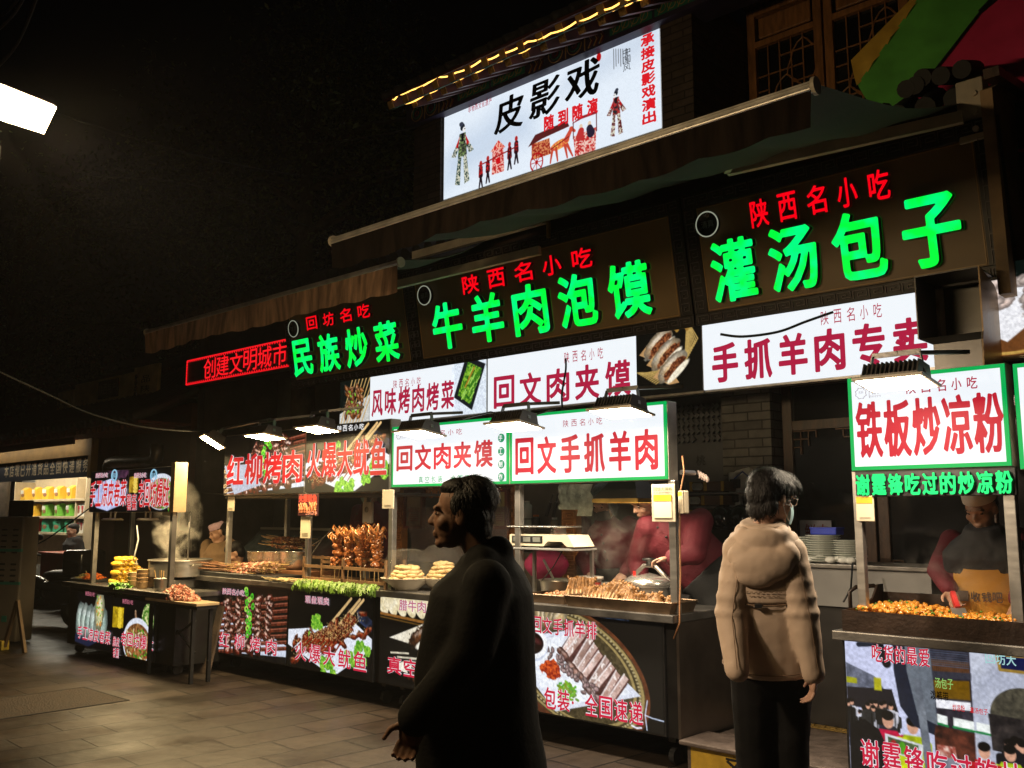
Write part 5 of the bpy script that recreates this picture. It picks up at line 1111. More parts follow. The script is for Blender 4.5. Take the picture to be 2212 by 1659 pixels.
for (a, b, fn, rows) in ((h0, h1, pic_rolls, (('手工凉皮卷菜', 196, 275, 1067, .31), )), (h1, h2, pic_tripe, (('老回坊爆肚', 300, 368, 1066, .31), ('脆皮', 275, 297, 1076, .10), ('香蕉', 275, 297, 1093, .10)))):
    sg = signbox(A, a+.003, b-.003, az0, az1, AY); P = fn(b-a-.015, az1-az0-.015, True); sign_pic(A, P, a+.008, az0+.008, AY, sg)
    for (s_, pl, pr, py, h) in rows: scr_text(A, sg, s_, pl, pr, (pl, py), h, REDP, AY, -.008, bold=.025, gap=.06, outline=.055, mo=WEDGE)
    q = 200 if fn is pic_rolls else 283
    scr_text(A, sg, '陕西名小吃', q+8, q+34, (q, 1028), .06, ROSE, AY, -.006, bold=.02, gap=.06, outline=.045, mo=WEDGE)
    p = at(248 if fn is pic_rolls else 333, 1027, Y=AY); g = MB(); L = A.location; g.tube([(p.x-L.x+.065*math.cos(k*pi/12), -.006, p.z+.065*math.sin(k*pi/12)) for k in range(25)], .008, 6); g.build('badge_ring', emit('badge_blue', (.3, .6, .8), .9, False), sg)
    lettering(sg, '清真', p.x-L.x-.045, p.x-L.x+.045, p.z-.03, p.z+.03, emit('badge_blue', (.3, .6, .8)), -.008, bold=.01)
g = MB(); L = A.location; g.bbox(h2-L.x, h2-L.x+.09, -.01, .14, az0, az1+.04, .004); g.build('wooden_sign_post', mat('pale_board', (.42, .30, .17), .6, 0, .2, 6), A)
for (px, Y) in ((205, 5.06), (283, 5.9), (372, 5.06)): post(A, px, 1180, Y, .865, az0+.02, .055, STEELD)
g = MB(); p = at(377, 1110, Y=5.05); q = at(452, 1107, Y=5.6); g.bar((p.x-L.x, .05, p.z), (q.x-L.x, .05, p.z+.01), .03, .05); g.build('cross_bar', CREAM, A)

# ================================================================ LED flood lamps on the stall signs
def flood(px, py, Y, label, arm_to, lens=(.34, .25), tilt=0., mt=LAMPN, warm=False, rz=0.):
    tilt = tilt or -8
    p = at(px, py, Y=Y); t = thing('flood_lamp', label, 'flood lamp', p, rz, 'LED flood lamps hung over the stalls', rot=(R(tilt), 0, rz)); w_, d = lens[0]/2, lens[1]/2
    g = MB(); g.bbox(-w_-.02, w_+.02, -d-.02, d+.02, -.004, .012, .004); o = g.build('bezel', CREAM, t)
    g = MB(); g.add([(-w_, -d, -.006), (w_, -d, -.006), (w_, d, -.006), (-w_, d, -.006)], [(0, 1, 2, 3)]); le = g.build('lens', mt, t)
    g = MB(); g.box(-w_*.9, w_*.9, -d*.9, d*.9, .012, .03); n = 13
    for k in range(n): x = -w_*.86+2*w_*.86*k/(n-1); g.prism([(-d*.85, .03), (d*.85, .03), (d*.62, .105), (-d*.62, .105)], 'x', x-.004, x+.004)
    g.box(-w_*.75, w_*.75, -d*.3, d*.3, .03, .09); g.build('finned_housing', mat('lamp_housing', (.07, .06, .05), .45, .5, .3, 9), t)
    g = MB()
    for s_ in (-1, 1): g.bar((s_*(w_*.9), 0, .05), (s_*(w_*.75), 0, .165), .03, .006)
    g.bar((-w_*.78, 0, .168), (w_*.78, 0, .168), .03, .006, (0, 1, 0)); g.build('bracket', STEELD, t)
    a = Matrix.Rotation(R(tilt), 4, 'X'); q = t.matrix_basis.inverted() @ (p+Vector(arm_to)); g = MB(); g.bar((0, 0, .172), q, .02, .022); g.build('arm', STEELD, t); return t
flood(458, 955, 5.30, 'flood lamp sticking out at the left end of the barbecue stall', (.75, .25, .22), (.30, .24), tilt=-32, mt=LAMPW, rz=R(-20))
flood(572, 944, 5.22, 'flood lamp hanging in front of the red willow skewer sign', (.35, .34, .22), mt=LAMPW)
flood(685, 928, 5.25, 'flood lamp above the seam of the two dark photo signs', (.3, .32, .22), mt=LAMPW)
flood(905, 938, 5.20, 'flood lamp over the left end of the white stuffed bun sign', (.15, .36, .20))
flood(1110, 921, 5.20, 'flood lamp at the seam between the two white signs', (.15, .36, .20))
flood(1340, 892, 5.16, 'flood lamp over the right part of the wide white sign', (.25, .40, .20))
flood(1936, 828, 5.12, 'flood lamp over the white sign of the right stall', (.25, .44, .2))
for px, lb in ((243, 'small flood lamp under the left snack sign above the corn'), (319, 'small flood lamp under the right snack sign near the pot')):
    p = at(px, 1123, Y=5.0); t = thing('flood_lamp', lb, 'flood lamp', p, group='LED flood lamps hung over the stalls')
    g = MB(); g.lathe([(0, .02), (.10, .02), (.125, 0), (.118, -.004)], seg=24); g.build('bezel', CREAM, t, True)
    g = MB(); g.lathe([(0, -.002), (.112, -.002)], seg=24); g.build('lens', LAMPW, t)
    g = MB()
    for s_ in (-1, 1): g.bar((s_*.06, 0, .02), (s_*.06, 0, .10), .02, .012)
    g.build('bracket', ALU, t)
# street flood lamp on its pole at the upper left
c = at(14, 226, D=3.7); nrm = Vector((.15, .75, -.64)).normalized()
def lampray(x, y): v = at(x, y, D=1)-EYE; return EYE+v*((c-EYE).dot(nrm)/v.dot(nrm))
Q = [lampray(-70, 158), lampray(122, 232), lampray(95, 289), lampray(-97, 228)]
SL = thing('street_flood_lamp', 'glaring rectangular flood lamp on a pole at the upper left edge', 'street lamp', (c.x-.08, c.y-.04, 0))
O = Vector(SL.location)
g = MB(); g.add([q-O for q in Q], [(0, 1, 2, 3)]); g.build('lens', emit('street_lamp_face', (1., .72, .38), 85.), SL)
sp_ = bpy.data.lights.new('flood_beam', 'SPOT'); sp_.energy = 350; sp_.color = (1., .79, .58); sp_.spot_size = R(54); sp_.spot_blend = .6; sp_.shadow_soft_size = .09
so_ = bpy.data.objects.new('flood_beam', sp_); link(so_, SL); bd_ = Vector((-2.5, 5.0, 1.2))-c; so_.location = c-O+bd_.normalized()*.03; so_.rotation_euler = bd_.to_track_quat('-Z', 'Y').to_euler()
bk = [c+(q-c)*1.04-nrm*.012 for q in Q]; b2 = [c+(q-c)*.8-nrm*.05 for q in Q]; g = MB()
g.add([q-O for q in bk+b2], [(0, 1, 2, 3), (4, 5, 6, 7), (0, 1, 5, 4), (1, 2, 6, 5), (2, 3, 7, 6), (3, 0, 4, 7)]); g.build('housing', BLACK, SL)
pp = at(-12, 330, D=3.85)-O; g = MB(); g.tube([(pp.x, pp.y, 0), (pp.x, pp.y, c.z-.1)], .022, 12); g.bar((pp.x, pp.y, c.z-.1), c-nrm*.05-O, .025); g.build('pole', STEELD, SL)
print('LAMP', (Q[1]-Q[0]).length, (Q[3]-Q[0]).length)
# ================================================================ goods and gear on the stalls
ZA, ZB, ZC, ZD = .865, 1.015, 1.02, 1.015
def on(px, py, Z): p = at(px, py, Z=Z); p.z = Z+.001; return p
rs = random.Random(11)
CORN = mat('corn_yellow', (.62, .38, .02), .35, 0, .12, 40); STICK = mat('bamboo_stick', (.48, .31, .13), .6, 0, .15, 20)
# ---- left stall
pc = at(258, 1240, Y=5.25); zb = ZA
def corn_proto(label):
    t = thing('corn_cob', label, 'corn', (0, 0, 0), group='boiled corn cobs in the pile'); g = MB(); g.lathe([(.004, -.115), (.020, -.105), (.027, -.06), (.030, 0), (.029, .05), (.022, .095), (.006, .115)], seg=16, M=Matrix.Rotation(R(90), 4, 'Y'))
    for i in range(14):
        for k in range(12):
            x = -.095+.19*i/13; rr = .0285*math.sqrt(max(.1, 1-(x/.135)**2)); a = 2*pi*(k+.5*(i % 2))/12; g.ell((x, rr*math.cos(a), rr*math.sin(a)), (.0085, .0075, .0075), None, 6, 4)
    g.build('cob', CORN, t, True); g = MB(); g.tube([(.10, 0, 0), (.19, 0, 0)], .006, 6); g.build('stick', STICK, t); return t
cp = None; cx0 = at(222, 1255, Y=5.12).x; rows_ = [5, 5, 4, 4, 3, 3]; n = 0
ordn = ['bottom', 'second', 'third', 'fourth', 'fifth', 'top']
for r_, k_ in enumerate(rows_):
    for k in range(k_):
        L_ = f'boiled yellow corn cob in the {ordn[r_]} layer of the corn pile'
        loc = (cx0+.30+rs.uniform(-.02, .02), 5.12+.066*k+.033*(r_ % 2)+.03*(5-k_)/2, ZA+.034+.052*r_); rot = (rs.uniform(0, 3), rs.uniform(-.05, .05), rs.uniform(-.07, .07))
        if cp is None: cp = corn_proto(L_); cp.location = loc; cp.rotation_euler = rot
        else: dup(cp, loc, rot, L_)
p = on(196, 1250, ZA); p.y = max(p.y, 5.05); t = thing('food_tray', 'dark tray of shredded carrot and chopped vegetables on the left snack stall', 'tray', (at(196, 1250, Y=5.2).x, 5.2, ZA+.001)); g = MB(); g.bbox(-.30, .30, -.14, .14, 0, .03, .01); g.build('tray', BLACKP, t)
def heap(name, label, cat, loc, rx, ry, h, n, size, m, flat=.6, mats=None, strand=False, parent=None):
    g = MB()
    for k in range(n):
        r_ = math.sqrt(rs.random()); a = rs.uniform(0, 2*pi); x, y = rx*r_*math.cos(a), ry*r_*math.sin(a); z = rs.uniform(0, 1)*h*(1-r_**1.6)+size*.4
        if mats: g.cur = rs.randrange(len(mats))
        if strand: e = Vector((rs.uniform(-1, 1), rs.uniform(-1, 1), rs.uniform(-.4, .4)))*size*2.5; g.tube([(x, y, z), Vector((x, y, z))+e*.5+Vector((0, 0, size*.4)), Vector((x, y, z))+e], size*.22, 4)
        else: g.chunk((x, y, z), (size*rs.uniform(.7, 1.3), size*rs.uniform(.6, 1.1), size*flat*rs.uniform(.7, 1.2)))
    o = g.build(name, m, parent, mats=mats)
    if parent is None: o.location = loc; tag(o, label, cat, kind='stuff')
    return o
L = t.location
heap('carrot_shreds', 'heap of orange shredded carrot in the dark tray', 'food', (L.x+.10, L.y-.02, L.z+.02), .16, .10, .10, 160, .022, mat('carrot', (.62, .14, .02), .5, 0, .2, 30), strand=True)
heap('chopped_greens', 'pale chopped vegetable heap beside the carrot in the dark tray', 'food', (L.x-.16, L.y, L.z+.02), .12, .09, .08, 110, .016, mat('pale_veg', (.42, .38, .16), .5, 0, .4, 40), strand=True)
def bottle(label, loc, h=.20, r=.035, m=WHITEP):
    t = thing('squeeze_bottle', label, 'bottle', loc); g = MB(); g.lathe([(0, 0), (r, 0), (r, h*.7), (r*.5, h*.82), (r*.35, h*.85)], seg=18); g.build('bottle', m, t, True); g = MB(); g.lathe([(r*.5, h*.82), (r*.5, h*.88), (r*.15, h*.95), (r*.08, h*1.12), (0, h*1.12)], seg=12); g.build('nozzle', m, t, True); return t
bottle('white squeeze bottle standing behind the corn pile', (at(293, 1245, Y=5.6).x, 5.6, ZA+.001), .24, .045, mat('bottle_cream', (.62, .56, .42), .45))
def bowl(name, label, cat, loc, r, h, m, t_=.004, base=.6, group=None, sm=True):
    th = thing(name, label, cat, loc, group=group); g = MB(); g.lathe([(0, 0), (r*base, 0), (r*(base+1)/2*1.02, h*.35), (r*.97, h*.9), (r*1.03, h), (r*1.03, h+.004), (r*.95, h*.92), (r*(base+1)/2*.97, h*.38), (r*base*.9, .008), (0, .008)], seg=32); g.build('bowl', m, th, sm); return th
bowl('steel_basin', 'wide shallow steel basin behind the paper bowls on the left stall', 'basin', (at(322, 1243, Y=5.45).x, 5.45, ZA+.001), .21, .13, POLISH, base=.75)
KRAFT = mat('kraft_paper', (.30, .19, .09), .7, 0, .15, 20)
k0 = None
for k, (px, n_, yy_) in enumerate(((288, 3, 5.10), (306, 4, 5.06), (322, 3, 5.2))):
    for j in range(n_):
        L_ = f'kraft paper bowl, {["lowest", "second", "third", "topmost"][j] if j < n_-1 else "topmost"} in the {["left", "middle", "right"][k]} stack'
        loc = (at(px, 1270, Y=yy_).x, yy_, ZA+.001+.045*j)
        if k0 is None: k0 = bowl('paper_bowl', L_, 'bowl', loc, .065, .075, KRAFT, base=.78, group='kraft paper bowls on the left stall')
        else: dup(k0, loc, None, L_)
t = bowl('steel_cup', 'steel cup holding wooden chopsticks at the front of the left stall', 'cup', (at(346, 1278, Y=5.06).x, 5.06, ZA+.001), .07, .13, STEEL, base=.95)
for k in range(9): g = MB(); a = rs.uniform(0, 6.28); g.tube([(.03*math.cos(a), .03*math.sin(a), .01), (.05*math.cos(a)-.05, .05*math.sin(a), .21+rs.uniform(0, .02))], .004, 5); tag(g.build('chopstick', STICK, loc=t.location), 'wooden chopstick in the steel cup', 'chopstick', 'chopsticks in the steel cup')
def lettuce(label, x0, x1, y, z, n, drop=.07, m=None, sz=.05):
    g = MB()
    for k in range(n):
        x = x0+(x1-x0)*(k+rs.random())/n; b = Vector((x, y+rs.uniform(.0, .10), z+rs.uniform(.0, .03))); d = Vector((rs.uniform(-.6, .6), -1, rs.uniform(-1.0, .3))).normalized(); sd = d.cross(UPV).normalized(); L_ = sz*rs.uniform(.8, 1.6); V = []; F = []; nn = 5
        for i in range(nn+1):
            for j in range(nn+1): u = i/nn; v = j/nn-.5; V.append(b+d*L_*u+sd*L_*1.2*v*(.4+u)+Vector((0, 0, .014*math.sin(j*2.6+k)*u-u*u*drop*.5+.01*math.sin(i*3+k))))
        for i in range(nn):
            for j in range(nn): a = i*(nn+1)+j; F.append((a, a+1, a+nn+2, a+nn+1))
        g.add(V, F)
    o = g.build('lettuce_leaves', m or mat('lettuce', (.10, .19, .015), .5, 0, .5, 12), smooth=True); tag(o, label, 'lettuce', kind='stuff'); return o
UPV = Vector((0, 0, 1))
lettuce('green herb leaves at the foot of the corn pile', at(240, 1268, Y=5.0).x, at(278, 1270, Y=5.0).x, 4.98, ZA+.02, 30, .05, mat('herb', (.09, .24, .02), .5, 0, .5, 12), .06)
# burner and big pot
px_ = at(388, 1250, Y=5.45).x; bt = thing('gas_stove', 'low black gas stove under the big steaming pot', 'stove', (px_, 5.45, ZA+.001)); g = MB(); g.bbox(-.25, .25, -.2, .2, 0, .10, .01); g.build('body', STEELD, bt); g = MB(); g.lathe([(.10, .10), (.14, .10), (.14, .13), (.10, .13)], seg=20); g.build('burner', BLACK, bt)
t = thing('stock_pot', 'big steaming stainless stock pot on the left snack stall', 'pot', (px_, 5.45, ZA+.135)); pw = (at(423, 1230, Y=5.45)-at(352, 1230, Y=5.45)).length/2*.9
ph = at(388, 1210, Y=5.45).z-ZA-.135; g = MB(); g.lathe([(0, 0), (pw, 0), (pw, ph), (pw*1.04, ph+.005), (pw*1.03, ph+.012), (pw*.98, ph), (pw*.97, .01), (0, .01)], seg=40); g.build('pot', STEEL, t, True); autosmooth(t.children[0])
for s_ in (-1, 1): g = MB(); g.tube([(s_*pw, -.06, ph*.75), (s_*(pw+.05), -.05, ph*.76), (s_*(pw+.05), .05, ph*.76), (s_*pw, .06, ph*.75)], .008, 8); g.build('handle', STEEL, t)
g = MB(); g.lathe([(pw*.97, ph*.85), (0, ph*.85)], seg=32); g.build('broth', mat('broth', (.30, .20, .10), .15), t)
for k, x in enumerate((-.10, .22)): th = thing('ladle', f'long handled ladle standing in the {"left" if k == 0 else "right"} part of the stock pot', 'ladle', (px_+x, 5.42, ZA+.3)); g = MB(); g.tube([(0, 0, 0), (.01, 0, .36)], .008, 6); g.tube([(.01, 0, .36), (.012, 0, .52)], .013, 8); g.tube([(.012+.02*math.sin(a), 0, .54-.02*math.cos(a)) for a in [q*pi/5 for q in range(11)]], .004, 5); g.build('shaft', BLACKP if k == 0 else STEELD, th)
# table with the raw meat
tx0, tx1 = at(313, 1300, Y=4.93).x, at(424, 1312, Y=4.93).x
t = thing('cutting_table', 'folding table with a pale cutting board top between the two left stalls', 'table', ((tx0+tx1)/2, 4.93, 0)); hw = (tx1-tx0)/2
g = MB(); g.bbox(-hw, hw, 0, .26, .77, .80, .006); g.build('board_top', mat('cutting_board', (.42, .31, .19), .6, 0, .2, 8), t); g = MB(); g.box(-hw+.02, hw-.02, .02, .24, .735, .768); g.build('apron_frame', BLACK, t)
for sx in (-1, 1):
    for y in (.03, .22): g = MB(); g.bar((sx*(hw-.10), y, 0), (sx*(hw-.10), y, .735), .035); g.build('leg', BLACK, t)
g = MB(); g.bar((-hw+.1, .18, .3), (hw-.1, .05, .62), .02); g.bar((-hw+.1, .19, .62), (hw-.1, .06, .3), .02); g.build('brace', BLACK, t)
RAW = mat('raw_meat', (.42, .15, .10), .4, 0, .3, 25); RAW2 = mat('raw_fat', (.58, .36, .26), .4, 0, .2, 20)
heap('raw_meat_heap', 'heap of raw sliced meat on the cutting board table', 'meat', (at(394, 1292, Y=5.10).x, 5.06, .801), .36, .12, .15, 800, .028, RAW, .38, [RAW, RAW2, RAW])
g = MB(); t = thing('leaning_board', 'stained grey board leaning behind the legs of the cutting table', 'board', (-9.80, 5.38, 0)); g.box(-.42, .42, -.012, .012, 0, .72, Matrix.Rotation(R(-12), 4, 'X')); g.build('panel', mat('stained_board', (.08, .055, .042), .8, 0, .6, 5, .2, 30), t)
# ---- barbecue stall: tray of raw skewers
def skewer(label, group, L_=.42, meat=(.05, .22), n=6, m=RAW, m2=RAW2, sz=.017, stick=STICK):
    t = thing('meat_skewer', label, 'skewer', (0, 0, 0), group=group); g = MB(); g.tube([(-L_/2, 0, 0), (L_/2, 0, 0)], .0035, 5); g.build('stick', stick, t); g = MB()
    for k in range(n): g.cur = k % 2; x = -L_/2+.1+(L_-.15)*(.40+.55*k/n); g.chunk((x, rs.uniform(-.004, .004), rs.uniform(-.004, .004)), (sz*1.3, sz, sz*.9))
    g.build('meat', m, t, mats=[m, m2]); return t
tc = at(520, 1243, Y=5.62); t = thing('black_tray', 'black tray under the raw skewers on the barbecue stall', 'tray', (tc.x+.05, 5.68, ZB+.001)); g = MB(); g.bbox(-.85, .80, -.17, .2, 0, .05, .01); g.build('tray', BLACK, t)
sk = skewer('raw meat skewer in the pile on the black tray', 'raw skewers piled on the black tray', .85)
WILLOW = mat('willow_stick', (.20, .085, .035), .6, 0, .25, 9)
for k in range(54):
    u = (k % 18)/18; ly = k//18; loc = (tc.x+rs.uniform(-.10, .18)+.06*ly, 5.54+.27*u, ZB+.062+.026*ly+.03*math.sin(pi*u)+rs.uniform(-.008, .012)); rot = (rs.uniform(0, 6), rs.uniform(-.08, .10)-.04, rs.uniform(-.14, .14))
    o = sk if k == 0 else dup(sk); o.location = loc; o.rotation_euler = rot
ws = None
for k in range(26):
    if ws is None: ws = thing('willow_stick', 'red willow stick sticking out at the left of the raw skewer pile', 'stick', (0, 0, 0), group='willow stick ends in the raw skewer pile'); g = MB(); g.tube([(-.33, 0, 0), (.33, 0, 0)], [.008, .010], 6); g.build('stick', WILLOW, ws); g = MB(); g.tube([(-.332, 0, 0), (-.33, 0, 0)], .008, 6); g.build('cut_end', STICK, ws); o = ws
    else: o = dup(ws)
    o.location = (tc.x-.42+rs.uniform(-.12, .1), 5.54+.27*rs.random(), ZB+.055+rs.uniform(0, .075)); o.rotation_euler = (0, rs.uniform(-.02, .10), rs.uniform(-.22, .22))
# steel pots on a wooden shelf, cooked skewers on top
sx0, sx1 = at(545, 1235, Y=6.0).x, at(662, 1240, Y=6.0).x; t = thing('wooden_riser', 'low wooden riser under the three steel pots', 'shelf', (sx0, 6.0, ZB+.001)); g = MB(); g.bbox(0, sx1-sx0+.25, -.16, .26, .0, .085, .006); g.build('board', mat('riser_wood', (.26, .11, .05), .55, 0, .3, 6), t)
for k, (px, lb) in enumerate(((567, 'left'), (598, 'middle'), (637, 'right'))):
    x = at(px, 1210, Y=5.98).x; r_ = (at(px+21, 1200, Y=5.98).x-at(px-21, 1200, Y=5.98).x)/2*.86; th = thing('steel_pot', f'round bellied polished steel pot, the {lb} one of three on the wooden riser', 'pot', (x, 5.98, ZB+.088), group='three steel pots on the barbecue stall')
    zt = at(px, 1190, Y=5.98).z-ZB-.088; g = MB(); g.lathe([(0, 0), (r_*.55, 0), (r_*.9, zt*.3), (r_, zt*.62), (r_*.98, zt*.9), (r_*1.05, zt*.97), (r_*1.05, zt), (r_*.93, zt*.94), (r_*.9, zt*.5), (0, zt*.1)], seg=40); g.build('pot', POLISH, th, True)
DARKMEAT = mat('grilled_meat', (.20, .065, .02), .4, 0, .4, 25); DM2 = mat('grilled_meat_dark', (.11, .035, .012), .4, 0, .4, 25)
gk = skewer('cooked meat skewer laid across the steel pots', 'cooked skewers laid across the steel pots', .6, n=8, m=DARKMEAT, m2=DM2, sz=.018); x0 = at(615, 1182, Y=6.05).x; zt = at(600, 1184, Y=5.98).z
for k in range(24): o = gk if k == 0 else dup(gk); o.location = (x0+rs.uniform(-.12, .22), 5.92+.22*rs.random(), zt+.02+.022*(k//5)+rs.uniform(0, .01)); o.rotation_euler = (rs.uniform(0, 6), rs.uniform(-.03, .10), rs.uniform(-.2, .2))
# pale bare sticks, lettuce edge, squid rack
ps = None; a0, a1 = at(575, 1255, Y=5.52).x, at(690, 1262, Y=5.52).x
for k in range(34):
    if ps is None: ps = thing('bamboo_skewer', 'bare pale bamboo skewer lying at the stall edge', 'stick', (0, 0, 0), group='bare bamboo skewers at the stall edge'); g = MB(); g.tube([(-.28, 0, 0), (.28, 0, 0)], .0045, 5); g.build('stick', mat('pale_bamboo', (.56, .44, .24), .6), ps); o = ps
    else: o = dup(ps)
    o.location = (a0+(a1-a0)*rs.random(), 5.48+.09*rs.random(), ZB+.012+.03*rs.random()); o.rotation_euler = (0, rs.uniform(-.03, .03), rs.uniform(-.12, .12))
lettuce('ruffled green lettuce edging along the front of the squid rack', at(640, 1262, Y=5.46).x, at(806, 1272, Y=5.46).x, 5.45, ZB+.018, 330, .10, None, .032)
rx0, rx1 = at(656, 1255, Y=5.6).x, at(833, 1270, Y=5.6).x; t = thing('skewer_rack', 'long low wooden rail rack that holds the upright squid skewers', 'rack', (rx0, 5.6, ZB+.001)); RW = rx1-rx0
RK = mat('rack_wood', (.22, .12, .055), .6, 0, .25, 8)
for (y, z) in ((0, .05), (0, .17), (.22, .05), (.22, .20), (.11, .25)): g = MB(); g.bar((0, y, z), (RW, y, z), .022, .028); g.build('rail', RK, t)
for x in (0, RW*.5, RW): 
    for y in (0, .22): g = MB(); g.bar((x, y, 0), (x, y, .26), .022); g.build('upright', RK, t)
SQ = mat('grilled_squid', (.33, .105, .025), .3, 0, .45, 30, .2, 60, coat=.4); SQ2 = mat('squid_tentacle', (.42, .16, .045), .3, 0, .35, 20, coat=.4)
for k in range(11):
    px = 722+9.6*k; yq = 5.66+.09*(k % 3); top = 1150+rs.uniform(-8, 6); x = at(px, 1240, Y=yq).x; z1 = at(px, top, Y=yq).z-ZB; th = thing('squid_skewer', f'glazed grilled squid on an upright stick, {["first", "second", "third", "fourth", "fifth", "sixth", "seventh", "eighth", "ninth", "tenth", "last"][k]} from the left on the rack', 'squid skewer', (x, yq, ZB+.03), group='squid skewers standing in the rack'); th.rotation_euler = (rs.uniform(-.04, .04), rs.uniform(-.06, .06), rs.uniform(-1, 1))
    g = MB(); g.tube([(0, 0, 0), (0, 0, z1)], .005, 6); g.build('stick', STICK, th)
    g = MB()
    for q in range(9):
        zz = z1-.34+.034*q; g.ell((rs.uniform(-.018, .018), rs.uniform(-.018, .018), zz), (rs.uniform(.026, .05)*(1.2-.4*abs(q-4)/4), rs.uniform(.02, .035), .026), (rs.uniform(-.5, .5), rs.uniform(-.5, .5), 0), 10, 6, .18)
    for q in range(26): a = rs.uniform(0, 6.28); zz = z1-rs.uniform(.05, .36); g.chunk((.042*math.cos(a), .036*math.sin(a), zz), (.016, .012, .014))
    g.build('mantle', SQ, th); g = MB()
    for q in range(9):
        a = rs.uniform(0, 6.28); r_ = rs.uniform(.04, .085); z2 = z1-rs.uniform(-.02, .10); g.tube([(.015*math.cos(a), .015*math.sin(a), z2-.09), (r_*.7*math.cos(a), r_*.7*math.sin(a), z2-.02), (r_*math.cos(a+.3), r_*math.sin(a+.3), z2+.02), (r_*1.15*math.cos(a+.7), r_*1.15*math.sin(a+.7), z2-.012), (r_*1.0*math.cos(a+1.1), r_*1.0*math.sin(a+1.1), z2-.035)], [.012, .012, .010, .008, .004], 7)
    g.build('tentacles', SQ2, th, True)
t = thing('tongs', 'thin steel tongs held in the gloved hand over the skewers', 'tongs', at(716, 1146, Y=5.98)); L = t.location
for k, e_ in enumerate(((655, 1190), (668, 1205))): g = MB(); q = at(*e_, Y=5.85)-L; g.tube([(0, 0, .01), q*.35+Vector((0, -.01, .02*(1 if k else -1))), q], .006, 6); g.build('arm', POLISH, t)
# price card, payment tags, small speaker
def card(label, x0, y0, x1, y1, Y, header=None, hh=.28, lines=3, frame_=False, body=None, cat='price tag', name='payment_tag', rz=0):
    a, b = at(x0, y1, Y=Y), at(x1, y0, Y=Y); c_ = at((x0+x1)/2, (y0+y1)/2, Y=Y); w_ = b.x-a.x; h = at(x0, y0, Y=Y).z-a.z; t = thing(name, label, cat, (c_.x, Y, c_.z-h/2), rz)
    g = MB(); g.bbox(-w_/2, w_/2, 0, .012, 0, h, .004); g.build('card', body or mat('card_cream', (.62, .54, .40), .5, 0, .05, 9), t)
    if header: g = MB(); g.box(-w_/2+.006, w_/2-.006, -.002, 0, h*(1-hh), h-.006); g.build('header', header, t)
    g = MB()
    for k in range(lines): z = h*(.10+.045*k); g.box(-w_*.3+.02*(k % 2)*w_, w_*.3, -.0015, 0, z, z+h*.012)
    g.build('small_print', mat('small_print', (.20, .17, .13), .6), t)
    return t, w_, h
YH = mat('card_yellow', (.62, .40, .02), .5)
t, w_, h = card('dark squid price card with red lettering on the middle stall post', 643, 1067, 687, 1114, 5.52, body=mat('card_dark', (.05, .012, .015), .45), lines=0, name='price_card')
heap('x', None, None, None, w_*.42, .001, .0, 1, .01, SQ2, parent=t).name = 'squid_picture'
g = MB()
for k in range(26): x = rs.uniform(-w_*.44, w_*.44); z = h*rs.uniform(.25, .55); g.tube([(x, -.003, z-.03), (x+.01, -.003, z), (x-.006, -.003, z+.03)], .007, 5)
g.build('squid_photo', mat('card_squid', (.55, .20, .10), .5, 0, .4, 60), t)
CR = mat('card_red_letter', (.50, .05, .04), .5); lettering(t, '火爆鱿鱼', -w_*.46, w_*.46, h*.62, h*.97, CR, -.003, bold=.03, gap=.04); lettering(t, '20元7串', -w_*.1, w_*.47, h*.05, h*.22, mat('card_pink_letter', (.75, .35, .32), .5), -.004, bold=.02, gap=.05)
card('cream menu card with a yellow patch hanging below the squid price card', 648, 1116, 670, 1163, 5.54, None, lines=4)
card('payment tag on the left post of the barbecue stall', 491, 1072, 506, 1104, 5.58)
card('payment tag hanging at the right end of the barbecue stall', 825, 1058, 850, 1099, 5.50)
t, w_, h = card('framed payment tag with a yellow header on the main stall post', 1408, 1046, 1457, 1127, 5.48, None, lines=4, body=mat('tag_frame', (.50, .44, .33), .35)); g = MB(); g.bbox(-w_*.38, w_*.38, -.008, -.001, h*.1, h*.72, .006); g.build('inner_card', mat('card_cream', (.62, .54, .40)), t); g = MB(); g.bbox(-w_*.38, w_*.38, -.011, -.0085, h*.55, h*.72, .004); g.build('header', YH, t); lettering(t, '回坊大牌档', -w_*.4, w_*.4, h*.82, h*.92, mat('tag_green_ink', (.05, .10, .03), .6), -.003, bold=0); lettering(t, '手抓羊排98元', -w_*.42, w_*.42, h*.75, h*.80, CR, -.003, bold=0)
t, w_, h = card('chunky payment speaker box beside the framed tag on the main stall post', 1460, 1060, 1479, 1109, 5.56, YH, .22, rz=R(-35), cat='payment box', name='payment_box'); g = MB(); g.bbox(-w_/2, w_/2, .012, .05, 0, h, .008); g.build('box', mat('card_cream', (.62, .54, .40)), t)
t, w_, h = card('payment tag with yellow header on the right stall post', 1850, 1071, 1886, 1126, 5.55, YH, .3, 2)
p = at(798, 1105, Y=6.15); t = thing('sound_box', 'white payment sound box on the thin rear post behind the squid', 'speaker', p); g = MB(); g.bbox(-.075, .075, -.035, .0, -.12, .10, .012); g.build('box', WHITEP, t); g = MB(); g.lathe([(0, 0), (.03, 0), (.03, .003), (0, .003)], (0, 0, 0), 20, Matrix.Translation((0, -.036, .02)) @ Matrix.Rotation(R(90), 4, 'X')); g.build('speaker_grille', STEELD, t)
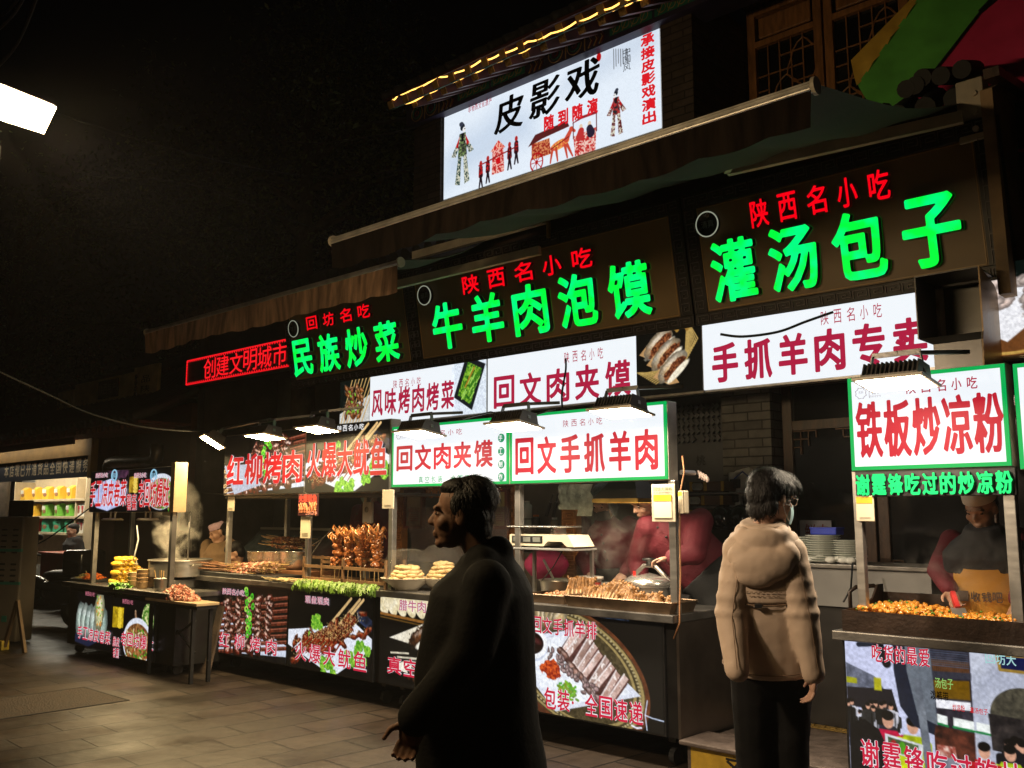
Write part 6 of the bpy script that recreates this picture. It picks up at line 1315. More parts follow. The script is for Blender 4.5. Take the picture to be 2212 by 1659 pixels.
# refrigerated display behind
f0, f1 = at(512, 1190, Y=6.7).x, at(708, 1190, Y=6.7).x; ft = at(600, 1146, Y=6.7).z; t = thing('display_fridge', 'dark glass fronted display fridge behind the barbecue stall', 'fridge', (f0, 6.7, .0)); FW = f1-f0
g = MB(); g.prism([(0, 0), (.6, 0), (.6, ft), (.35, ft), (0, ft-.30)], 'x', 0, FW*1.1); g.build('cabinet', mat('fridge_dark', (.035, .038, .042), .4, .2, .2, 4), t)
g = MB()
for k in range(2): x = FW*(.02+.53*k); g.add([(x, -.004, ft-.30), (x+FW*.48, -.004, ft-.30), (x+FW*.48, .345, ft-.005), (x, .345, ft-.005)], [(0, 1, 2, 3)])
g.build('glass_lid', mat('fridge_glass', (.07, .09, .10), .15, 0, .4, 6), t); g = MB(); g.box(0, FW*1.1, .34, .38, ft, ft+.03); g.build('chrome_rail', STEEL, t)
# ---- main stall
BUN = mat('flat_bun', (.62, .44, .20), .55, 0, .2, 25); FILM = mat('cling_film', (.5, .47, .4), .10, 0, .02, 5, 1., 30, alpha=.05, spec=1.)
DISH = mat('cream_dish', (.50, .44, .34), .3, 0, .08, 9)
bunp = None
def buns(px, py, Y, label, r_, layers):
    global bunp
    x = at(px, py, Y=Y).x; th = thing('serving_dish', f'wide cream dish, {label}', 'dish', (x, Y, ZC+.001), group='dishes of wrapped buns'); g = MB(); g.lathe([(0, 0), (r_*.45, 0), (r_*.5, .02), (r_, .105), (r_*1.02, .11), (r_*.97, .11), (r_*.45, .03), (0, .03)], seg=40); g.build('dish', DISH, th, True)
    for ly in range(layers):
        n_ = max(3, 8-ly*1)
        for k in range(n_):
            a = 2*pi*k/n_+ly*.5; rr = r_*(.55-.09*ly); L_ = f'flat bun under film, layer {["one", "two", "three", "four", "five"][ly]} of the {label}'
            loc = (x+rr*math.cos(a), Y+rr*.8*math.sin(a), ZC+.095+.034*ly); rot = (rs.uniform(-.25, .25), rs.uniform(-.25, .25), rs.uniform(0, 6))
            if bunp is None:
                bunp = thing('flat_bun', L_, 'bun', loc, group='flat buns stacked under cling film'); bunp.rotation_euler = rot; g = MB(); g.lathe([(0, -.016), (.045, -.016), (.058, -.006), (.058, .006), (.045, .017), (0, .019)], seg=20); g.build('bun', BUN, bunp, True)
            else: dup(bunp, loc, rot, L_)
    g = MB(); H_ = .12+.04*layers; n_ = 36; V = []; F = []
    for i in range(9):
        for k in range(n_):
            a = 2*pi*k/n_; u = i/8; rr = r_*(.96*(1-u**3.2)**.8)*(1+rs.uniform(-.06, .06)); V.append((rr*math.cos(a), rr*.85*math.sin(a), .10+(H_-.02)*math.sin(u*pi/2)+rs.uniform(-.012, .012)))
    for i in range(8):
        for k in range(n_): F.append((i*n_+k, i*n_+(k+1) % n_, (i+1)*n_+(k+1) % n_, (i+1)*n_+k))
    g.add(V, F); o = g.build('film_wrap', FILM, smooth=True, loc=(x, Y, ZC)); tag(o, f'shiny cling film wrap over the {label}', 'film')
buns(880, 1262, 5.68, 'bun dish at the stall front', .24, 4); buns(958, 1250, 5.92, 'bun dish behind the man', .24, 5)
# scale on its shelf
s0, s1 = at(1101, 1184, Y=5.62).x, at(1236, 1186, Y=5.62).x; sz_ = at(1165, 1183, Y=5.6).z; t = thing('glass_shelf', 'small glass shelf carrying the weighing scale', 'shelf', (s0, 5.65, sz_-.02)); g = MB(); g.bbox(-.05, s1-s0, -.05, .28, 0, .018, .004); g.build('shelf', mat('shelf_glass', (.25, .25, .24), .15, 0, .1, 4, spec=.8), t)
g = MB(); 
for x in (.02, s1-s0-.03): g = MB(); g.bar((x, .25, 0), (x, .25, -(sz_-.02-ZC)), .025); g.build('shelf_post', STEEL, t)
SW = s1-s0; t = thing('weighing_scale', 'cream electronic weighing scale with a steel pan on the glass shelf', 'scale', (s0, 5.62, sz_-.001)); g = MB(); k = SW
g.prism([(0, .012), (.0, .10), (k*.6, .105), (k*.93, .10), (k*1.02, .012), (k*.92, .012), (k*.84, .05), (k*.62, .05), (k*.55, .012)], 'y', 0, .26); g.build('housing', mat('scale_cream', (.62, .56, .42), .4, 0, .06, 8), t)
g = MB(); g.box(k*.04, k*.54, -.003, 0, .035, .09); dsp = g.build('display_panel', BLACKP, t)
for q in range(3): g = MB(); g.bbox(k*(.07+.16*q), k*(.19+.16*q), -.007, -.0035, .042, .080, .003); g.build('display', mat('lcd_grey', (.16, .17, .15), .3), dsp)
g = MB(); g.bbox(-k*.02, k*.80, -.02, .28, .155, .167, .005); g.box(k*.1, k*.16, .05, .2, .105, .155); g.box(k*.6, k*.66, .05, .2, .105, .155); g.build('pan', POLISH, t)
# pans, tub, trays with ribs, pressure cooker
def pan(px, py, r_, h, label, Y, m=STEEL, fill=None, name='steel_pan', cat='pan'):
    x = at(px, py, Y=Y).x; th = thing(name, label, cat, (x, Y, ZC+.001)); g = MB(); g.lathe([(0, 0), (r_*.9, 0), (r_*.95, h*.6), (r_, h), (r_*1.06, h+.004), (r_*1.05, h+.012), (r_*.97, h), (r_*.92, h*.3), (0, .01)], seg=40); g.build('pan', m, th, True); autosmooth(th.children[0])
    if fill: g = MB(); g.lathe([(r_*.96, h*.8), (0, h*.8)], seg=32); g.build('contents', fill, th)
    return th
pan(1212, 1265, .175, .135, 'wide steel pan of steaming broth with a ladle resting in it', 6.02, fill=mat('milky_broth', (.34, .30, .22), .12)); pan(1312, 1262, .14, .12, 'steel pan behind the red tub', 6.1, fill=mat('milky_broth', (.34, .30, .22)))
t = thing('ladle', 'steel ladle leaning in the wide broth pan', 'ladle', (at(1195, 1262, Y=6.0).x, 6.0, ZC+.10)); g = MB(); g.tube([(0.05, 0, -.02), (-.12, .02, .20)], .011, 8); g.build('shaft', STEEL, t)
t = bowl('plastic_tub', 'clear plastic tub of red chilli sauce behind the ribs', 'tub', (at(1273, 1262, Y=5.92).x, 5.92, ZC+.10), .10, .075, mat('clear_tub', (.75, .66, .60), .25, 0, .1, 9, alpha=.55), base=.8); g = MB(); g.lathe([(0, .006), (.088, .006), (.096, .05), (0, .052)], seg=24); g.build('chilli_sauce', mat('chilli_sauce', (.42, .05, .03), .35, 0, .3, 30), t, True); g = MB(); g.lathe([(.10, .072), (.112, .07), (.112, .092), (.1, .094), (.0, .088)], seg=24); g.build('lid', mat('tub_lid', (.72, .66, .6), .3, 0, .05, 9, alpha=.7), t, True)
pan(1273, 1270, .095, .098, 'small steel pan under the plastic tub', 5.92)
TRAY = mat('baking_tray', (.20, .135, .085), .38, .75, .35, 7, .08, 40)
def tray(px0, px1, Y0, Y1, h, label):
    x0, x1 = at(px0, 1312, Y=Y0).x, at(px1, 1320, Y=Y0).x; th = thing('food_tray', label, 'tray', ((x0+x1)/2, Y0, ZC+.001)); w2 = (x1-x0)/2; d = Y1-Y0; g = MB(); g.box(-w2+.02, w2-.02, .02, d-.02, 0, .006)
    for (a, b) in (((-w2, 0), (w2, 0)), ((w2, 0), (w2, d)), ((w2, d), (-w2, d)), ((-w2, d), (-w2, 0))):
        A = Vector((a[0], a[1], h)); B_ = Vector((b[0], b[1], h)); cx, cy = 0, d/2; s_ = .94; C_ = Vector((b[0]*s_, cy+(b[1]-cy)*s_, .0)); D2 = Vector((a[0]*s_, cy+(a[1]-cy)*s_, .0)); g.add([A, B_, C_, D2], [(0, 1, 2, 3)]); g.tube([A, B_], .007, 6)
    g.build('tray', TRAY, th); return th
t1 = tray(1130, 1219, 5.56, 5.86, .06, 'shallow steel tray with small pieces of offal'); t2 = tray(1219, 1452, 5.50, 5.82, .075, 'big brown steel tray piled with cooked mutton ribs')
heap('offal_pieces', 'flat brown cooked offal pieces in the shallow tray', 'food', (t1.location.x+.04, 5.70, ZC+.015), .15, .10, .05, 60, .035, mat('offal', (.38, .19, .09), .45, 0, .35, 25), .35)
RIB = mat('cooked_rib', (.27, .135, .045), .45, 0, .55, 30, .6, 60); BONE = mat('rib_bone', (.50, .36, .2), .5, 0, .2, 20)
def ribs(px, top, w_, h, label, tilt, k):
    Y = 5.66; x = at(px, 1300, Y=Y).x; t = thing('rib_slab', label, 'ribs', (x, Y, ZC+.02), group='slabs of cooked mutton ribs'); t.rotation_euler = (R(-28)+rs.uniform(-.25, .2), rs.uniform(-.15, .15), tilt*2.2)
    g = MB(); n = 42; m_ = 9; V = []; F = []
    for i in range(n+1):
        for j in range(m_+1):
            u = i/n-.5; v = j/m_; V.append((u*w_*(1+.1*math.sin(v*5)), .02*math.cos(u*pi*2)*v+.024*abs(math.sin(u*pi*7))*(1 if v < .8 else .4)+rs.uniform(-.003, .003), v*h*(1-.18*abs(u)*2)+rs.uniform(-.004, .004)))
    o = len(V)
    V += [(a, b+.05+rs.uniform(-.008, .008), c) for a, b, c in V]
    for i in range(n):
        for j in range(m_): a = i*(m_+1)+j; F += [(a, a+1, a+m_+2, a+m_+1), (a+o, a+m_+1+o, a+m_+2+o, a+1+o)]
    rim = [(i*(m_+1), (i+1)*(m_+1)) for i in range(n)]+[(i*(m_+1)+m_, (i+1)*(m_+1)+m_) for i in range(n)]+[(j, j+1) for j in range(m_)]+[(n*(m_+1)+j, n*(m_+1)+j+1) for j in range(m_)]
    F += [(a, b, b+o, a+o) for a, b in rim]; g.add(V, F)
    for q in range(22): g.chunk((rs.uniform(-w_/2, w_/2), rs.uniform(.01, .05), h*rs.uniform(.8, 1.02)), (.022, .010, .014))
    g.build('meat', RIB, t, True); g = MB()
    for q in range(7): u = (q+.5)/7-.5; g.tube([(u*w_, .015, -.02), (u*w_*1.0, .005, h*.45)], .007, 6)
    g.build('rib_bones', BONE, t)
for k, (px, w_, h, tl, lb) in enumerate(((1252, .22, .23, .25, 'tallest rib slab at the left end of the big tray'), (1283, .22, .18, .15, 'upright rib slab second from the left in the big tray'), (1322, .28, .20, -.1, 'large pale rib slab in the middle of the big tray'), (1357, .22, .11, .1, 'short rib slab right of the middle of the big tray'), (1392, .22, .13, -.2, 'curled rib slab before the pressure cooker'), (1424, .18, .11, -.35, 'dark glazed rib slab at the right end of the big tray'))): ribs(px, 0, w_, h, lb, tl, k)
heap('rib_scraps', 'loose meat scraps between the rib slabs in the big tray', 'food', (t2.location.x-.0, 5.66, ZC+.012), .42, .11, .045, 160, .024, RIB, .45)
xk = at(1404, 1265, Y=6.08).x; rk = (at(1449, 1240, Y=6.08).x-at(1358, 1240, Y=6.08).x)/2*1.0; t = thing('pressure_cooker', 'big polished pressure cooker with a black knob under the cook\'s hand', 'pressure cooker', (xk, 6.08, ZC+.001)); zk = lambda y: at(1404, y, Y=6.08).z-ZC
g = MB(); hb = zk(1268); g.lathe([(0, 0), (rk*.95, 0), (rk, .02), (rk, hb), (rk*1.05, hb+.005), (rk*1.05, hb+.02), (0, hb+.02)], seg=48); o = g.build('pot', STEEL, t, True); autosmooth(o)
g = MB(); hl = zk(1243); g.lathe([(rk*1.03, hb+.022), (rk*1.03, hb+.045), (rk*.95, hb+.06), (rk*.75, hl*.6+hb*.4+.03), (rk*.4, hl), (0, hl+.02)], seg=48); o = g.build('lid', POLISH, t, True); autosmooth(o, 50)
g = MB(); hh = zk(1222); g.tube([(-rk*1.02, 0, hb+.03), (-rk*.7, 0, hl), (-rk*.25, 0, hh), (rk*.25, 0, hh), (rk*.7, 0, hl), (rk*1.02, 0, hb+.03)], .018, 8); g.build('clamp_bar', STEEL, t, True)
g = MB(); g.lathe([(0, hh), (.03, hh), (.025, hh+.03), (.055, hh+.04), (.055, hh+.055), (0, hh+.06)], seg=20); g.build('knob', BLACKP, t, True)
g = MB(); g.lathe([(0, hl), (.012, hl), (.012, hl+.05), (0, hl+.05)], (-.1, -.06, -.02), 10); g.build('red_valve', mat('valve_red', (.5, .02, .015), .4), t); g = MB(); g.bar((rk, 0, hb*.55), (rk+.16, 0, hb*.5), .03, .04); g.bbox(rk, rk+.07, -.05, .05, hb*.6, hb+.02, .01); g.build('side_handle', BLACKP, t)
# hood lamp, hanging bags, tools, jars, cloth, wooden frame, certificates
hx = at(1356, 1066, Y=5.85); t = thing('hood_lamp', 'dark trapezoid hood lamp with a brass rim under the white sign', 'hood lamp', hx); hw_ = (at(1410, 1080, Y=5.85).x-at(1297, 1080, Y=5.85).x)/2*.84; z0 = at(1352, 1084, Y=5.85).z-hx.z; z1 = at(1352, 1040, Y=5.85).z-hx.z
g = MB(); V = [(-hw_, -.17, z0+.02), (hw_, -.17, z0+.02), (hw_, .17, z0+.02), (-hw_, .17, z0+.02), (-hw_*.55, -.08, z1), (hw_*.62, -.08, z1), (hw_*.62, .08, z1), (-hw_*.55, .08, z1)]; g.add(V, [(4, 5, 6, 7), (0, 1, 5, 4), (1, 2, 6, 5), (2, 3, 7, 6), (3, 0, 4, 7)]); g.build('shade', BLACK, t)
g = MB()
for (a, b) in ((0, 1), (1, 2), (2, 3), (3, 0)): g.bar(Vector(V[a])-Vector((0, 0, .012)), Vector(V[b])-Vector((0, 0, .012)), .012, .03)
g.build('brass_rim', mat('brass', (.4, .25, .06), .35, .8), t); g = MB(); k8 = z0*.5+z1*.5; g.add([(-hw_*.6, -.09, k8), (hw_*.6, -.09, k8), (hw_*.6, .09, k8), (-hw_*.6, .09, k8)], [(0, 1, 2, 3)]); g.build('lamp_panel', emit('hood_lamp_glow', (1., .80, .55), 55.), t); g = MB(); g.tube([(0, 0, z1), (0, 0, z1+.14)], .008, 6); g.build('cord', BLACKP, t)
for k, (px, lb) in enumerate(((1222, 'left'), (1240, 'middle'), (1262, 'right'))):
    p = at(px, 1046, Y=6.1); th = thing('plastic_bag', f'bundle of clear plastic bags hung under the white sign, the {lb} one', 'plastic bags', p, group='hanging plastic bag bundles'); g = MB(); n = 7; V = []; F = []; hB = .21 if k < 2 else .26
    for i in range(n+1):
        for j in range(9): V.append(((i/n-.5)*.15+rs.uniform(-.004, .004), rs.uniform(-.018, .018)+.012*math.sin(i*2.2), -hB*j/8))
    for i in range(n):
        for j in range(8): a = i*9+j; F.append((a, a+1, a+10, a+9))
    g.add(V, F); g.build('bags', mat('bag_film', (.50, .55, .48), .25, 0, .35, 14, .5, 30), th, True)
def frame_pic(label, x0, y0, x1, y1, Y, inner, txt, tm):
    a, b = at(x0, y1, Y=Y), at(x1, y0, Y=Y); w_ = b.x-a.x; zt = at((x0+x1)/2, y0, Y=Y).z; zb = at((x0+x1)/2, y1, Y=Y).z; h = zt-zb; t = thing('framed_certificate', label, 'certificate', (a.x, Y, zb)); g = MB(); e_ = .03
    for (p, q, r_, s_) in ((0, w_, 0, e_), (0, w_, h-e_, h), (0, e_, e_, h-e_), (w_-e_, w_, e_, h-e_)): g.box(p, q, -.02, .02, r_, s_)
    g.build('frame', mat('mahogany', (.12, .022, .012), .35, 0, .2, 8), t); g = MB(); g.box(e_, w_-e_, -.004, .01, e_, h-e_); g.build('certificate', inner, t); lettering(t, txt, w_*.2, w_*.85, h*.42, h*.52, tm, -.006, bold=.0)
    g = MB()
    for k in range(4): z = h*(.2+.05*k); g.box(w_*.3, w_*.7, -.0055, -.004, z, z+.006)
    g.build('fine_print', tm, t)
frame_pic('silver framed certificate left of the walking man', 874, 1058, 916, 1142, 6.35, mat('silver_plate', (.30, .29, .27), .4, .3, .1, 3), '名优食品', mat('cert_red', (.30, .06, .03), .5)); frame_pic('gold framed certificate with green star right of the walking man', 1062, 1056, 1098, 1143, 6.35, mat('gold_plate', (.42, .34, .13), .4, .3, .1, 3), '回文', mat('cert_red', (.30, .06, .03), .5))
t = thing('carved_screen', 'honey coloured carved wooden screen with meander posts at the back of the main stall', 'wooden screen', (at(862, 1200, Y=6.42).x, 6.42, .0)); L = t.location
for (px0, px1) in ((856, 873), (1099, 1114), (1217, 1249)):
    x0, x1 = at(px0, 1150, Y=6.42).x-L.x, at(px1, 1150, Y=6.42).x-L.x; zt = 2.05; g = MB(); g.bbox(x0, x1, -.03, .05, .3, zt, .005); po = g.build('post', WOODC, t); g = MB(); meander(g, x0+.01, x1-.01, 1.05, zt-.03, -.034, 13, True); g.build('meander_carving', mat('carving_light', (.46, .20, .06), .4), po)
x0, x1 = at(873, 1100, Y=6.42).x-L.x, at(1099, 1100, Y=6.42).x-L.x; g = MB(); zt = 2.05; zb = 1.88; g.box(x0, x1, -.02, .04, zb+.06, zt); 
for k in range(15): cx = x0+(x1-x0)*(k+.5)/15; g.tube([(cx+.055*math.cos(a)*(1-a/16), -.03, zb+.03+.06*math.sin(a)*(1-a/16)) for a in [j*.5 for j in range(22)]], .013, 6)
g.build('carved_lintel', WOODC, t)
fx0, fx1 = at(885, 1150, Y=6.3).x, at(1098, 1150, Y=6.3).x; g = MB(); V = []; F = []; n, m_ = 40, 16; zt = at(950, 1095, Y=6.3).z; zb = at(950, 1215, Y=6.3).z
for i in range(n+1):
    for j in range(m_+1): V.append((fx0+(fx1-fx0)*i/n, 6.3+rs.uniform(-.012, .012)+.02*math.sin(i*.7+j*.4), zb+(zt-zb)*j/m_))
for i in range(n):
    for j in range(m_): a = i*(m_+1)+j; F.append((a, a+1, a+m_+2, a+m_+1))
g.add(V, F); tag(g.build('film_screen', mat('film_sheet', (.22, .17, .20), .14, 0, .5, 7, 1., 26, alpha=.55, spec=.9), smooth=True), 'wrinkled cling film stretched across the back of the bun stall', 'film')
p = at(1180, 1220, Y=6.25); g = MB(); g.ell((0, 0, 0), (.22, .14, .13), None, 20, 12, .05); o = g.build('crimson_cloth', mat('crimson_cloth', (.36, .02, .085), .8, 0, .2, 8, .2, 30), smooth=True, loc=p); tag(o, 'crumpled crimson cloth draped over a tub below the scale', 'cloth')
t = thing('steel_cabinet', 'steel kitchen cabinet below the crimson cloth', 'cabinet', (at(1180, 1250, Y=6.6).x, 6.6, .19)); g = MB(); g.bbox(-.45, .35, -.12, .2, 0, 1.16, .01); g.build('cabinet', STEELD, t)
for k, (px, y0, y1, r_, m, lb) in enumerate(((1138, 1082, 1120, .05, WHITEP, 'white plastic jar on the back shelf'), (1140, 1122, 1143, .055, WHITEP, 'squat white plastic jug on the back shelf'), (1158, 1112, 1142, .045, BLACKP, 'black bottle with an orange cap on the back shelf'), (1198, 1118, 1145, .04, mat('oil_bottle', (.20, .12, .03), .2), 'brown oil bottle on the back shelf'))):
    zb = at(px, y1, Y=6.75).z; h = at(px, y0, Y=6.75).z-zb; th = thing('jar', lb, 'jar', (at(px, y1, Y=6.75).x, 6.75, zb)); g = MB(); g.lathe([(0, 0), (r_, 0), (r_, h*.75), (r_*.6, h*.85), (0, h*.85)], seg=20); g.build('jar', m, th, True); g = MB(); g.lathe([(0, h*.84), (r_*.62, h*.84), (r_*.62, h), (0, h)], seg=16); g.build('cap', mat('orange_cap', (.6, .16, .02), .5) if k == 2 else WHITEP, th)
t = thing('back_shelf', 'steel wall shelf with jars behind the scale', 'shelf', (at(1120, 1146, Y=6.75).x, 6.75, at(1160, 1145, Y=6.75).z-.03)); g = MB(); g.bbox(0, 1.3, -.12, .12, 0, .025, .004); g.build('shelf', STEELD, t); g = MB(); [g.bar((x, .1, 0), (x, .1, -1.1), .03) for x in (.05, 1.25)]; g.build('shelf_leg', STEELD, t)
for k, (pa, pb) in enumerate((((1195, 1068), (1174, 1135)), ((1206, 1066), (1190, 1138)))): a, b = at(*pa, Y=6.5), at(*pb, Y=6.5); th = thing('ladle', f'long handled strainer hanging behind the scale, the {"left" if k == 0 else "right"} one', 'ladle', b); g = MB(); g.tube([a-b, (a-b)*.4], .008, 6); g.tube([(a-b)*.75, (a-b)*.3], .018, 8); g.build('handle', BLACKP, th); g = MB(); g.lathe([(.0, -.05), (.05, -.03), (.07, .0)], seg=18); g.build('strainer_cup', mat('wire_mesh', (.25, .24, .22), .4, .8, .4, 90), th, True)
# carved drawer boxes, sockets, dishes behind
for k, (x0, x1, y0, y1, lb) in enumerate(((1490, 1564, 1041, 1062, 'top'), (1483, 1562, 1071, 1092, 'middle'), (1490, 1560, 1101, 1121, 'lowest'))):
    Y = 7.1; a, b = at(x0, y1, Y=Y), at(x1, y0, Y=Y); h = at(x0, y0, Y=Y).z-a.z; w_ = b.x-a.x; th = thing('drawer_box', f'carved dark wooden drawer box with brass corners, the {lb} one of the stack', 'drawer box', (a.x, Y, a.z), group='stack of carved drawer boxes'); g = MB(); g.bbox(0, w_, 0, .3, 0, h, .006); g.build('box', mat('box_wood', (.085, .04, .02), .35, 0, .3, 9, coat=.3), th)
    g = MB(); q = w_*.45
    for j in range(5): g.tube([(q*(.35+.09*j)+.022*math.cos(s), -.006, h*.5+.028*math.sin(s)) for s in [i*.63 for i in range(11)]], .006, 5)
    g.build('ornate_handle', mat('pewter', (.42, .42, .38), .3, .9), th); g = MB()
    for c_ in (0, q*.92, w_-.03): g.box(c_, c_+.03, -.004, 0, 0, h)
    g.build('brass_corner', mat('brass', (.4, .25, .06)), th)
t = thing('wire_stand', 'steel wire stand carrying the drawer boxes', 'stand', (at(1484, 1130, Y=7.1).x, 7.1, .19)); zz = at(1520, 1122, Y=7.1).z-.19
g = MB(); [g.box(0, .62, 0, .32, at(1520, y, Y=7.1).z-.19-.02, at(1520, y, Y=7.1).z-.19-.006) for y in (1122, 1093, 1063)]; [g.bar((x, y, 0), (x, y, at(1520, 1040, Y=7.1).z-.19), .02) for x in (0, .64) for y in (0, .32)]; g.build('shelves', STEELD, t)
p = at(1560, 1180, Y=6.9); t = thing('steel_rack', 'steel tube rack behind the leaning cook', 'rack', (p.x, 6.9, .19)); g = MB(); [g.tube([(x, 0, 0), (x, 0, 1.30)], .025, 10) for x in (-.28, .05)]; g.bar((-.3, 0, 1.20), (.08, 0, 1.20), .05, .06); g.build('tubes', STEEL, t)
p = at(1585, 1060, Y=7.3); t = thing('power_strip', 'white power strip with plugged adapters on the brick pillar', 'power strip', p); g = MB(); g.bbox(-.05, .06, 0, .05, -.26, .16, .01); g.build('strip', WHITEP, t); g = MB(); [g.bbox(-.05+.02*k, .03+.02*k, -.05, 0, -.22+.12*k, -.14+.12*k, .008) for k in range(3)]; g.build('plugs', BLACKP, t); g = MB(); g.tube([(.03, -.04, .1), (.12, -.05, .16), (.22, -.06, .08), (.24, -.03, -.12), (.36, -.03, -.2)], .006, 6); g.build('blue_lead', mat('blue_lead', (.04, .10, .40), .5), t)
p = at(1608, 1042, Y=7.3); t = thing('router_box', 'white rounded router box fixed to the brick pillar behind the customer', 'router', p); g = MB(); g.bbox(-.085, .085, 0, .05, -.12, .12, .02, Matrix.Rotation(R(-12), 4, 'Y')); g.build('box', WHITEP, t)
for k, px in enumerate((1560, 1600)): p = at(px, 1118, Y=7.05); t = thing('kettle', f'glossy black electric kettle beside the drawer boxes, the {"left" if k == 0 else "right"} one', 'kettle', (p.x, 7.05, p.z-.1)); g = MB(); g.lathe([(0, 0), (.09, 0), (.10, .08), (.08, .17), (.03, .20), (0, .21)], seg=20); g.build('kettle', mat('kettle_black', (.012, .012, .013), .12), t, True); g = MB(); g.tube([(.08, 0, .05), (.15, 0, .08), (.14, 0, .17), (.06, 0, .18)], .012, 8); g.build('handle', BLACKP, t)
t = thing('claw_gripper', 'grey arm with pale curved prongs fixed at the main stall corner post', 'gripper', at(1478, 1020, Y=5.7)); L = t.location; g = MB(); q = at(1500, 1022, Y=5.85)-L; g.tube([(-.03, 0, 0), q], .018, 8); g.build('arm', STEEL, t); g = MB(); c = at(1508, 1024, Y=5.88)-L
for k in range(4): g.tube([c+Vector((.02*k+.03*math.sin(s)*.6, 0, .025-.055*math.sin(s*.5)-.01*k)) for s in [i*.35 for i in range(9)]], [.005+.008*math.sin(pi*i/8) for i in range(9)], 7)
g.build('prongs', mat('prong_ivory', (.62, .50, .46), .35), t, True)
# dish counter with plates
DY = 6.62; d0, d1 = at(1700, 1218, Y=DY).x, at(1852, 1218, Y=DY).x; dz = at(1790, 1218, Y=DY).z; t = thing('dish_counter', 'grey steel counter with stacked plates behind the customer', 'counter', (d0, DY, .19)); g = MB(); DW = d1-d0; g.bbox(-.3, DW+.5, -.03, .5, dz-.19-.03, dz-.19, .005); g.build('counter_top', STEELD, t); g = MB(); g.box(-.3, DW+.5, 0, .46, dz-.19-.30, dz-.19-.032); g.build('steel_apron', mat('apron_steel', (.30, .30, .30), .4, .6, .15, 3), t); g = MB(); g.box(-.3, DW+.5, .03, .44, 0, dz-.19-.302); g.build('cabinet', mat('counter_dark', (.018, .016, .015), .5), t)
PLATE = mat('white_melamine', (.62, .66, .62), .25, 0, .04, 9); pp_ = None
for (px, n_, rr, yy_, lb) in ((1738, 11, .115, 6.80, 'left'), (1779, 12, .13, 6.72, 'middle'), (1834, 10, .125, 6.76, 'right')):
    x = at(px, 1210, Y=yy_).x
    for k in range(n_):
        L_ = f'white plate in the {lb} stack on the dish counter'; loc = (x+rs.uniform(-.004, .004), yy_+rs.uniform(-.004, .004), dz+.002+.0165*k)
        if pp_ is None: pp_ = thing('plate', L_, 'plate', loc, group='stacks of white plates on the dish counter'); g = MB(); g.lathe([(0, 0), (.075, 0), (.09, .006), (.125, .016), (.127, .02), (.12, .019), (.085, .010), (0, .007)], seg=32); g.build('plate', PLATE, pp_, True)
        else: dup(pp_, loc, None, L_)
t = thing('blue_box', 'bright blue lidded box on top of the middle plate stack', 'box', (at(1788, 1180, Y=6.72).x, 6.72, dz+.002+.0165*12+.006)); g = MB(); g.bbox(-.10, .10, -.07, .07, 0, .055, .008); g.build('box', mat('blue_plastic', (.02, .045, .42), .4), t); g = MB(); g.bbox(-.104, .104, -.074, .074, .042, .055, .004); g.build('lid', mat('blue_plastic', (.02, .045, .42)), t)
for k, px in enumerate((1748, 1794, 1822, 1838)): t = thing('soup_spoon', f'white porcelain soup spoon on the dish counter edge, {names_[k] if False else ["first", "second", "third", "fourth"][k]} from the left', 'spoon', (at(px, 1216, Y=6.64).x, 6.64, dz+.002), rs.uniform(-.5, .5)); g = MB(); g.ell((0, 0, .025), (.042, .032, .025)); g.tube([(.03, 0, .03), (.075, .02, .05), (.11, .04, .055)], [.012, .010, .008], 8); g.build('spoon', mat('porcelain', (.72, .74, .72), .15), t, True)
t = thing('paper_notice', 'white paper notice with dark red writing stuck inside the door glass', 'notice', at(1762, 1150, Y=7.60)); g = MB(); g.box(-.14, .14, 0, .004, -.1, .1); g.build('sheet', mat('notice_paper', (.26, .26, .30), .7), t); lettering(t, '鲜肉', -.1, .12, -.07, .07, mat('notice_ink', (.14, .015, .02), .6), -.003, bold=.01)
# ---- right stall: frying tray with jelly cubes and scraper
q0, q1 = at(1820, 1362, Y=5.50).x, at(2235, 1385, Y=5.50).x; ht = at(1822, 1318, Y=5.5).z-ZD; t = thing('frying_tray', 'deep black iron frying tray with raised back corners on the right stall', 'frying tray', (q0, 5.50, ZD+.001)); TW = q1-q0; TDp = .62
IRON = mat('seasoned_iron', (.030, .016, .010), .42, .3, .45, 7, .15, 40)
g = MB(); g.box(0, TW, .0, TDp, 0, .012); g.box(0, TW, 0, .012, .012, ht); g.box(.012, TW-.012, TDp-.012, TDp, .012, ht*1.6)
for x in (0, TW-.012): g.prism([(.012, .012), (TDp, .012), (TDp, ht*2.0), (TDp*.86, ht*2.0), (TDp*.72, ht*1.35), (TDp*.45, ht*1.02), (.012, ht)], 'x', x, x+.012)
g.build('tray', IRON, t); g = MB(); g.box(.012, TW-.012, .012, TDp-.012, .013, ht*.72); g.build('oil_bed', mat('fried_bed', (.30, .12, .02), .4, 0, .4, 30), t)
JELLY = mat('fried_jelly', (.62, .25, .03), .3, 0, .3, 18, coat=.2); JG = mat('scallion', (.10, .22, .02), .5)
g = MB()
for k in range(620):
    x = rs.uniform(.06, TW-.06); y = rs.uniform(.03, TDp-.1); g.cur = 1 if k % 9 == 0 else 0; s_ = rs.uniform(.02, .034) if g.cur == 0 else .012
    bm = bmesh.new(); bmesh.ops.create_cube(bm, size=1); bmesh.ops.bevel(bm, geom=list(bm.edges), offset=.16, segments=2, affect='EDGES'); M_ = Matrix.Translation((x, y, ht*.78+rs.uniform(0, .032)+(.016 if g.cur else 0)+.02*math.sin(x*7))) @ Euler([rs.uniform(0, 6) for _ in range(3)]).to_matrix().to_4x4() @ Matrix.Diagonal((s_, s_*rs.uniform(.7, 1.1), s_*rs.uniform(.6, 1), 1)); g.bm(bm, M_)
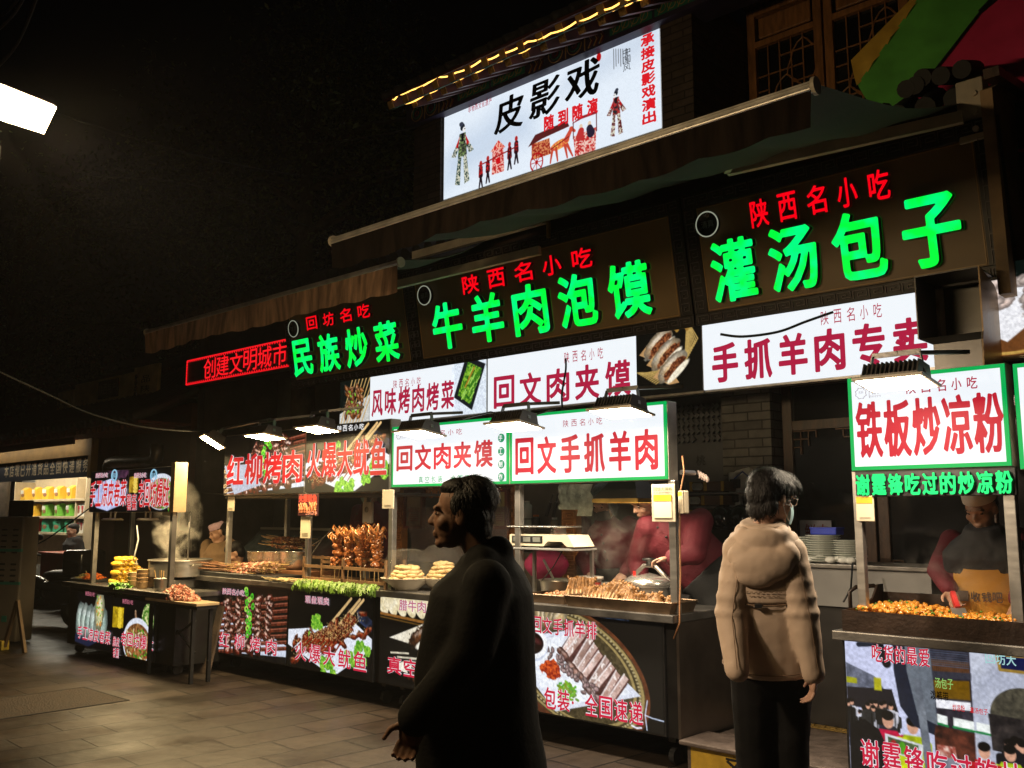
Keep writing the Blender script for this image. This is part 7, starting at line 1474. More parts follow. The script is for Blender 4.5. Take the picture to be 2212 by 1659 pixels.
o = g.build('jelly_cubes', JELLY, smooth=True, mats=[JELLY, JG], loc=t.location); tag(o, 'golden fried jelly cubes with chopped scallion filling the black tray', 'food', kind='stuff')
p = at(2058, 1288, Y=5.9); t = thing('scraper', 'flat scraper with a red handle in the right cook\'s hand', 'scraper', p); g = MB(); e_ = at(2072, 1322, Y=5.8)-p; g.bar(Vector((0, 0, .02)), e_*.75, .026, .032); g.build('handle', mat('handle_red', (.45, .02, .02), .35), t); g = MB(); g.bar(e_*.75, e_*1.5, .08, .004); g.build('blade', STEEL, t)
p = at(1836, 1285, Y=6.1); t = thing('wire_loop', 'bent dark handle standing behind the frying tray', 'handle', p); g = MB(); g.tube([(0, 0, -.12), (0, 0, .02), (.03, .03, .05), (.12, .1, .06), (.15, .12, .03), (.15, .12, -.12)], .014, 8); g.build('loop', IRON, t, True)
# leads on the stall posts
def lead(label, pts, r=.006, m=None):
    a = at(*pts[0][:2], Y=pts[0][2]); t = thing('power_lead', label, 'cable', a); g = MB(); g.tube([at(x, y, Y=Y)-a for x, y, Y in pts], r, 6); g.build('lead', m or mat('orange_lead', (.34, .16, .07), .6), t, True)
lead('orange brown lead running down the main stall corner post', [(1474, 985, 5.6), (1478, 1020, 5.58), (1470, 1060, 5.57), (1468, 1150, 5.57), (1470, 1240, 5.57), (1468, 1312, 5.56), (1468, 1345, 5.54), (1455, 1380, 5.54)])
lead('black lead hanging from the scale', [(1215, 1190, 5.7), (1195, 1225, 5.75), (1170, 1255, 5.8)], .005, BLACKP); lead('pale lead hanging on the left snack stall post', [(296, 1135, 5.2), (299, 1165, 5.2), (293, 1190, 5.2), (288, 1210, 5.2)], .008, WHITEP)
lead('black lead behind the flood lamps of the white signs', [(1000, 905, 5.45), (1060, 890, 5.45), (1105, 900, 5.5), (1160, 895, 5.5), (1200, 883, 5.5)], .007, BLACKP)
lead('black lead hanging beside the right stall post', [(1842, 1215, 6.3), (1838, 1270, 6.2), (1822, 1300, 6.1)], .007, BLACKP)

# ================================================================ steam over the pots
def steam(label, px, Y, z0, z1, r, density, seed, col=(1, .93, .84)):
    x = at(px, 1200, Y=Y).x; m = bpy.data.materials.new('steam'); m.use_nodes = True; n = m.node_tree.nodes; l = m.node_tree.links; n.remove(n['Principled BSDF'])
    v = n.new('ShaderNodeVolumePrincipled'); v.inputs['Color'].default_value = col+(1,); v.inputs['Anisotropy'].default_value = .15
    tc = n.new('ShaderNodeTexCoord'); mp = n.new('ShaderNodeMapping'); mp.inputs['Location'].default_value = (seed, 0, 0); nz = n.new('ShaderNodeTexNoise'); nz.inputs['Scale'].default_value = 4.5; nz.inputs['Detail'].default_value = 6; nz.inputs['Distortion'].default_value = 1.2
    gr = n.new('ShaderNodeTexGradient'); gr.gradient_type = 'SPHERICAL'; m2 = n.new('ShaderNodeMapping'); m2.inputs['Location'].default_value = (-1, -1, -1); m2.inputs['Scale'].default_value = (2, 2, 2)
    l.new(tc.outputs['Object'], mp.inputs[0]); l.new(mp.outputs[0], nz.inputs['Vector']); l.new(tc.outputs['Generated'], m2.inputs[0]); l.new(m2.outputs[0], gr.inputs[0])
    mr = n.new('ShaderNodeMapRange'); mr.inputs['From Min'].default_value = .48; mr.inputs['From Max'].default_value = .64; l.new(nz.outputs[0], mr.inputs[0])
    a = n.new('ShaderNodeMath'); a.operation = 'MULTIPLY'; b = n.new('ShaderNodeMath'); b.operation = 'MULTIPLY'; b.inputs[1].default_value = density*2; l.new(mr.outputs[0], a.inputs[0]); l.new(gr.outputs[1], a.inputs[1]); l.new(a.outputs[0], b.inputs[0]); l.new(b.outputs[0], v.inputs['Density']); l.new(v.outputs[0], n['Material Output'].inputs['Volume'])
    g = MB(); h = z1-z0; g.ell((0, 0, h/2), (r[0], r[1], h/2), None, 24, 16); o = g.build('steam', m, loc=(x+r[2], Y, z0)); return tag(o, label, 'steam', kind='stuff')
steam('thick warm steam billowing from the big pot on the left stall', 388, 5.45, 1.05, 2.15, (.40, .26, -.09), 17, 3)
steam('thin steam over the broth pans of the main stall', 1285, 6.0, 1.1, 1.85, (.55, .22, 0), 1.7, 7)
steam('thin steam rising from the fried jelly', 2085, 5.8, 1.15, 1.6, (.40, .2, 0), .9, 5)
# ================================================================ people
SKIN = mat('skin', (.46, .27, .19), .5, 0, .10, 14, .08, 120); SKIND = mat('skin_tan', (.36, .20, .13), .5, 0, .12, 14, .08, 120)
HAIR = mat('black_hair', (.007, .005, .0045), .5, 0, .4, 60, .35, 90, stretch=(3, 3, .6), spec=.25); EYE_M = mat('dark_eye', (.02, .015, .012), .2); LIPS = mat('lips', (.38, .15, .12), .5)
def frame(o, x, y, z): m = Matrix((x, y, z)).transposed().to_4x4(); m.translation = o; return m
def head_frame(c, fwd, up=(0, 0, 1)):
    f = Vector(fwd).normalized(); u = Vector(up); r = f.cross(u).normalized(); u = r.cross(f).normalized(); return frame(Vector(c), r, f, u)
def head_shapes(mb, H, s, wide=1.):
    S_ = H @ Matrix.Diagonal((s*wide, s, s, 1))
    E_ = lambda c, r, rot=None: mb.ell(c, r, rot, 16, 12, 0, S_)
    E_((0, -.018, .032), (.077, .096, .086)); E_((0, .022, -.03), (.064, .070, .080)); E_((0, .036, -.082), (.044, .042, .034)); E_((0, .078, .020), (.050, .016, .012)); E_((0, .097, -.029), (.0155, .014, .011)); mb.cap(S_ @ Vector((0, .078, .014)), S_ @ Vector((0, .103, -.026)), .0075*s, .0115*s)
    E_((0, .084, -.062), (.024, .012, .007)); E_((0, .082, -.073), (.021, .012, .007)); E_((0, .070, -.098), (.024, .018, .018))
    for q in (-1, 1):
        E_((q*.078, -.010, -.012), (.010, .020, .032), (0, 0, q*.3)); E_((q*.080, -.012, .006), (.009, .016, .014)); E_((q*.042, .052, -.030), (.026, .026, .024)); E_((q*.034, .072, .0), (.016, .008, .007))
def hand_shapes(mb, wrist, d, n, s=1., curl=(.5, .6), thumb_side=1, spread=.12, curls=None):
    d = Vector(d).normalized(); n = Vector(n); n = (n-d*n.dot(d)).normalized(); sd = d.cross(n)*thumb_side; w_ = Vector(wrist)
    M_ = frame(w_+d*.048*s, sd, d, n); mb.ell((0, 0, 0), (.041*s, .052*s, .017*s), None, 14, 10, 0, M_); mb.cap(w_-d*.03*s, w_+d*.02*s, .027*s, .027*s)
    for i, (L, off) in enumerate(((.070, .030), (.080, .010), (.074, -.010), (.058, -.029))):
        b = w_+d*.088*s+sd*off*s; dr = (d+sd*(off/.03)*spread).normalized(); c = (curls[i] if curls else curl[0])
        p1 = b+(dr*math.cos(c)+n*math.sin(c))*L*.48*s; c2 = c+(curl[1]); p2 = p1+(dr*math.cos(c2)+n*math.sin(c2))*L*.32*s; c3 = c2+curl[1]*.7; p3 = p2+(dr*math.cos(c3)+n*math.sin(c3))*L*.25*s
        mb.cap(b, p1, .0092*s, .0086*s, 8); mb.cap(p1, p2, .0086*s, .0078*s, 8); mb.cap(p2, p3, .0078*s, .0066*s, 8)
    b = w_+d*.028*s+sd*.034*s; p1 = b+(sd*.75+d*.55+n*.25).normalized()*.042*s; p2 = p1+(sd*.25+d*.85+n*.35).normalized()*.034*s
    mb.cap(w_+d*.015*s+sd*.015*s, b, .014*s, .0125*s, 8); mb.cap(b, p1, .0125*s, .0105*s, 8); mb.cap(p1, p2, .0105*s, .008*s, 8)
class Person:
    def __init__(s, label, J, face, up=(0, 0, 1), skin=SKIN, hs=1., cat='person', hands=(), voxel=.0075, legs=True, wide=1.):
        s.J = {k: Vector(v) for k, v in J.items()}; J = s.J; pel = J['pelvis']; s.skin = skin; s.hs = hs
        s.t = thing('person', label, cat, (pel.x, pel.y, 0)); s.inv = Matrix.Translation(-Vector(s.t.location))
        s.H = head_frame(J['head'], face, up)
        rt = (J['shr']-J['shl']).normalized(); upv = (J['neck']-pel); s.L = upv.length; upv.normalize(); fw = upv.cross(rt).normalized(); rt = fw.cross(upv).normalized()
        s.T = frame(pel, rt, fw, upv)
        m = MB(); head_shapes(m, s.H, hs, wide); m.cap(s.H @ Vector((0, -.03*hs, -.05*hs)), J['neck'], .054, .060)
        L = s.L; m.loft([(0, 0, -.08, .12, .09), (0, 0, .05, .155, .11), (0, 0, L*.4, .135, .095), (0, 0, L*.75, .16, .105), (0, 0, L*.92, .12, .08), (0, 0, L, .055, .055)], 16, 0, s.T)
        for q in 'lr':
            m.cap(J['sh'+q], J['el'+q], .050, .041); m.cap(J['el'+q], J['wr'+q], .041, .028)
            if legs: m.cap(J['hip'+q], J['kn'+q], .080, .055); m.cap(J['kn'+q], J['an'+q], .054, .036); m.cap(J['an'+q], J['an'+q]+fw*.16+Vector((0, 0, -.05)), .036, .032)
        for h in hands: hand_shapes(m, *h)
        s.body = m.build('body', skin, s.t); s.fix(s.body); remesh(s.body, voxel, 3)
        e_ = MB()
        for q in (-1, 1): e_.ell((q*.033*hs, .0775*hs, .001*hs), (.0125*hs, .006*hs, .0055*hs), None, 10, 6, 0, s.H)
        s.eyes = s.part(e_, 'eyes', EYE_M, True)
        e_ = MB()
        for q in (-1, 1): e_.cap(s.H @ Vector((q*.016*hs, .086*hs, .021*hs)), s.H @ Vector((q*.052*hs, .076*hs, .022*hs)), .0055*hs, .0035*hs, 8)
        s.part(e_, 'eyebrows', HAIR)
    def fix(s, o): o.data.transform(s.inv)
    def part(s, m, name, mt, smooth=False, vox=0, disp=0, sm=4, ds=.1):
        o = m.build(name, mt, s.t, smooth); s.fix(o)
        if vox: remesh(o, vox, sm, disp, ds)
        return o
    def torso(s, m, prof): L = s.L; m.loft([(x, y, z*L, rx, ry) for (x, y, z, rx, ry) in prof], 22, 0, s.T)
    def sleeves(s, m, r=(.075, .065, .055), end=.9, puff=0):
        J = s.J
        for q in 'lr':
            m.ell(J['sh'+q], (r[0]*1.05,)*3); m.cap(J['sh'+q], J['el'+q], r[0], r[1]); w_ = J['el'+q].lerp(J['wr'+q], end); m.cap(J['el'+q], w_, r[1], r[2])
            if puff:
                for k in range(5): p = J['sh'+q].lerp(J['el'+q], .15+.2*k); m.ell(p, (r[0]*1.05, r[0]*1.05, .03))
    def trousers(s, mt, r=(.105, .075, .06), hipw=(.175, .125)):
        J = s.J; m = MB(); s.torso(m, [(0, 0, -.16, hipw[0]*.8, hipw[1]*.8), (0, 0, -.02, *hipw), (0, 0, .2, hipw[0]*.95, hipw[1]*.95)])
        for q in 'lr': m.cap(J['hip'+q], J['kn'+q], r[0], r[1]); m.cap(J['kn'+q], J['an'+q]+Vector((0, 0, .02)), r[1], r[2])
        s.part(m, 'trousers', mt, False, .014, .02, 4, .15); m = MB(); fw = s.T.to_3x3() @ Vector((0, 1, 0))
        for q in 'lr': m = MB(); m.cap(J['an'+q]+Vector((0, 0, -.05)), J['an'+q]+fw*.15+Vector((0, 0, -.055)), .045, .04); s.part(m, 'shoe', BLACKP, True)
    def hair(s, ells, name='hair', mt=HAIR, vox=.008, disp=.005, ds=.015, strands=0, front=9):
        m = MB(); hs = s.hs
        for (c, r) in ells: m.ell([v*hs for v in c], [v*hs for v in r], None, 16, 12, 0, s.H)
        o = s.part(m, name, mt, False, vox, disp, 1, ds)
        if strands: s.strands(o, strands, 3, front)
        return o
    def strands(s, o, n, seed=3, front=9):                                # fine locks lying on the hair mass so that its outline breaks up
        rs_ = random.Random(seed); me = o.data; vs = me.vertices; V = [tuple(v.co) for v in vs]; F = [tuple(p.vertices) for p in me.polygons]; dn = (s.H.to_3x3() @ Vector((0, -.25, -1))).normalized(); hc = (s.inv @ s.H) @ Vector((0, -.03*s.hs, .10*s.hs))
        for k in range(n):
            v = vs[rs_.randrange(len(vs))]
            if (s.inv @ s.H).inverted().__matmul__(v.co).y > front: continue
            nn = v.normal; away = (v.co-hc); away = (away-nn*away.dot(nn)); away = away.normalized() if away.length > .01 else dn; t = (away*.7+dn*.5+Vector((rs_.gauss(0, .25), rs_.gauss(0, .25), rs_.gauss(0, .2)))); t = (t-nn*t.dot(nn)).normalized(); sd = t.cross(nn)*rs_.uniform(.0012, .0030); L_ = rs_.uniform(.018, .042)*s.hs; b = len(V)
            for q in range(4): u = q/3; p = v.co+t*L_*u+nn*(.0015+.006*math.sin(u*2.8)*rs_.uniform(.3, 1)); V += [tuple(p-sd*(1-u*.8)), tuple(p+sd*(1-u*.8))]
            for q in range(3): F.append((b+2*q, b+2*q+1, b+2*q+3, b+2*q+2))
        m2 = bpy.data.meshes.new('hair'); m2.from_pydata(V, [], F); m2.materials.append(me.materials[0]); m2.polygons.foreach_set('use_smooth', [True]*len(m2.polygons)); o.data = m2; bpy.data.meshes.remove(me)
def off(base, r=0, f=0, u=0, rt=None, fw=None): return Vector(base)+rt*r+fw*f+Vector((0, 0, u))
def stand(bx, by, yaw, h=1.75, z0=0., lean=0., side=0.):
    """upright joints for a figure facing yaw (radians, world)"""
    fw = Vector((math.cos(yaw), math.sin(yaw), 0)); rt = Vector((math.sin(yaw), -math.cos(yaw), 0)); k = h/1.75; B_ = Vector((bx, by, z0)); P_ = lambda r, f, u: B_+rt*r*k+fw*f*k+Vector((0, 0, u*k))
    ln = lambda u: lean*(u-.95)/.6
    J = dict(pelvis=P_(0, 0, .95), neck=P_(side, ln(1.47), 1.47), head=P_(side*1.2, ln(1.62)+.02, 1.625))
    for q, s_ in (('l', -1), ('r', 1)):
        J['sh'+q] = P_(s_*.185+side, ln(1.42), 1.42); J['el'+q] = P_(s_*.235+side, ln(1.15)-.04, 1.13); J['wr'+q] = P_(s_*.225+side, ln(.95)+.06, .88)
        J['hip'+q] = P_(s_*.09, 0, .90); J['kn'+q] = P_(s_*.095, .03, .49); J['an'+q] = P_(s_*.1, 0, .09)
    return J, fw, rt
UPZ = Vector((0, 0, 1))
# ---- walking man in the long black coat, in profile, heading left along the street
c = at(1001, 1110, D=3.42); wx, wy_ = c.x, c.y; yaw = R(219)
J, fw, rt = stand(wx+.02, wy_+.02, yaw, 1.80)
J['head'] = c+fw*.01; J['neck'] = c-fw*.075+Vector((0, 0, -.155)); J['pelvis'] = Vector((wx-fw.x*-.08, wy_, .97))-fw*.10
for q, s_ in (('l', -1), ('r', 1)): J['sh'+q] = J['neck']+rt*.185*s_-fw*.03+Vector((0, 0, -.085)); J['el'+q] = J['sh'+q]+rt*.07*s_+fw*(-.02 if q == 'r' else -.10)+Vector((0, 0, -.30)); J['wr'+q] = J['el'+q]+fw*(.10 if q == 'l' else .06)+Vector((0, 0, -.27))
J['knl'] = J['hipl']+fw*.16+Vector((0, 0, -.40)); J['anl'] = J['knl']+fw*.04+Vector((0, 0, -.41)); J['knr'] = J['hipr']+fw*.05+Vector((0, 0, -.42)); J['anr'] = J['knr']-fw*.20+Vector((0, 0, -.34))
tgt = at(885, 1592, D=3.1); J['wrl'] = tgt-fw*.02+Vector((0, 0, .06)); J['ell'] = J['shl'].lerp(J['wrl'], .5)-fw*.07
man = Person('man in a long black coat walking left in front of the stalls', J, fw, UPZ, mat('shaded_skin', (.20, .105, .065), .6, 0, .12, 14, .08, 120, spec=.25), 1.07, hands=[(J['wrl'], Vector((fw.x*.3, fw.y*.3, -1)), -rt, 1.05, (.75, .7), 1, .03)], voxel=.0052)  # skin colour darkened to put the shade on his face
COAT = mat('black_wool_coat', (.004, .0037, .0035), .85, 0, .3, 9, .12, 60, spec=.2)
m = MB(); man.torso(m, [(0, -.03, -.44, .265, .235), (0, -.02, -.25, .262, .235), (0, .0, 0, .255, .225), (0, .015, .3, .245, .215), (0, .01, .6, .235, .20), (0, 0, .8, .215, .185), (0, -.02, .92, .15, .13), (0, -.01, 1.02, .085, .09)]); man.sleeves(m, (.086, .08, .07), .97)
m.cap(man.J['neck']+rt*.06-UPZ*.02, man.J['neck']-rt*.06-UPZ*.02, .075, .075); m.cap(man.J['neck']-fw*.05+UPZ*.02, man.J['neck']+fw*.06-UPZ*.06, .065, .055)
man.part(m, 'coat', COAT, False, .014, .022, 6, .3); man.trousers(mat('black_trousers', (.010, .010, .011), .8, 0, .3, 9))
man.hair([((0, -.045, .055), (.084, .088, .078)), ((0, -.055, .0), (.080, .062, .075)), ((0, .0, .086), (.070, .072, .038)), ((.068, -.02, .03), (.018, .05, .05)), ((-.068, -.02, .03), (.018, .05, .05)), ((0, -.075, -.045), (.065, .035, .045))], disp=.006, ds=.012, strands=1300, front=.02)
# ---- customer with the tan hooded jacket, back to the camera
cc = at(1668, 1076, D=4.72); cyaw = math.atan2(_d.y, _d.x)-R(3)
J, fw, rt = stand(cc.x, cc.y, cyaw, 1.86)
base = at(1668, 1100, D=4.72); bx_ = at(1650, 1300, D=4.72)
J['head'] = cc; J['neck'] = at(1648, 1158, D=4.70); J['pelvis'] = at(1664, 1440, D=4.75)
for q, s_ in (('l', -1), ('r', 1)): J['hip'+q] = J['pelvis']+rt*.095*s_-UPZ*.04; J['kn'+q] = J['hip'+q]-UPZ*.42+fw*.02; J['an'+q] = J['kn'+q]-UPZ*.40
J['shl'] = at(1598, 1192, D=4.68); J['shr'] = at(1706, 1196, D=4.62); J['ell'] = at(1580, 1330, D=4.64); J['elr'] = at(1735, 1330, D=4.55); J['wrl'] = at(1592, 1450, D=4.5); J['wrr'] = at(1757, 1458, D=4.5)
hf = (fw*.52+rt*.80-UPZ*.12)
cust = Person('young man with glasses and face mask in a tan hooded jacket seen from behind', J, hf, UPZ, SKIN, 1.09, hands=[(J['wrr'], Vector((rt.x*-.05, rt.y*-.05, -1))+fw*.12, -rt, .95, (.45, .5), 1, .05)], voxel=.0055)
JK = mat('tan_padded_jacket', (.47, .35, .26), .7, 0, .07, 4, .05, 50)
m = MB(); cust.torso(m, [(0, .01, -.02, .225, .17), (0, .01, .0, .232, .178), (0, .01, .05, .232, .178), (0, .0, .3, .225, .165), (0, 0, .55, .228, .165), (0, 0, .75, .225, .16), (0, 0, .88, .18, .135), (0, .0, .97, .115, .105), (0, .01, 1.04, .095, .10)]); cust.sleeves(m, (.087, .077, .060), .97)
for q in 'lr':
    for k in range(4): p_ = cust.J['sh'+q].lerp(cust.J['el'+q], .2+.25*k); m.ell(p_, (.089, .089, .045))
    for k in range(3): p_ = cust.J['el'+q].lerp(cust.J['wr'+q], .1+.3*k); m.ell(p_, (.077-.007*k, .077-.007*k, .045))
cust.part(m, 'jacket', JK, False, .010, .017, 7, .16)
m = MB(); cust.torso(m, [(0, -.006, .56, .231, .170), (0, -.006, .575, .236, .174), (0, -.004, .72, .228, .165), (0, 0, .88, .183, .138), (0, 0, .90, .15, .12)]); cust.part(m, 'back_yoke', JK, False, .010, .010, 4, .2)
m = MB(); T = cust.T; Lk = cust.L
for (x, y, z, a, b, d) in ((-.01, -.165, .84, .15, .045, .085), (-.04, -.172, .775, .105, .036, .065), (.10, -.12, .90, .075, .06, .07), (-.10, -.12, .90, .075, .06, .07), (.135, -.03, .965, .04, .085, .055), (-.135, -.03, .965, .04, .085, .055), (0, -.11, 1.0, .125, .05, .075), (.105, .06, .99, .04, .06, .06), (-.105, .06, .99, .04, .06, .06), (.09, -.06, 1.03, .05, .07, .05), (-.09, -.06, 1.03, .05, .07, .05)): m.ell((x, y, z*Lk), (a, b, d), None, 16, 12, 0, T)
cust.part(m, 'hood', JK, False, .009, .013, 9, .13)
m = MB(); m.loft([(0, 0, Lk*.93, .125, .12), (0, .01, Lk*1.0, .120, .122), (0, .015, Lk*1.10, .112, .12), (0, .02, Lk*1.11, .10, .108)], 24, 0, T); cust.part(m, 'collar', JK, False, .010, .015, 2, .08)
m = MB(); m.ell((.118, .045, Lk*.985), (.011, .011, .013), None, 10, 8, 0, T); m.tube([T @ Vector((.12, .05, Lk*.985)), T @ Vector((.135, .06, Lk*.965)), T @ Vector((.13, .075, Lk*.95))], .003, 6); cust.part(m, 'drawcord', BLACKP, True)
m = MB(); m.cbox((-.04, -.182, Lk*.555), (.035, .012, .018), T); cust.part(m, 'hanging_loop', BLACKP)
SEAM = mat('jacket_seam', (.16, .10, .06), .8); m = MB(); m.tube([T @ Vector((.239*math.cos(a), .178*math.sin(a)-.005, Lk*.565+.006*math.cos(a*2))) for a in [R(170+200*k/24) for k in range(25)]], .0035, 5); m.tube([T @ Vector((.236*math.cos(a), .182*math.sin(a), Lk*.035)) for a in [R(170+200*k/24) for k in range(25)]], .003, 5)
for q, s_ in (('r', 1), ('l', -1)):
    a_, b_, c_ = cust.J['sh'+q], cust.J['el'+q], cust.J['wr'+q]; bk = -fw*.086+rt*s_*.012; pts = [a_+bk*1.02, a_.lerp(b_, .5)+bk*1.02, b_+bk*.98, b_.lerp(c_, .5)+bk*.9, b_.lerp(c_, .93)+bk*.82]; m.tube(pts, .002, 5)
cust.part(m, 'seams', SEAM); m = MB()
for k, (a, b) in enumerate(((-.10, .09), (-.075, .06))):
    x = a
    while x < b: w2 = .006+.010*((int(x*997)*7) % 3)/2; m.cbox((x, -.181+.9*x*x, Lk*(.655-.03*k)), (w2*.8, .002, .0035), T); x += w2+.005
cust.part(m, 'back_print', SEAM)
cust.trousers(mat('dark_trousers', (.006, .0055, .0055), .85, 0, .3, 9, .1, 40, spec=.15), (.115, .088, .07), (.20, .15))
cust.hair([((0, -.03, .062), (.088, .100, .080)), ((0, -.06, .015), (.086, .070, .080)), ((0, .035, .085), (.078, .068, .05)), ((.072, -.005, .045), (.022, .066, .045)), ((-.072, -.005, .045), (.022, .066, .045)), ((.05, .075, .058), (.036, .028, .038)), ((-.05, .075, .058), (.036, .028, .038)), ((0, .082, .062), (.05, .024, .036)), ((0, -.085, -.055), (.060, .030, .05)), ((.055, -.06, -.04), (.03, .035, .05)), ((-.055, -.06, -.04), (.03, .035, .05))], disp=.006, ds=.012, strands=1800)
hs = 1.09; Hm = cust.H
def facemask(P_, mt, hs, lift=0.):
    m = MB(); V = []; F = []; n, k_ = 14, 8
    for i in range(n+1):
        a = R(-72+144*i/n)
        for j in range(k_+1):
            z = -.024+lift-.088*j/k_; bulge = 1+.10*math.sin(pi*j/k_)
            V.append(P_.H @ (Vector((.069*math.sin(a)*bulge, .022+.088*math.cos(a)*bulge*(1-.12*(j/k_)), z))*hs))
    for i in range(n):
        for j in range(k_): a = i*(k_+1)+j; F.append((a, a+1, a+k_+2, a+k_+1))
    m.add(V, F); o = P_.part(m, 'face_mask', mt, True)
    m = MB()
    for q in (-1, 1):
        for z in (-.028, -.10): m.tube([P_.H @ (Vector((q*.066, .048, z+lift))*hs), P_.H @ (Vector((q*.084, .0, (z-.03)/2+lift))*hs), P_.H @ (Vector((q*.086, -.025, -.01))*hs)], .0022, 5)
    P_.part(m, 'ear_loops', WHITEP); return o
facemask(cust, mat('pale_blue_mask', (.34, .52, .56), .8, 0, .06, 20), 1.09)
m = MB()
for q in (-1, 1):
    m.tube([Hm @ (Vector((q*.036+.027*math.cos(a), .108-.010*abs(math.cos(a)), .0+.023*math.sin(a)))*hs) for a in [k*pi/10 for k in range(21)]], .0018, 5)
    m.tube([Hm @ (Vector((q*.063, .100, .004))*hs), Hm @ (Vector((q*.083, .03, .008))*hs), Hm @ (Vector((q*.084, -.02, .0))*hs)], .0018, 5)
m.tube([Hm @ (Vector((-.01, .11, .004))*hs), Hm @ (Vector((.01, .11, .004))*hs)], .0018, 5); cust.part(m, 'glasses', mat('glasses_frame', (.35, .33, .32), .25, .7))
# ---- cooks
RED_U = mat('crimson_chef_jacket', (.115, .007, .018), .75, 0, .15, 5, .22, 60); APR = mat('black_apron', (.014, .015, .017), .8, 0, .25, 8, .1, 50); YAPR = mat('yellow_apron', (.48, .25, .035), .75, 0, .12, 6, .15, 40)
def cook(P_, apron=APR, w_=(.225, .155), arms=(.078, .070, .058), end=.93, jm=RED_U, button=True, waist=.52, drop=-1.05):
    P_.trousers(mat('cook_trousers', (.010, .010, .012), .85))
    m = MB(); P_.torso(m, [(0, 0, -.15, w_[0]*.95, w_[1]), (0, 0, .1, w_[0]*.95, w_[1]*1.05), (0, 0, .4, w_[0]*.96, w_[1]*1.02), (0, 0, .75, w_[0], w_[1]), (0, 0, .9, w_[0]*.75, w_[1]*.8), (0, 0, 1., .10, .10), (0, 0, 1.06, .08, .085)]); P_.sleeves(m, arms, end); P_.part(m, 'jacket', jm, False, .011, .018, 6, .15)
    m = MB(); L = P_.L; P_.torso(m, [(0, .012, drop, w_[0]*.9, w_[1]*.9), (0, .012, -.2, w_[0]*1.02, w_[1]*1.10), (0, .012, waist*.6, w_[0]*.99, w_[1]*1.09)]); P_.part(m, 'apron', apron, False, .016, .02, 3, .2)
    if button:
        m = MB()
        for q in (-1, 1):
            for k in range(4): m.ell((q*.06, w_[1]*1.06, L*(.88-.14*k)), (.010, .008, .010), None, 8, 6, 0, P_.T)
        P_.part(m, 'buttons', BLACKP, True)
def cookJ(hx, hy, Yh, Yb, facing, h=1.7, z0=.19, D=None):
    hd = at(hx, hy, Y=Yh); J, fw, rt = stand(hd.x, Yb, facing, h, z0); sft = hd-J['head']; 
    for k in J:
        if k not in ('knl', 'knr', 'anl', 'anr'): J[k] = J[k]+Vector((sft.x*(1 if k in ('head', 'neck') else .7), sft.y*(1 if k in ('head', 'neck') else .5 if k[:2] == 'sh' else .1), sft.z))
    return J, fw, rt
# cook with the black mask and shiny net cap
J, fw, rt = cookJ(1305, 1088, 6.42, 6.62, R(-90), 1.68)
J['shl'] = at(1360, 1134, Y=6.58); J['shr'] = at(1258, 1134, Y=6.6); J['elr'] = at(1254, 1200, Y=6.50); J['wrr'] = at(1275, 1238, Y=6.25); J['ell'] = at(1378, 1200, Y=6.52); J['wrl'] = at(1350, 1238, Y=6.3)
ck1 = Person('cook in crimson jacket with a black face mask and sparkly net cap looking down', J, (-.02, -1, -.42), UPZ, SKIN, 1.12, hands=[(J['wrr'], (.2, -.6, -.5), (.3, 0, -.6), 1, (.5, .6), -1), (J['wrl'], (-.3, -.6, -.5), (-.3, 0, -.6), 1, (.5, .6), 1)])
cook(ck1, w_=(.225, .15)); facemask(ck1, mat('black_mask', (.012, .012, .014), .75), 1.12)
ck1.hair([((0, -.02, .07), (.092, .105, .09)), ((0, -.06, .0), (.092, .085, .10)), ((0, .04, .085), (.076, .06, .04)), ((.075, -.005, .0), (.02, .05, .10)), ((-.075, -.005, .0), (.02, .05, .10))], 'net_cap', mat('sparkly_net_cap', (.10, .11, .12), .4, .5, .8, 220, .6, 200), disp=.01)
# leaning cook with a hand on the pressure cooker
hd = at(1392, 1082, Y=6.18)
hip = at(1552, 1262, Y=6.50)
J = dict(head=hd, neck=at(1418, 1118, Y=6.30), pelvis=hip, shl=at(1512, 1128, Y=6.42), shr=at(1402, 1142, Y=6.20)); J['ell'] = at(1500, 1195, Y=6.10); J['wrl'] = at(1448, 1206, Y=5.98); J['elr'] = at(1378, 1212, Y=6.22); J['wrr'] = at(1385, 1262, Y=6.15)
for q, s_ in (('l', 1), ('r', -1)): J['hip'+q] = hip+Vector((.09*s_, .03, -.05)); J['kn'+q] = J['hip'+q]+Vector((0, 0, -.42)); J['an'+q] = Vector((J['kn'+q].x, J['kn'+q].y, .28))
ck2 = Person('stout cook in crimson jacket bending over with a hand on the pressure cooker', J, (-.42, -.80, -.55), (.12, -.25, 1), SKIN, 1.14, hands=[(J['wrl'], Vector((-.9, -.35, -.12)), (-.05, -.1, -1), 1.05, (.35, .75), 1, .15)])
cook(ck2, w_=(.25, .20), arms=(.105, .095, .065), end=.88, waist=.35, drop=-.55); ck2.hair([((0, -.04, .05), (.082, .088, .074)), ((0, -.06, .01), (.078, .06, .07))], disp=.008)
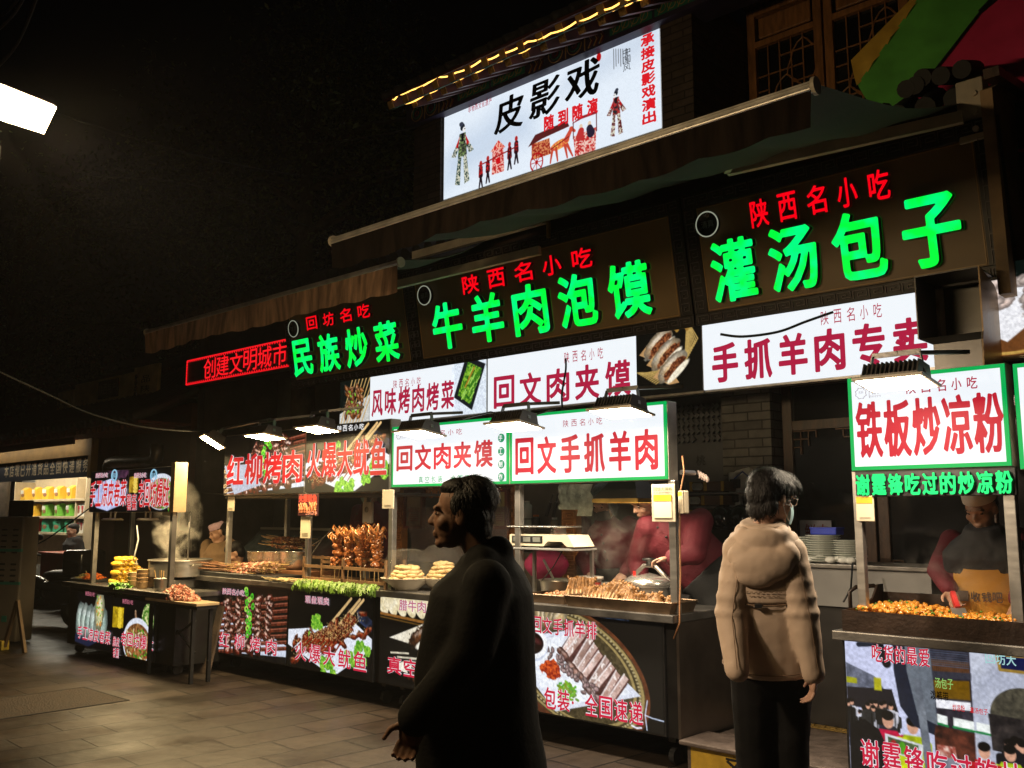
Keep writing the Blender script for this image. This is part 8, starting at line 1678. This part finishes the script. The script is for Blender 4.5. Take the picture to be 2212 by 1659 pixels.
# cook behind the squid, with a pale mask, plastic glove and tongs
J, fw, rt = cookJ(798, 1058, 6.45, 6.6, R(-90), 1.80)
J['shl'] = at(836, 1102, Y=6.6); J['shr'] = at(775, 1104, Y=6.55); J['elr'] = at(762, 1160, Y=6.35); J['wrr'] = at(752, 1146, Y=6.12); J['ell'] = at(845, 1170, Y=6.55); J['wrl'] = at(820, 1215, Y=6.3)
ck3 = Person('cook in crimson jacket behind the squid holding tongs with a gloved hand', J, (-.25, -1, -.35), UPZ, SKIN, 1.05)
cook(ck3); facemask(ck3, mat('pale_blue_mask', (.34, .52, .56)), 1.05); ck3.hair([((0, -.03, .06), (.085, .098, .08)), ((0, -.06, .0), (.08, .06, .09))])
m = MB(); d_ = (at(714, 1142, Y=5.98)-J['wrr']); hand_shapes(m, J['wrr'], d_, (0, -.2, -1), 1.25, (.4, .55), -1); o = ck3.part(m, 'glove', mat('thin_glove', (.62, .50, .34), .45, 0, .15, 20, .2, 60), False, .007)
# cook of the right stall with a yellow apron over crimson sleeves
J, fw, rt = cookJ(2118, 1098, 6.08, 6.25, R(-100), 1.74)
J['shl'] = at(2192, 1160, Y=6.25); J['shr'] = at(2056, 1168, Y=6.24); J['elr'] = at(2026, 1232, Y=6.12); J['wrr'] = at(2052, 1272, Y=5.98); J['ell'] = at(2214, 1240, Y=6.2); J['wrl'] = at(2200, 1298, Y=6.0)
ck4 = Person('cook at the right stall in yellow apron and white cap scraping the pan', J, (-.12, -1, -.45), UPZ, SKIND, 1.06, hands=[(J['wrr'], (.35, -.3, -.85), (.6, -.6, -.3), 1.05, (.55, .8), 1), (J['wrl'], (-.4, -.3, -.8), (-.6, -.5, -.3), 1.05, (.5, .7), -1)])
cook(ck4, YAPR, (.24, .165), (.070, .064, .056), button=False, waist=.2)
m = MB(); ck4.torso(m, [(0, .004, .62, .25, .182), (0, .004, .8, .25, .182), (0, .004, .9, .20, .155), (0, .004, 1.0, .125, .122), (0, .004, 1.10, .10, .105)]); ck4.part(m, 'dark_vest', mat('dark_vest', (.012, .012, .015), .8), False, .011, .02)
m = MB(); V = []; F = []; L = ck4.L
for i in range(13):
    a = R(50+80*i/12)
    for j in range(9): z = L*(.70-.75*j/8); V.append(ck4.T @ Vector((.258*math.cos(a)*(1 if j > 0 else .9), .186*math.sin(a)*1.03+.004, z)))
for i in range(12):
    for j in range(8): a = i*9+j; F.append((a, a+1, a+10, a+9))
m.add(V, F); bib = ck4.part(m, 'apron_bib', YAPR, True)
q0 = ck4.T @ Vector((0, .197, L*.40)); fwd4 = (ck4.T.to_3x3() @ Vector((0, 1, 0)))
lt = lettering(ck4.t, '收钱吧', -.075, .105, -.03, .03, mat('apron_print', (.05, .025, .012), .7), 0, bold=.02, gap=.1); rt4 = (ck4.T.to_3x3() @ Vector((1, 0, 0)))
lt.data.transform(frame(q0-Vector(ck4.t.location)+fwd4*.004, -rt4*1.0 if False else Vector((1, 0, 0)), Vector((0, 1, 0)), UPZ))
m = MB(); m.cbox((-.115, -.002, 0), (.06, .004, .06)); b_ = m.build('apron_badge', MATS['apron_print'], ck4.t); b_.data.transform(frame(q0-Vector(ck4.t.location)+fwd4*.004, Vector((1, 0, 0)), Vector((0, 1, 0)), UPZ))
ck4.hair([((0, -.03, .055), (.082, .095, .075)), ((0, -.06, .0), (.079, .06, .08))]); m = MB(); S_ = ck4.H @ Matrix.Diagonal((1.06, 1.06, 1.06, 1)); m.lathe([(.088, .045), (.092, .05), (.092, .10), (.08, .125), (.04, .132), (0, .134)], (0, -.015, 0), 24, S_, .95, 1.1); ck4.part(m, 'white_cap', mat('white_cap', (.55, .50, .44), .8, 0, .08, 30), True)
# man in the pink cap between the left stalls, and the person bowing beside him
J, fw, rt = cookJ(470, 1150, 6.05, 6.15, R(-110), 1.60, .05)
J['shl'] = at(497, 1178, Y=6.15); J['shr'] = at(448, 1180, Y=6.1); J['elr'] = at(442, 1222, Y=6.0); J['wrr'] = at(450, 1250, Y=5.8); J['ell'] = at(503, 1222, Y=6.05); J['wrl'] = at(480, 1250, Y=5.85)
pk = Person('man in a pale pink cap and brown jacket looking down between the left stalls', J, (-.25, -1, -.40), UPZ, SKIND, 1.03, voxel=.009)
m = MB(); pk.torso(m, [(0, 0, -.1, .22, .16), (0, 0, .4, .22, .16), (0, 0, .8, .22, .155), (0, 0, .92, .16, .12), (0, 0, 1.05, .085, .09)]); pk.sleeves(m, (.08, .07, .06)); pk.part(m, 'jacket', mat('tan_brown_jacket', (.16, .095, .045), .8, 0, .2, 6, .2, 40), False, .012, .02)
pk.hair([((0, -.03, .05), (.083, .095, .07)), ((0, -.06, .0), (.08, .055, .075))]); m = MB(); m.lathe([(.088, .045), (.09, .055), (.09, .10), (.075, .115), (0, .12)], (0, -.01, 0), 24, pk.H, .95, 1.08); pk.part(m, 'round_cap', mat('pink_cap', (.45, .30, .36), .8, 0, .15, 60), True)
J, fw, rt = cookJ(508, 1196, 5.95, 6.2, R(-120), 1.5, .0)
bw = Person('dark haired person in red bowing their head behind the skewers', J, (-.5, -.8, -.55), UPZ, SKIND, 1.0, voxel=.01, legs=False)
m = MB(); bw.torso(m, [(0, 0, -.1, .2, .15), (0, 0, .7, .2, .15), (0, 0, .92, .14, .11), (0, 0, 1.05, .08, .08)]); bw.sleeves(m, (.075, .065, .055)); bw.part(m, 'jacket', RED_U, False, .013, .02)
bw.hair([((0, -.03, .06), (.088, .10, .08)), ((0, -.055, .0), (.085, .065, .09)), ((0, .04, .08), (.075, .055, .05))])
# ================================================================ left background: neighbouring shop, locker, scooter, seated man
NB = thing('neighbour_shop', 'lit neighbouring shop with loaded shelves under a dark curved tile roof', 'building', (-18, 7, 0)); NO = Matrix.Translation((18, -7, 0))
def nb(m, name, mt, smooth=False):
    o = m.build(name, mt, NB, smooth); o.matrix_parent_inverse = NO; return o
NY = 7.0; nx0, nx1 = -24.0, at(205, 1250, Y=NY).x
g = MB(); g.box(nx0, nx1+.0, 8.6, 8.75, 0, 3.2); nb(g, 'back_wall', mat('shop_back_wall', (.60, .58, .52), .7, 0, .15, 2))
g = MB(); g.box(nx1, nx1+.18, 6.9, 8.7, 0, 3.1); g.box(nx1+.18, -13.4, 7.2, 7.35, 0, 3.4); nb(g, 'side_wall', mat('red_timber', (.06, .022, .016), .6, 0, .3, 5))
bn0, bn1 = at(100, 1052, Y=NY).z, at(100, 1002, Y=NY).z
g = MB(); g.box(nx0, nx1+.02, 6.86, 6.90, 2.33, 2.72); ban = nb(g, 'shop_banner', mat('navy_banner', (.030, .045, .085), .6, 0, .15, 3))
lx0, lx1 = at(8, 1030, Y=6.86).x, at(192, 1020, Y=6.86).x
lettering(ban, '本店现已开通货品全国快递服务', lx0, lx1, 2.41, 2.65, mat('banner_letter', (.70, .62, .48), .6), 6.855, bold=.025, gap=.24)
g = MB(); g.box(nx0, nx1+.1, 6.80, 6.859, 2.69, 3.08); g.box(nx1-.05, nx1+.06, 6.78, 6.9, 2.3, 3.06); nb(g, 'ochre_board', mat('ochre_board', (.30, .19, .075), .7, 0, .25, 4))
g = MB(); g.box(nx0, nx1, 7.0, 8.6, 2.97, 3.05); nb(g, 'ceiling', mat('shop_ceiling', (.5, .48, .42), .8))
g = MB(); g.box(nx0+1, nx1-.6, 7.3, 7.42, 2.78, 2.82); nb(g, 'tube_light', emit('shop_tube_light', (1., .92, .72), 40.))
g = MB(); x = nx0
while x < nx1+2.6:
    pts = [(x, 6.35-.02*k, 3.25-.0*k) for k in range(1)]; g.tube([(x, 6.30, 3.12), (x, 6.8, 3.32), (x, 7.6, 3.78), (x, 8.2, 4.3)], .075, 8); x += .21
nb(g, 'roof_tile', TILE, True)
g = MB(); g.box(nx0, nx1+2.6, 6.36, 7.6, 3.04, 3.08); x = nx0
while x < nx1+2.6: g.box(x, x+.07, 6.34, 7.0, 2.97, 3.04); x += .2
nb(g, 'eave_rafters', mat('eave_maroon', (.11, .035, .03), .6, 0, .3, 8))
g = MB(); g.tube([(nx0, 8.2, 4.35), (nx1+.5, 8.2, 4.4), (nx1+2.0, 8.1, 4.6), (nx1+2.7, 8.0, 5.0)], .14, 10); nb(g, 'roof_ridge', TILE, True)
g = MB()
for k in range(7): xx = nx1-.5-.62*k; g.box(xx-.24, xx+.2, 8.585, 8.598, 2.02+.03*(k % 3), 2.50+.02*(k % 2))
nb(g, 'wall_notices', mat('notice_white', (.78, .78, .76), .6, 0, .05, 3))
g = MB(); g.box(nx0, nx1, 6.50, 6.53, 2.86, 3.03); nb(g, 'tube_hiding_board', mat('eave_maroon', (.11, .035, .03)))  # board added to keep the tube behind it out of view
g = MB(); g.box(nx0+.5, nx1-.3, 6.58, 6.62, 2.93, 2.96); nb(g, 'added_eave_light', emit('added_eave_tube', (1., .88, .62), 9.))  # unseen tube added to brighten the banner and ochre board
# shelves with packets
SH = [at(140, 1078, Y=8.0).z, at(140, 1115, Y=8.0).z, at(140, 1150, Y=8.0).z]
shx0, shx1 = at(42, 1110, Y=8.0).x, at(197, 1110, Y=8.0).x
g = MB()
for z in SH: g.bbox(shx0, shx1, 7.85, 8.3, z-.05, z, .005)
for xx in (shx0, at(176, 1110, Y=8).x, shx1): g.box(xx-.02, xx+.02, 7.87, 8.3, .6, 2.4)
g.box(shx0, shx1, 8.29, 8.31, .6, 2.6); sf = thing('shelf_rack', 'pale wooden shelves full of food packets in the lit neighbouring shop', 'shelf', (shx0, 8.0, 0)); o = g.build('boards', mat('pale_shelf', (.50, .40, .26), .6, 0, .15, 5), sf); o.matrix_parent_inverse = Matrix.Translation(-Vector(sf.location))
def packet(px, row, col, top, label, w_=.26, h=.27):
    x = at(px, 1080, Y=7.98).x; t = thing('food_packet', label, 'food packet', (x, 7.98, SH[row]+.001), random.uniform(-.2, .1), 'food packets on the shelves of the left shop')
    g = MB(); g.prism([(-.09, 0), (.09, 0), (.08, h*.8), (.0, h), (-.08, h*.8)], 'x', -w_/2, w_/2); g.build('pouch', col, t)
    g = MB(); g.ell((-.02, -.088, h*.36), (w_*.32, .008, h*.16), None, 12, 6); g.build('food_picture', mat('packet_picture', (.30, .14, .07), .5, 0, .5, 40), t)
    g = MB(); g.box(-w_/2-.001, w_*.1, -.0915, -.088, h*.48, h*.78); g.build('paper_panel', top, t)
PW = mat('packet_white', (.75, .73, .66), .5); PYL = mat('packet_yellow', (.72, .42, .03), .5, 0, .1, 9); PG = mat('packet_green', (.16, .48, .05), .5, 0, .15, 9); PR = mat('packet_red', (.45, .035, .04), .5, 0, .2, 9); PT = mat('packet_teal', (.05, .36, .20), .5, 0, .2, 9)
names = ['first', 'second', 'third', 'fourth', 'fifth', 'sixth']
for k, px in enumerate((58, 82, 106, 131, 158)): packet(px, 0, PYL, PW, f'yellow and white food packet, {names[k]} from the left on the top shelf')
for k, px in enumerate((54, 81, 107, 133, 158)): packet(px, 1, PYL if k < 2 else PG, PW, f'{"yellow" if k < 2 else "green"} and white food packet, {names[k]} from the left on the middle shelf')
for k, px in enumerate((62, 84, 110, 135, 160)): packet(px, 2, PR if k < 2 else PT, PR if k < 2 else PT, f'{"red" if k < 2 else "teal green"} pillow packet, {names[k]} from the left on the lowest shelf', .3, .30)
for k, px in enumerate((182, 190)):
    for r_ in (1, 2): packet(px, r_, PW, PR, f'slim white box, {"left" if k == 0 else "right"} one at the end of the {"middle" if r_ == 1 else "lowest"} shelf', .12, .26)
g = MB(); cz_ = at(150, 1200, Y=6.95).z; g.box(at(95, 1200, Y=6.95).x, nx1-.05, 6.9, 7.5, .1, cz_); sc_ = thing('shop_counter', 'dark red counter at the mouth of the neighbouring shop', 'counter', (-17, 7.2, 0)); o = g.build('cabinet', mat('counter_red', (.20, .03, .02), .5, 0, .2, 6), sc_); o.matrix_parent_inverse = Matrix.Translation((17, -7.2, 0))
g = MB(); g.bbox(at(93, 1200, Y=6.95).x, nx1-.04, 6.86, 7.52, cz_+.001, cz_+.04); o = g.build('counter_top', mat('counter_top_red', (.30, .06, .04), .4), sc_); o.matrix_parent_inverse = Matrix.Translation((17, -7.2, 0))
# man seated in the shop
J, fw, rt = cookJ(156, 1147, 7.55, 7.65, R(-95), 1.55, .0)
sm_ = Person('man in a dark coat sitting in the doorway of the lit neighbouring shop', J, (.15, -1, -.1), UPZ, SKIND, 1.1, voxel=.012, legs=False)
m = MB(); sm_.torso(m, [(0, 0, -.2, .25, .2), (0, 0, .4, .25, .19), (0, 0, .8, .25, .17), (0, 0, .92, .17, .13), (0, 0, 1.05, .09, .09)]); sm_.sleeves(m, (.09, .08, .07), 1.); sm_.part(m, 'coat', mat('dark_coat', (.014, .013, .014), .85), False, .014, .02); sm_.hair([((0, -.03, .06), (.088, .10, .075)), ((0, -.055, .01), (.084, .06, .075))])
# power bank locker, A frame, scooter
p = at(30, 1350, Z=0); lk = thing('charging_locker', 'tall beige locker of rental battery slots at the left edge', 'locker', (at(30, 1300, Y=4.9).x, 4.9, 0), R(28))
hz = at(28, 1116, Y=4.9).z; g = MB(); g.bbox(-.20, .20, -.15, .15, .02, hz, .02); g.build('cabinet', mat('locker_beige', (.14, .115, .09), .5, 0, .12, 4), lk)
g = MB(); g.bbox(-.15, .17, -.05, .05, hz+.001, hz+.22, .01); g.build('screen_head', BLACKP, lk)
for z in (hz*.72, hz*.46): g = MB(); g.box(-.204, .204, -.155, -.13, z, z+.04); g.build('teal_band', mat('locker_teal', (.03, .16, .12), .5), lk)
g = MB()
for r_ in range(9):
    for q in (-.09, .09): g.bbox(q-.045, q+.045, -.158, -.149, hz*.78-.075*r_+.18-(.08 if r_ > 4 else 0), hz*.78-.075*r_+.205-(.08 if r_ > 4 else 0), .004)
g.build('battery_slots', BLACKP, lk)
g = MB(); g.box(-.04, .04, -.155, -.15, .28, .36); g.build('battery_icon', mat('locker_teal', (.03, .16, .12)), lk)
g = MB(); pA = at(30, 1370, Z=0); 
af = thing('a_frame_stand', 'wooden A frame stand with a yellow foot beside the locker', 'stand', (at(35, 1340, Y=4.6).x, 4.6, 0), R(10))
for s_ in (-1, 1): g = MB(); g.bar((s_*.24, 0, 0), (0, 0, .62), .035, .05); g.build('leg', mat('stand_wood', (.16, .10, .05), .6, 0, .25, 8), af)
g = MB(); g.bbox(-.30, -.2, -.05, .05, 0, .12, .01); g.build('yellow_foot', mat('foot_yellow', (.5, .36, .04), .5), af)
scp = at(105, 1330, Z=0); sx = at(105, 1290, Y=6.0).x
sc = thing('motor_scooter', 'black motor scooter with a rear box parked before the neighbouring shop', 'scooter', (sx, 6.0, 0), R(15))
m = MB(); m.ell((.35, 0, .52), (.55, .20, .22)); m.ell((-.35, 0, .55), (.3, .18, .2)); m.ell((-.72, 0, .55), (.16, .16, .38), (0, R(20), 0)); m.ell((-.05, 0, .30), (.5, .16, .10)); o = m.build('body', mat('scooter_black', (.012, .012, .013), .2, 0, .2, 6, coat=.6), sc); remesh(o, .03, 3)
for xx in (.62, -.82): m = MB(); m.lathe([(.12, -.05), (.24, -.06), (.26, 0), (.24, .06), (.12, .05)], seg=24, M=Matrix.Translation((xx, 0, .26)) @ Matrix.Rotation(R(90), 4, 'X')); m.build('wheel', BLACKP, sc, True)
m = MB(); m.ell((.30, 0, .76), (.42, .17, .09)); m.build('seat', mat('seat_vinyl', (.014, .014, .015), .4), sc, True)
m = MB(); m.bbox(.55, .98, -.24, .24, .78, 1.16, .06); m.build('rear_box', MATS['scooter_black'], sc, True)
m = MB(); m.tube([(-.72, -.33, 1.03), (-.66, -.15, 1.08), (-.66, .15, 1.08), (-.72, .33, 1.03)], .018, 8); m.tube([(-.78, 0, .6), (-.68, 0, 1.06)], .03, 8); m.build('handlebar', BLACKP, sc, True)
for s_ in (-1, 1): m = MB(); m.tube([(-.68, s_*.22, 1.08), (-.70, s_*.27, 1.28)], .008, 6); m.ell((-.70, s_*.28, 1.32), (.02, .075, .05)); m.build('mirror', BLACKP, sc, True)
m = MB(); m.box(.80, .81, -.13, .13, .52, .66); m.build('number_plate', mat('plate_orange', (.42, .16, .05), .5), sc)
# dark carved boards of the closed shop beyond, drain pipe
g = MB(); bt = thing('carved_name_board', 'dim ochre carved name board with scrolled edges on the unlit shop front', 'name board', (-15, 7.4, 3.2)); b0, b1 = at(318, 830, Y=7.4), at(640/2.0, 900, Y=7.4)
BOARD = mat('old_name_board', (.62, .45, .2), .6, 0, .3, 4); yB = 7.4
def board(pl, pr, yt, ybm, nm='board'):
    x0, x1 = at(pl, 870, Y=yB).x, at(pr, 870, Y=yB).x; zb, zt = at((pl+pr)/2, ybm, Y=yB).z, at((pl+pr)/2, yt, Y=yB).z; g = MB(); g.bbox(x0, x1, yB, yB+.06, zb, zt, .01); o = g.build(nm, BOARD, bt); o.matrix_parent_inverse = Matrix.Translation(-Vector(bt.location)); 
    return x0, x1, zb, zt, o
BINK = mat('board_ink', (.025, .016, .01), .6)
for (a, b, c_, d_, txt) in ((124, 158, 845, 935, '陕西八'), (286, 338, 790, 890, '品陕西')):
    x0, x1, zb, zt, o = board(a, b, c_, d_, 'side_board'); lettering(o, txt, x1-.55*(x1-x0)-.1, x1-.3*(x1-x0), zb+.15, zt-.15, BINK, yB-.004, bold=0, vertical=True, gap=.3)
    g = MB()
    for k in range(6): zz = zb+.12+(zt-zb-.2)*k/6; g.tube([(x0+.1+.05*math.cos(q)*(1-q/9), yB-.004, zz+.06*math.sin(q)*(1-q/9)) for q in [j*.6 for j in range(12)]], .012, 5)
    g.build('scroll_edge', BINK, o)
x0, x1, zb, zt, o = board(160, 286, 818, 905, 'main_board')
lettering(o, '老槐树', x0+.6, x1-.3, zb+.1, zt-.45, BINK, yB-.004, bold=.0, gap=.5)
g = MB(); g.bbox(x0+1.1, x0+1.9, yB-.03, yB-.002, zt-.38, zt-.05); pl_ = g.build('plaque', mat('plaque_black', (.02, .018, .016), .4), o); lettering(o, '陕西特产', x0+1.15, x0+1.85, zt-.31, zt-.12, mat('plaque_letter', (.35, .32, .28), .5), yB-.036, bold=.0)
dp = thing('drain_pipe', 'fat dull metal drain pipe bending along the dark wall above the left snack sign', 'pipe', (-14, 6.9, 2.6)); g = MB(); pts = [at(x, y, Y=6.9)-Vector((-14, 6.9, 2.6)) for x, y in ((234, 1020), (234, 1008), (238, 1001), (250, 998), (290, 996), (330, 994), (338, 990), (339, 980), (339, 960))]; g.tube(pts, .10, 12); g.build('pipe_run', STEELD, dp, True)
# trees in the dark
BARK = mat('bark', (.05, .038, .028), .9, 0, .4, 8, .5, 30); LEAF = mat('leaf', (.10, .13, .05), .6, 0, .4, 3)
def tree(label, x, y, h, cr, zc, n, seed, lo=.3):
    rs = random.Random(seed); t = thing('street_tree', label, 'tree', (x, y, 0), group='dark trees behind the lane')
    m = MB(); m.tube([(0, 0, 0), (.1, .05, h*.3), (-.05, .1, h*.55), (.1, 0, h*.8)], [.22, .18, .13, .06], 10)
    tips = []
    for k in range(14):
        a = rs.uniform(0, 6.28); z = h*rs.uniform(lo, .8); e = Vector((math.cos(a)*cr*rs.uniform(.5, .95), math.sin(a)*cr*rs.uniform(.5, .95), z+rs.uniform(.3, 1.8))); b = Vector((0, 0, z)); mid = b.lerp(e, .5)+Vector((0, 0, .25)); m.tube([b, mid, e], [.07, .04, .012], 6); tips += [e, mid, b.lerp(e, .75)]
    m.build('trunk', BARK, t, True)
    V = []; F = []
    cl = [tp+Vector((rs.gauss(0, .5), rs.gauss(0, .5), rs.gauss(0, .5))) for tp in tips for _ in range(4)]
    for k in range(n):
        c = rs.choice(cl); p = c+Vector((rs.gauss(0, .32), rs.gauss(0, .32), rs.gauss(-.1, .36))); s_ = rs.uniform(.05, .10); u = Vector((rs.gauss(0, 1), rs.gauss(0, 1), rs.gauss(-.6, .6))).normalized(); v = u.orthogonal().normalized(); v.rotate(Quaternion(u, rs.uniform(0, 6.28))); o = len(V)
        V += [p, p+u*s_*.5+v*s_*.26, p+u*s_*1.2, p+u*s_*.5-v*s_*.26]; F.append((o, o+1, o+2, o+3))
    m = MB(); m.add(V, F); m.build('crown', LEAF, t)
tree('leafy tree with hanging branches just left of the billboard building', -11.2, 7.6, 9.5, 2.7, 6, 11000, 4, .58)
tree('wide dark tree above the unlit shop roof at the left', -17.5, 9.6, 10.5, 3.8, 7, 9000, 9)
tree('sparse dark tree behind the street flood lamp at the far left', -22, 7.4, 11, 3.6, 7, 7000, 12)
# overhead cables
CAB = mat('cable_black', (.006, .0055, .005), .6)
def cable(label, pts, r=.010, sag=.0):
    a = at(*pts[0][:2], D=pts[0][2]); t = thing('overhead_cable', label, 'cable', a, group='cables strung over the lane'); g = MB(); P_ = [at(x, y, D=d)-a for x, y, d in pts]; sm = []
    for i in range(len(P_)-1):
        p0 = P_[max(i-1, 0)]; p1 = P_[i]; p2 = P_[i+1]; p3 = P_[min(i+2, len(P_)-1)]
        for k in range(8): q = k/8; sm.append(.5*((2*p1)+(p2-p0)*q+(2*p0-5*p1+4*p2-p3)*q*q+(-p0+3*p1-3*p2+p3)*q**3))
    sm.append(P_[-1]); g.tube(sm, r, 6); g.build('strand', CAB, t); return t
cable('sagging cable from the lamp past the trees to the billboard wall', [(40, 215, 8), (200, 270, 9), (440, 340, 10), (640, 378, 11), (760, 380, 11), (900, 362, 11)], .010)
cable('thick twisted cable drooping in front of the carved name board', [(-30, 790, 8), (100, 850, 9), (200, 895, 9.5), (330, 925, 10), (480, 930, 10.5), (620, 905, 11)], .009)
cable('thin cable over the dark roof rising toward the awning', [(200, 380, 9), (420, 400, 10), (640, 480, 11), (760, 505, 11)], .008)
cable('upper thin cable meeting the billboard wall', [(560, 300, 11), (680, 310, 11), (800, 295, 11), (900, 275, 11)], .008)
for k, (a, b, c_) in enumerate((((-10, 70), (30, 30), (60, -20)), ((-10, 150), (40, 90), (85, -20)), ((-10, 40), (20, 20), (48, -15)))): cable(('short pale cable crossing the top left corner', 'long pale cable crossing the top left corner', 'highest pale cable crossing the top left corner')[k], [(a[0], a[1], 6.5), (b[0], b[1], 6.3), (c_[0], c_[1], 6)], .010)
cable('thin black cable hanging in front of the two light boxes', [(1222, 775, 7.6), (1222, 800, 7.5), (1214, 850, 7.4), (1215, 888, 7.3)], .008)
cable('slack black cable across the long white light box', [(1556, 722, 7.2), (1605, 727, 7.15), (1680, 717, 7.1), (1740, 695, 7.05), (1800, 674, 7)], .010)
cable('lead running from the neighbouring shop down to the scooter', [(197, 1095, 13), (150, 1130, 13.2), (100, 1165, 13.5), (60, 1185, 13.6)], .010)
cable('lead between the left snack sign and the skewer sign', [(380, 1055, 12.5), (420, 1062, 12), (483, 1068, 11)], .008)

# ================================================================ thin air volume added to imitate the bloom round the street lamp
hb = MB(); hb.box(-45, 14, -12, 22, -1, 13); hz_ = bpy.data.materials.new('bloom_haze'); hz_.use_nodes = True; n_ = hz_.node_tree.nodes; n_.remove(n_['Principled BSDF'])
vp = n_.new('ShaderNodeVolumePrincipled'); vp.inputs['Color'].default_value = (.95, .93, .9, 1); vp.inputs['Density'].default_value = .0011; vp.inputs['Anisotropy'].default_value = .35
hz_.node_tree.links.new(vp.outputs[0], n_['Material Output'].inputs['Volume']); tag(hb.build('added_glow_haze', hz_), kind='stuff')
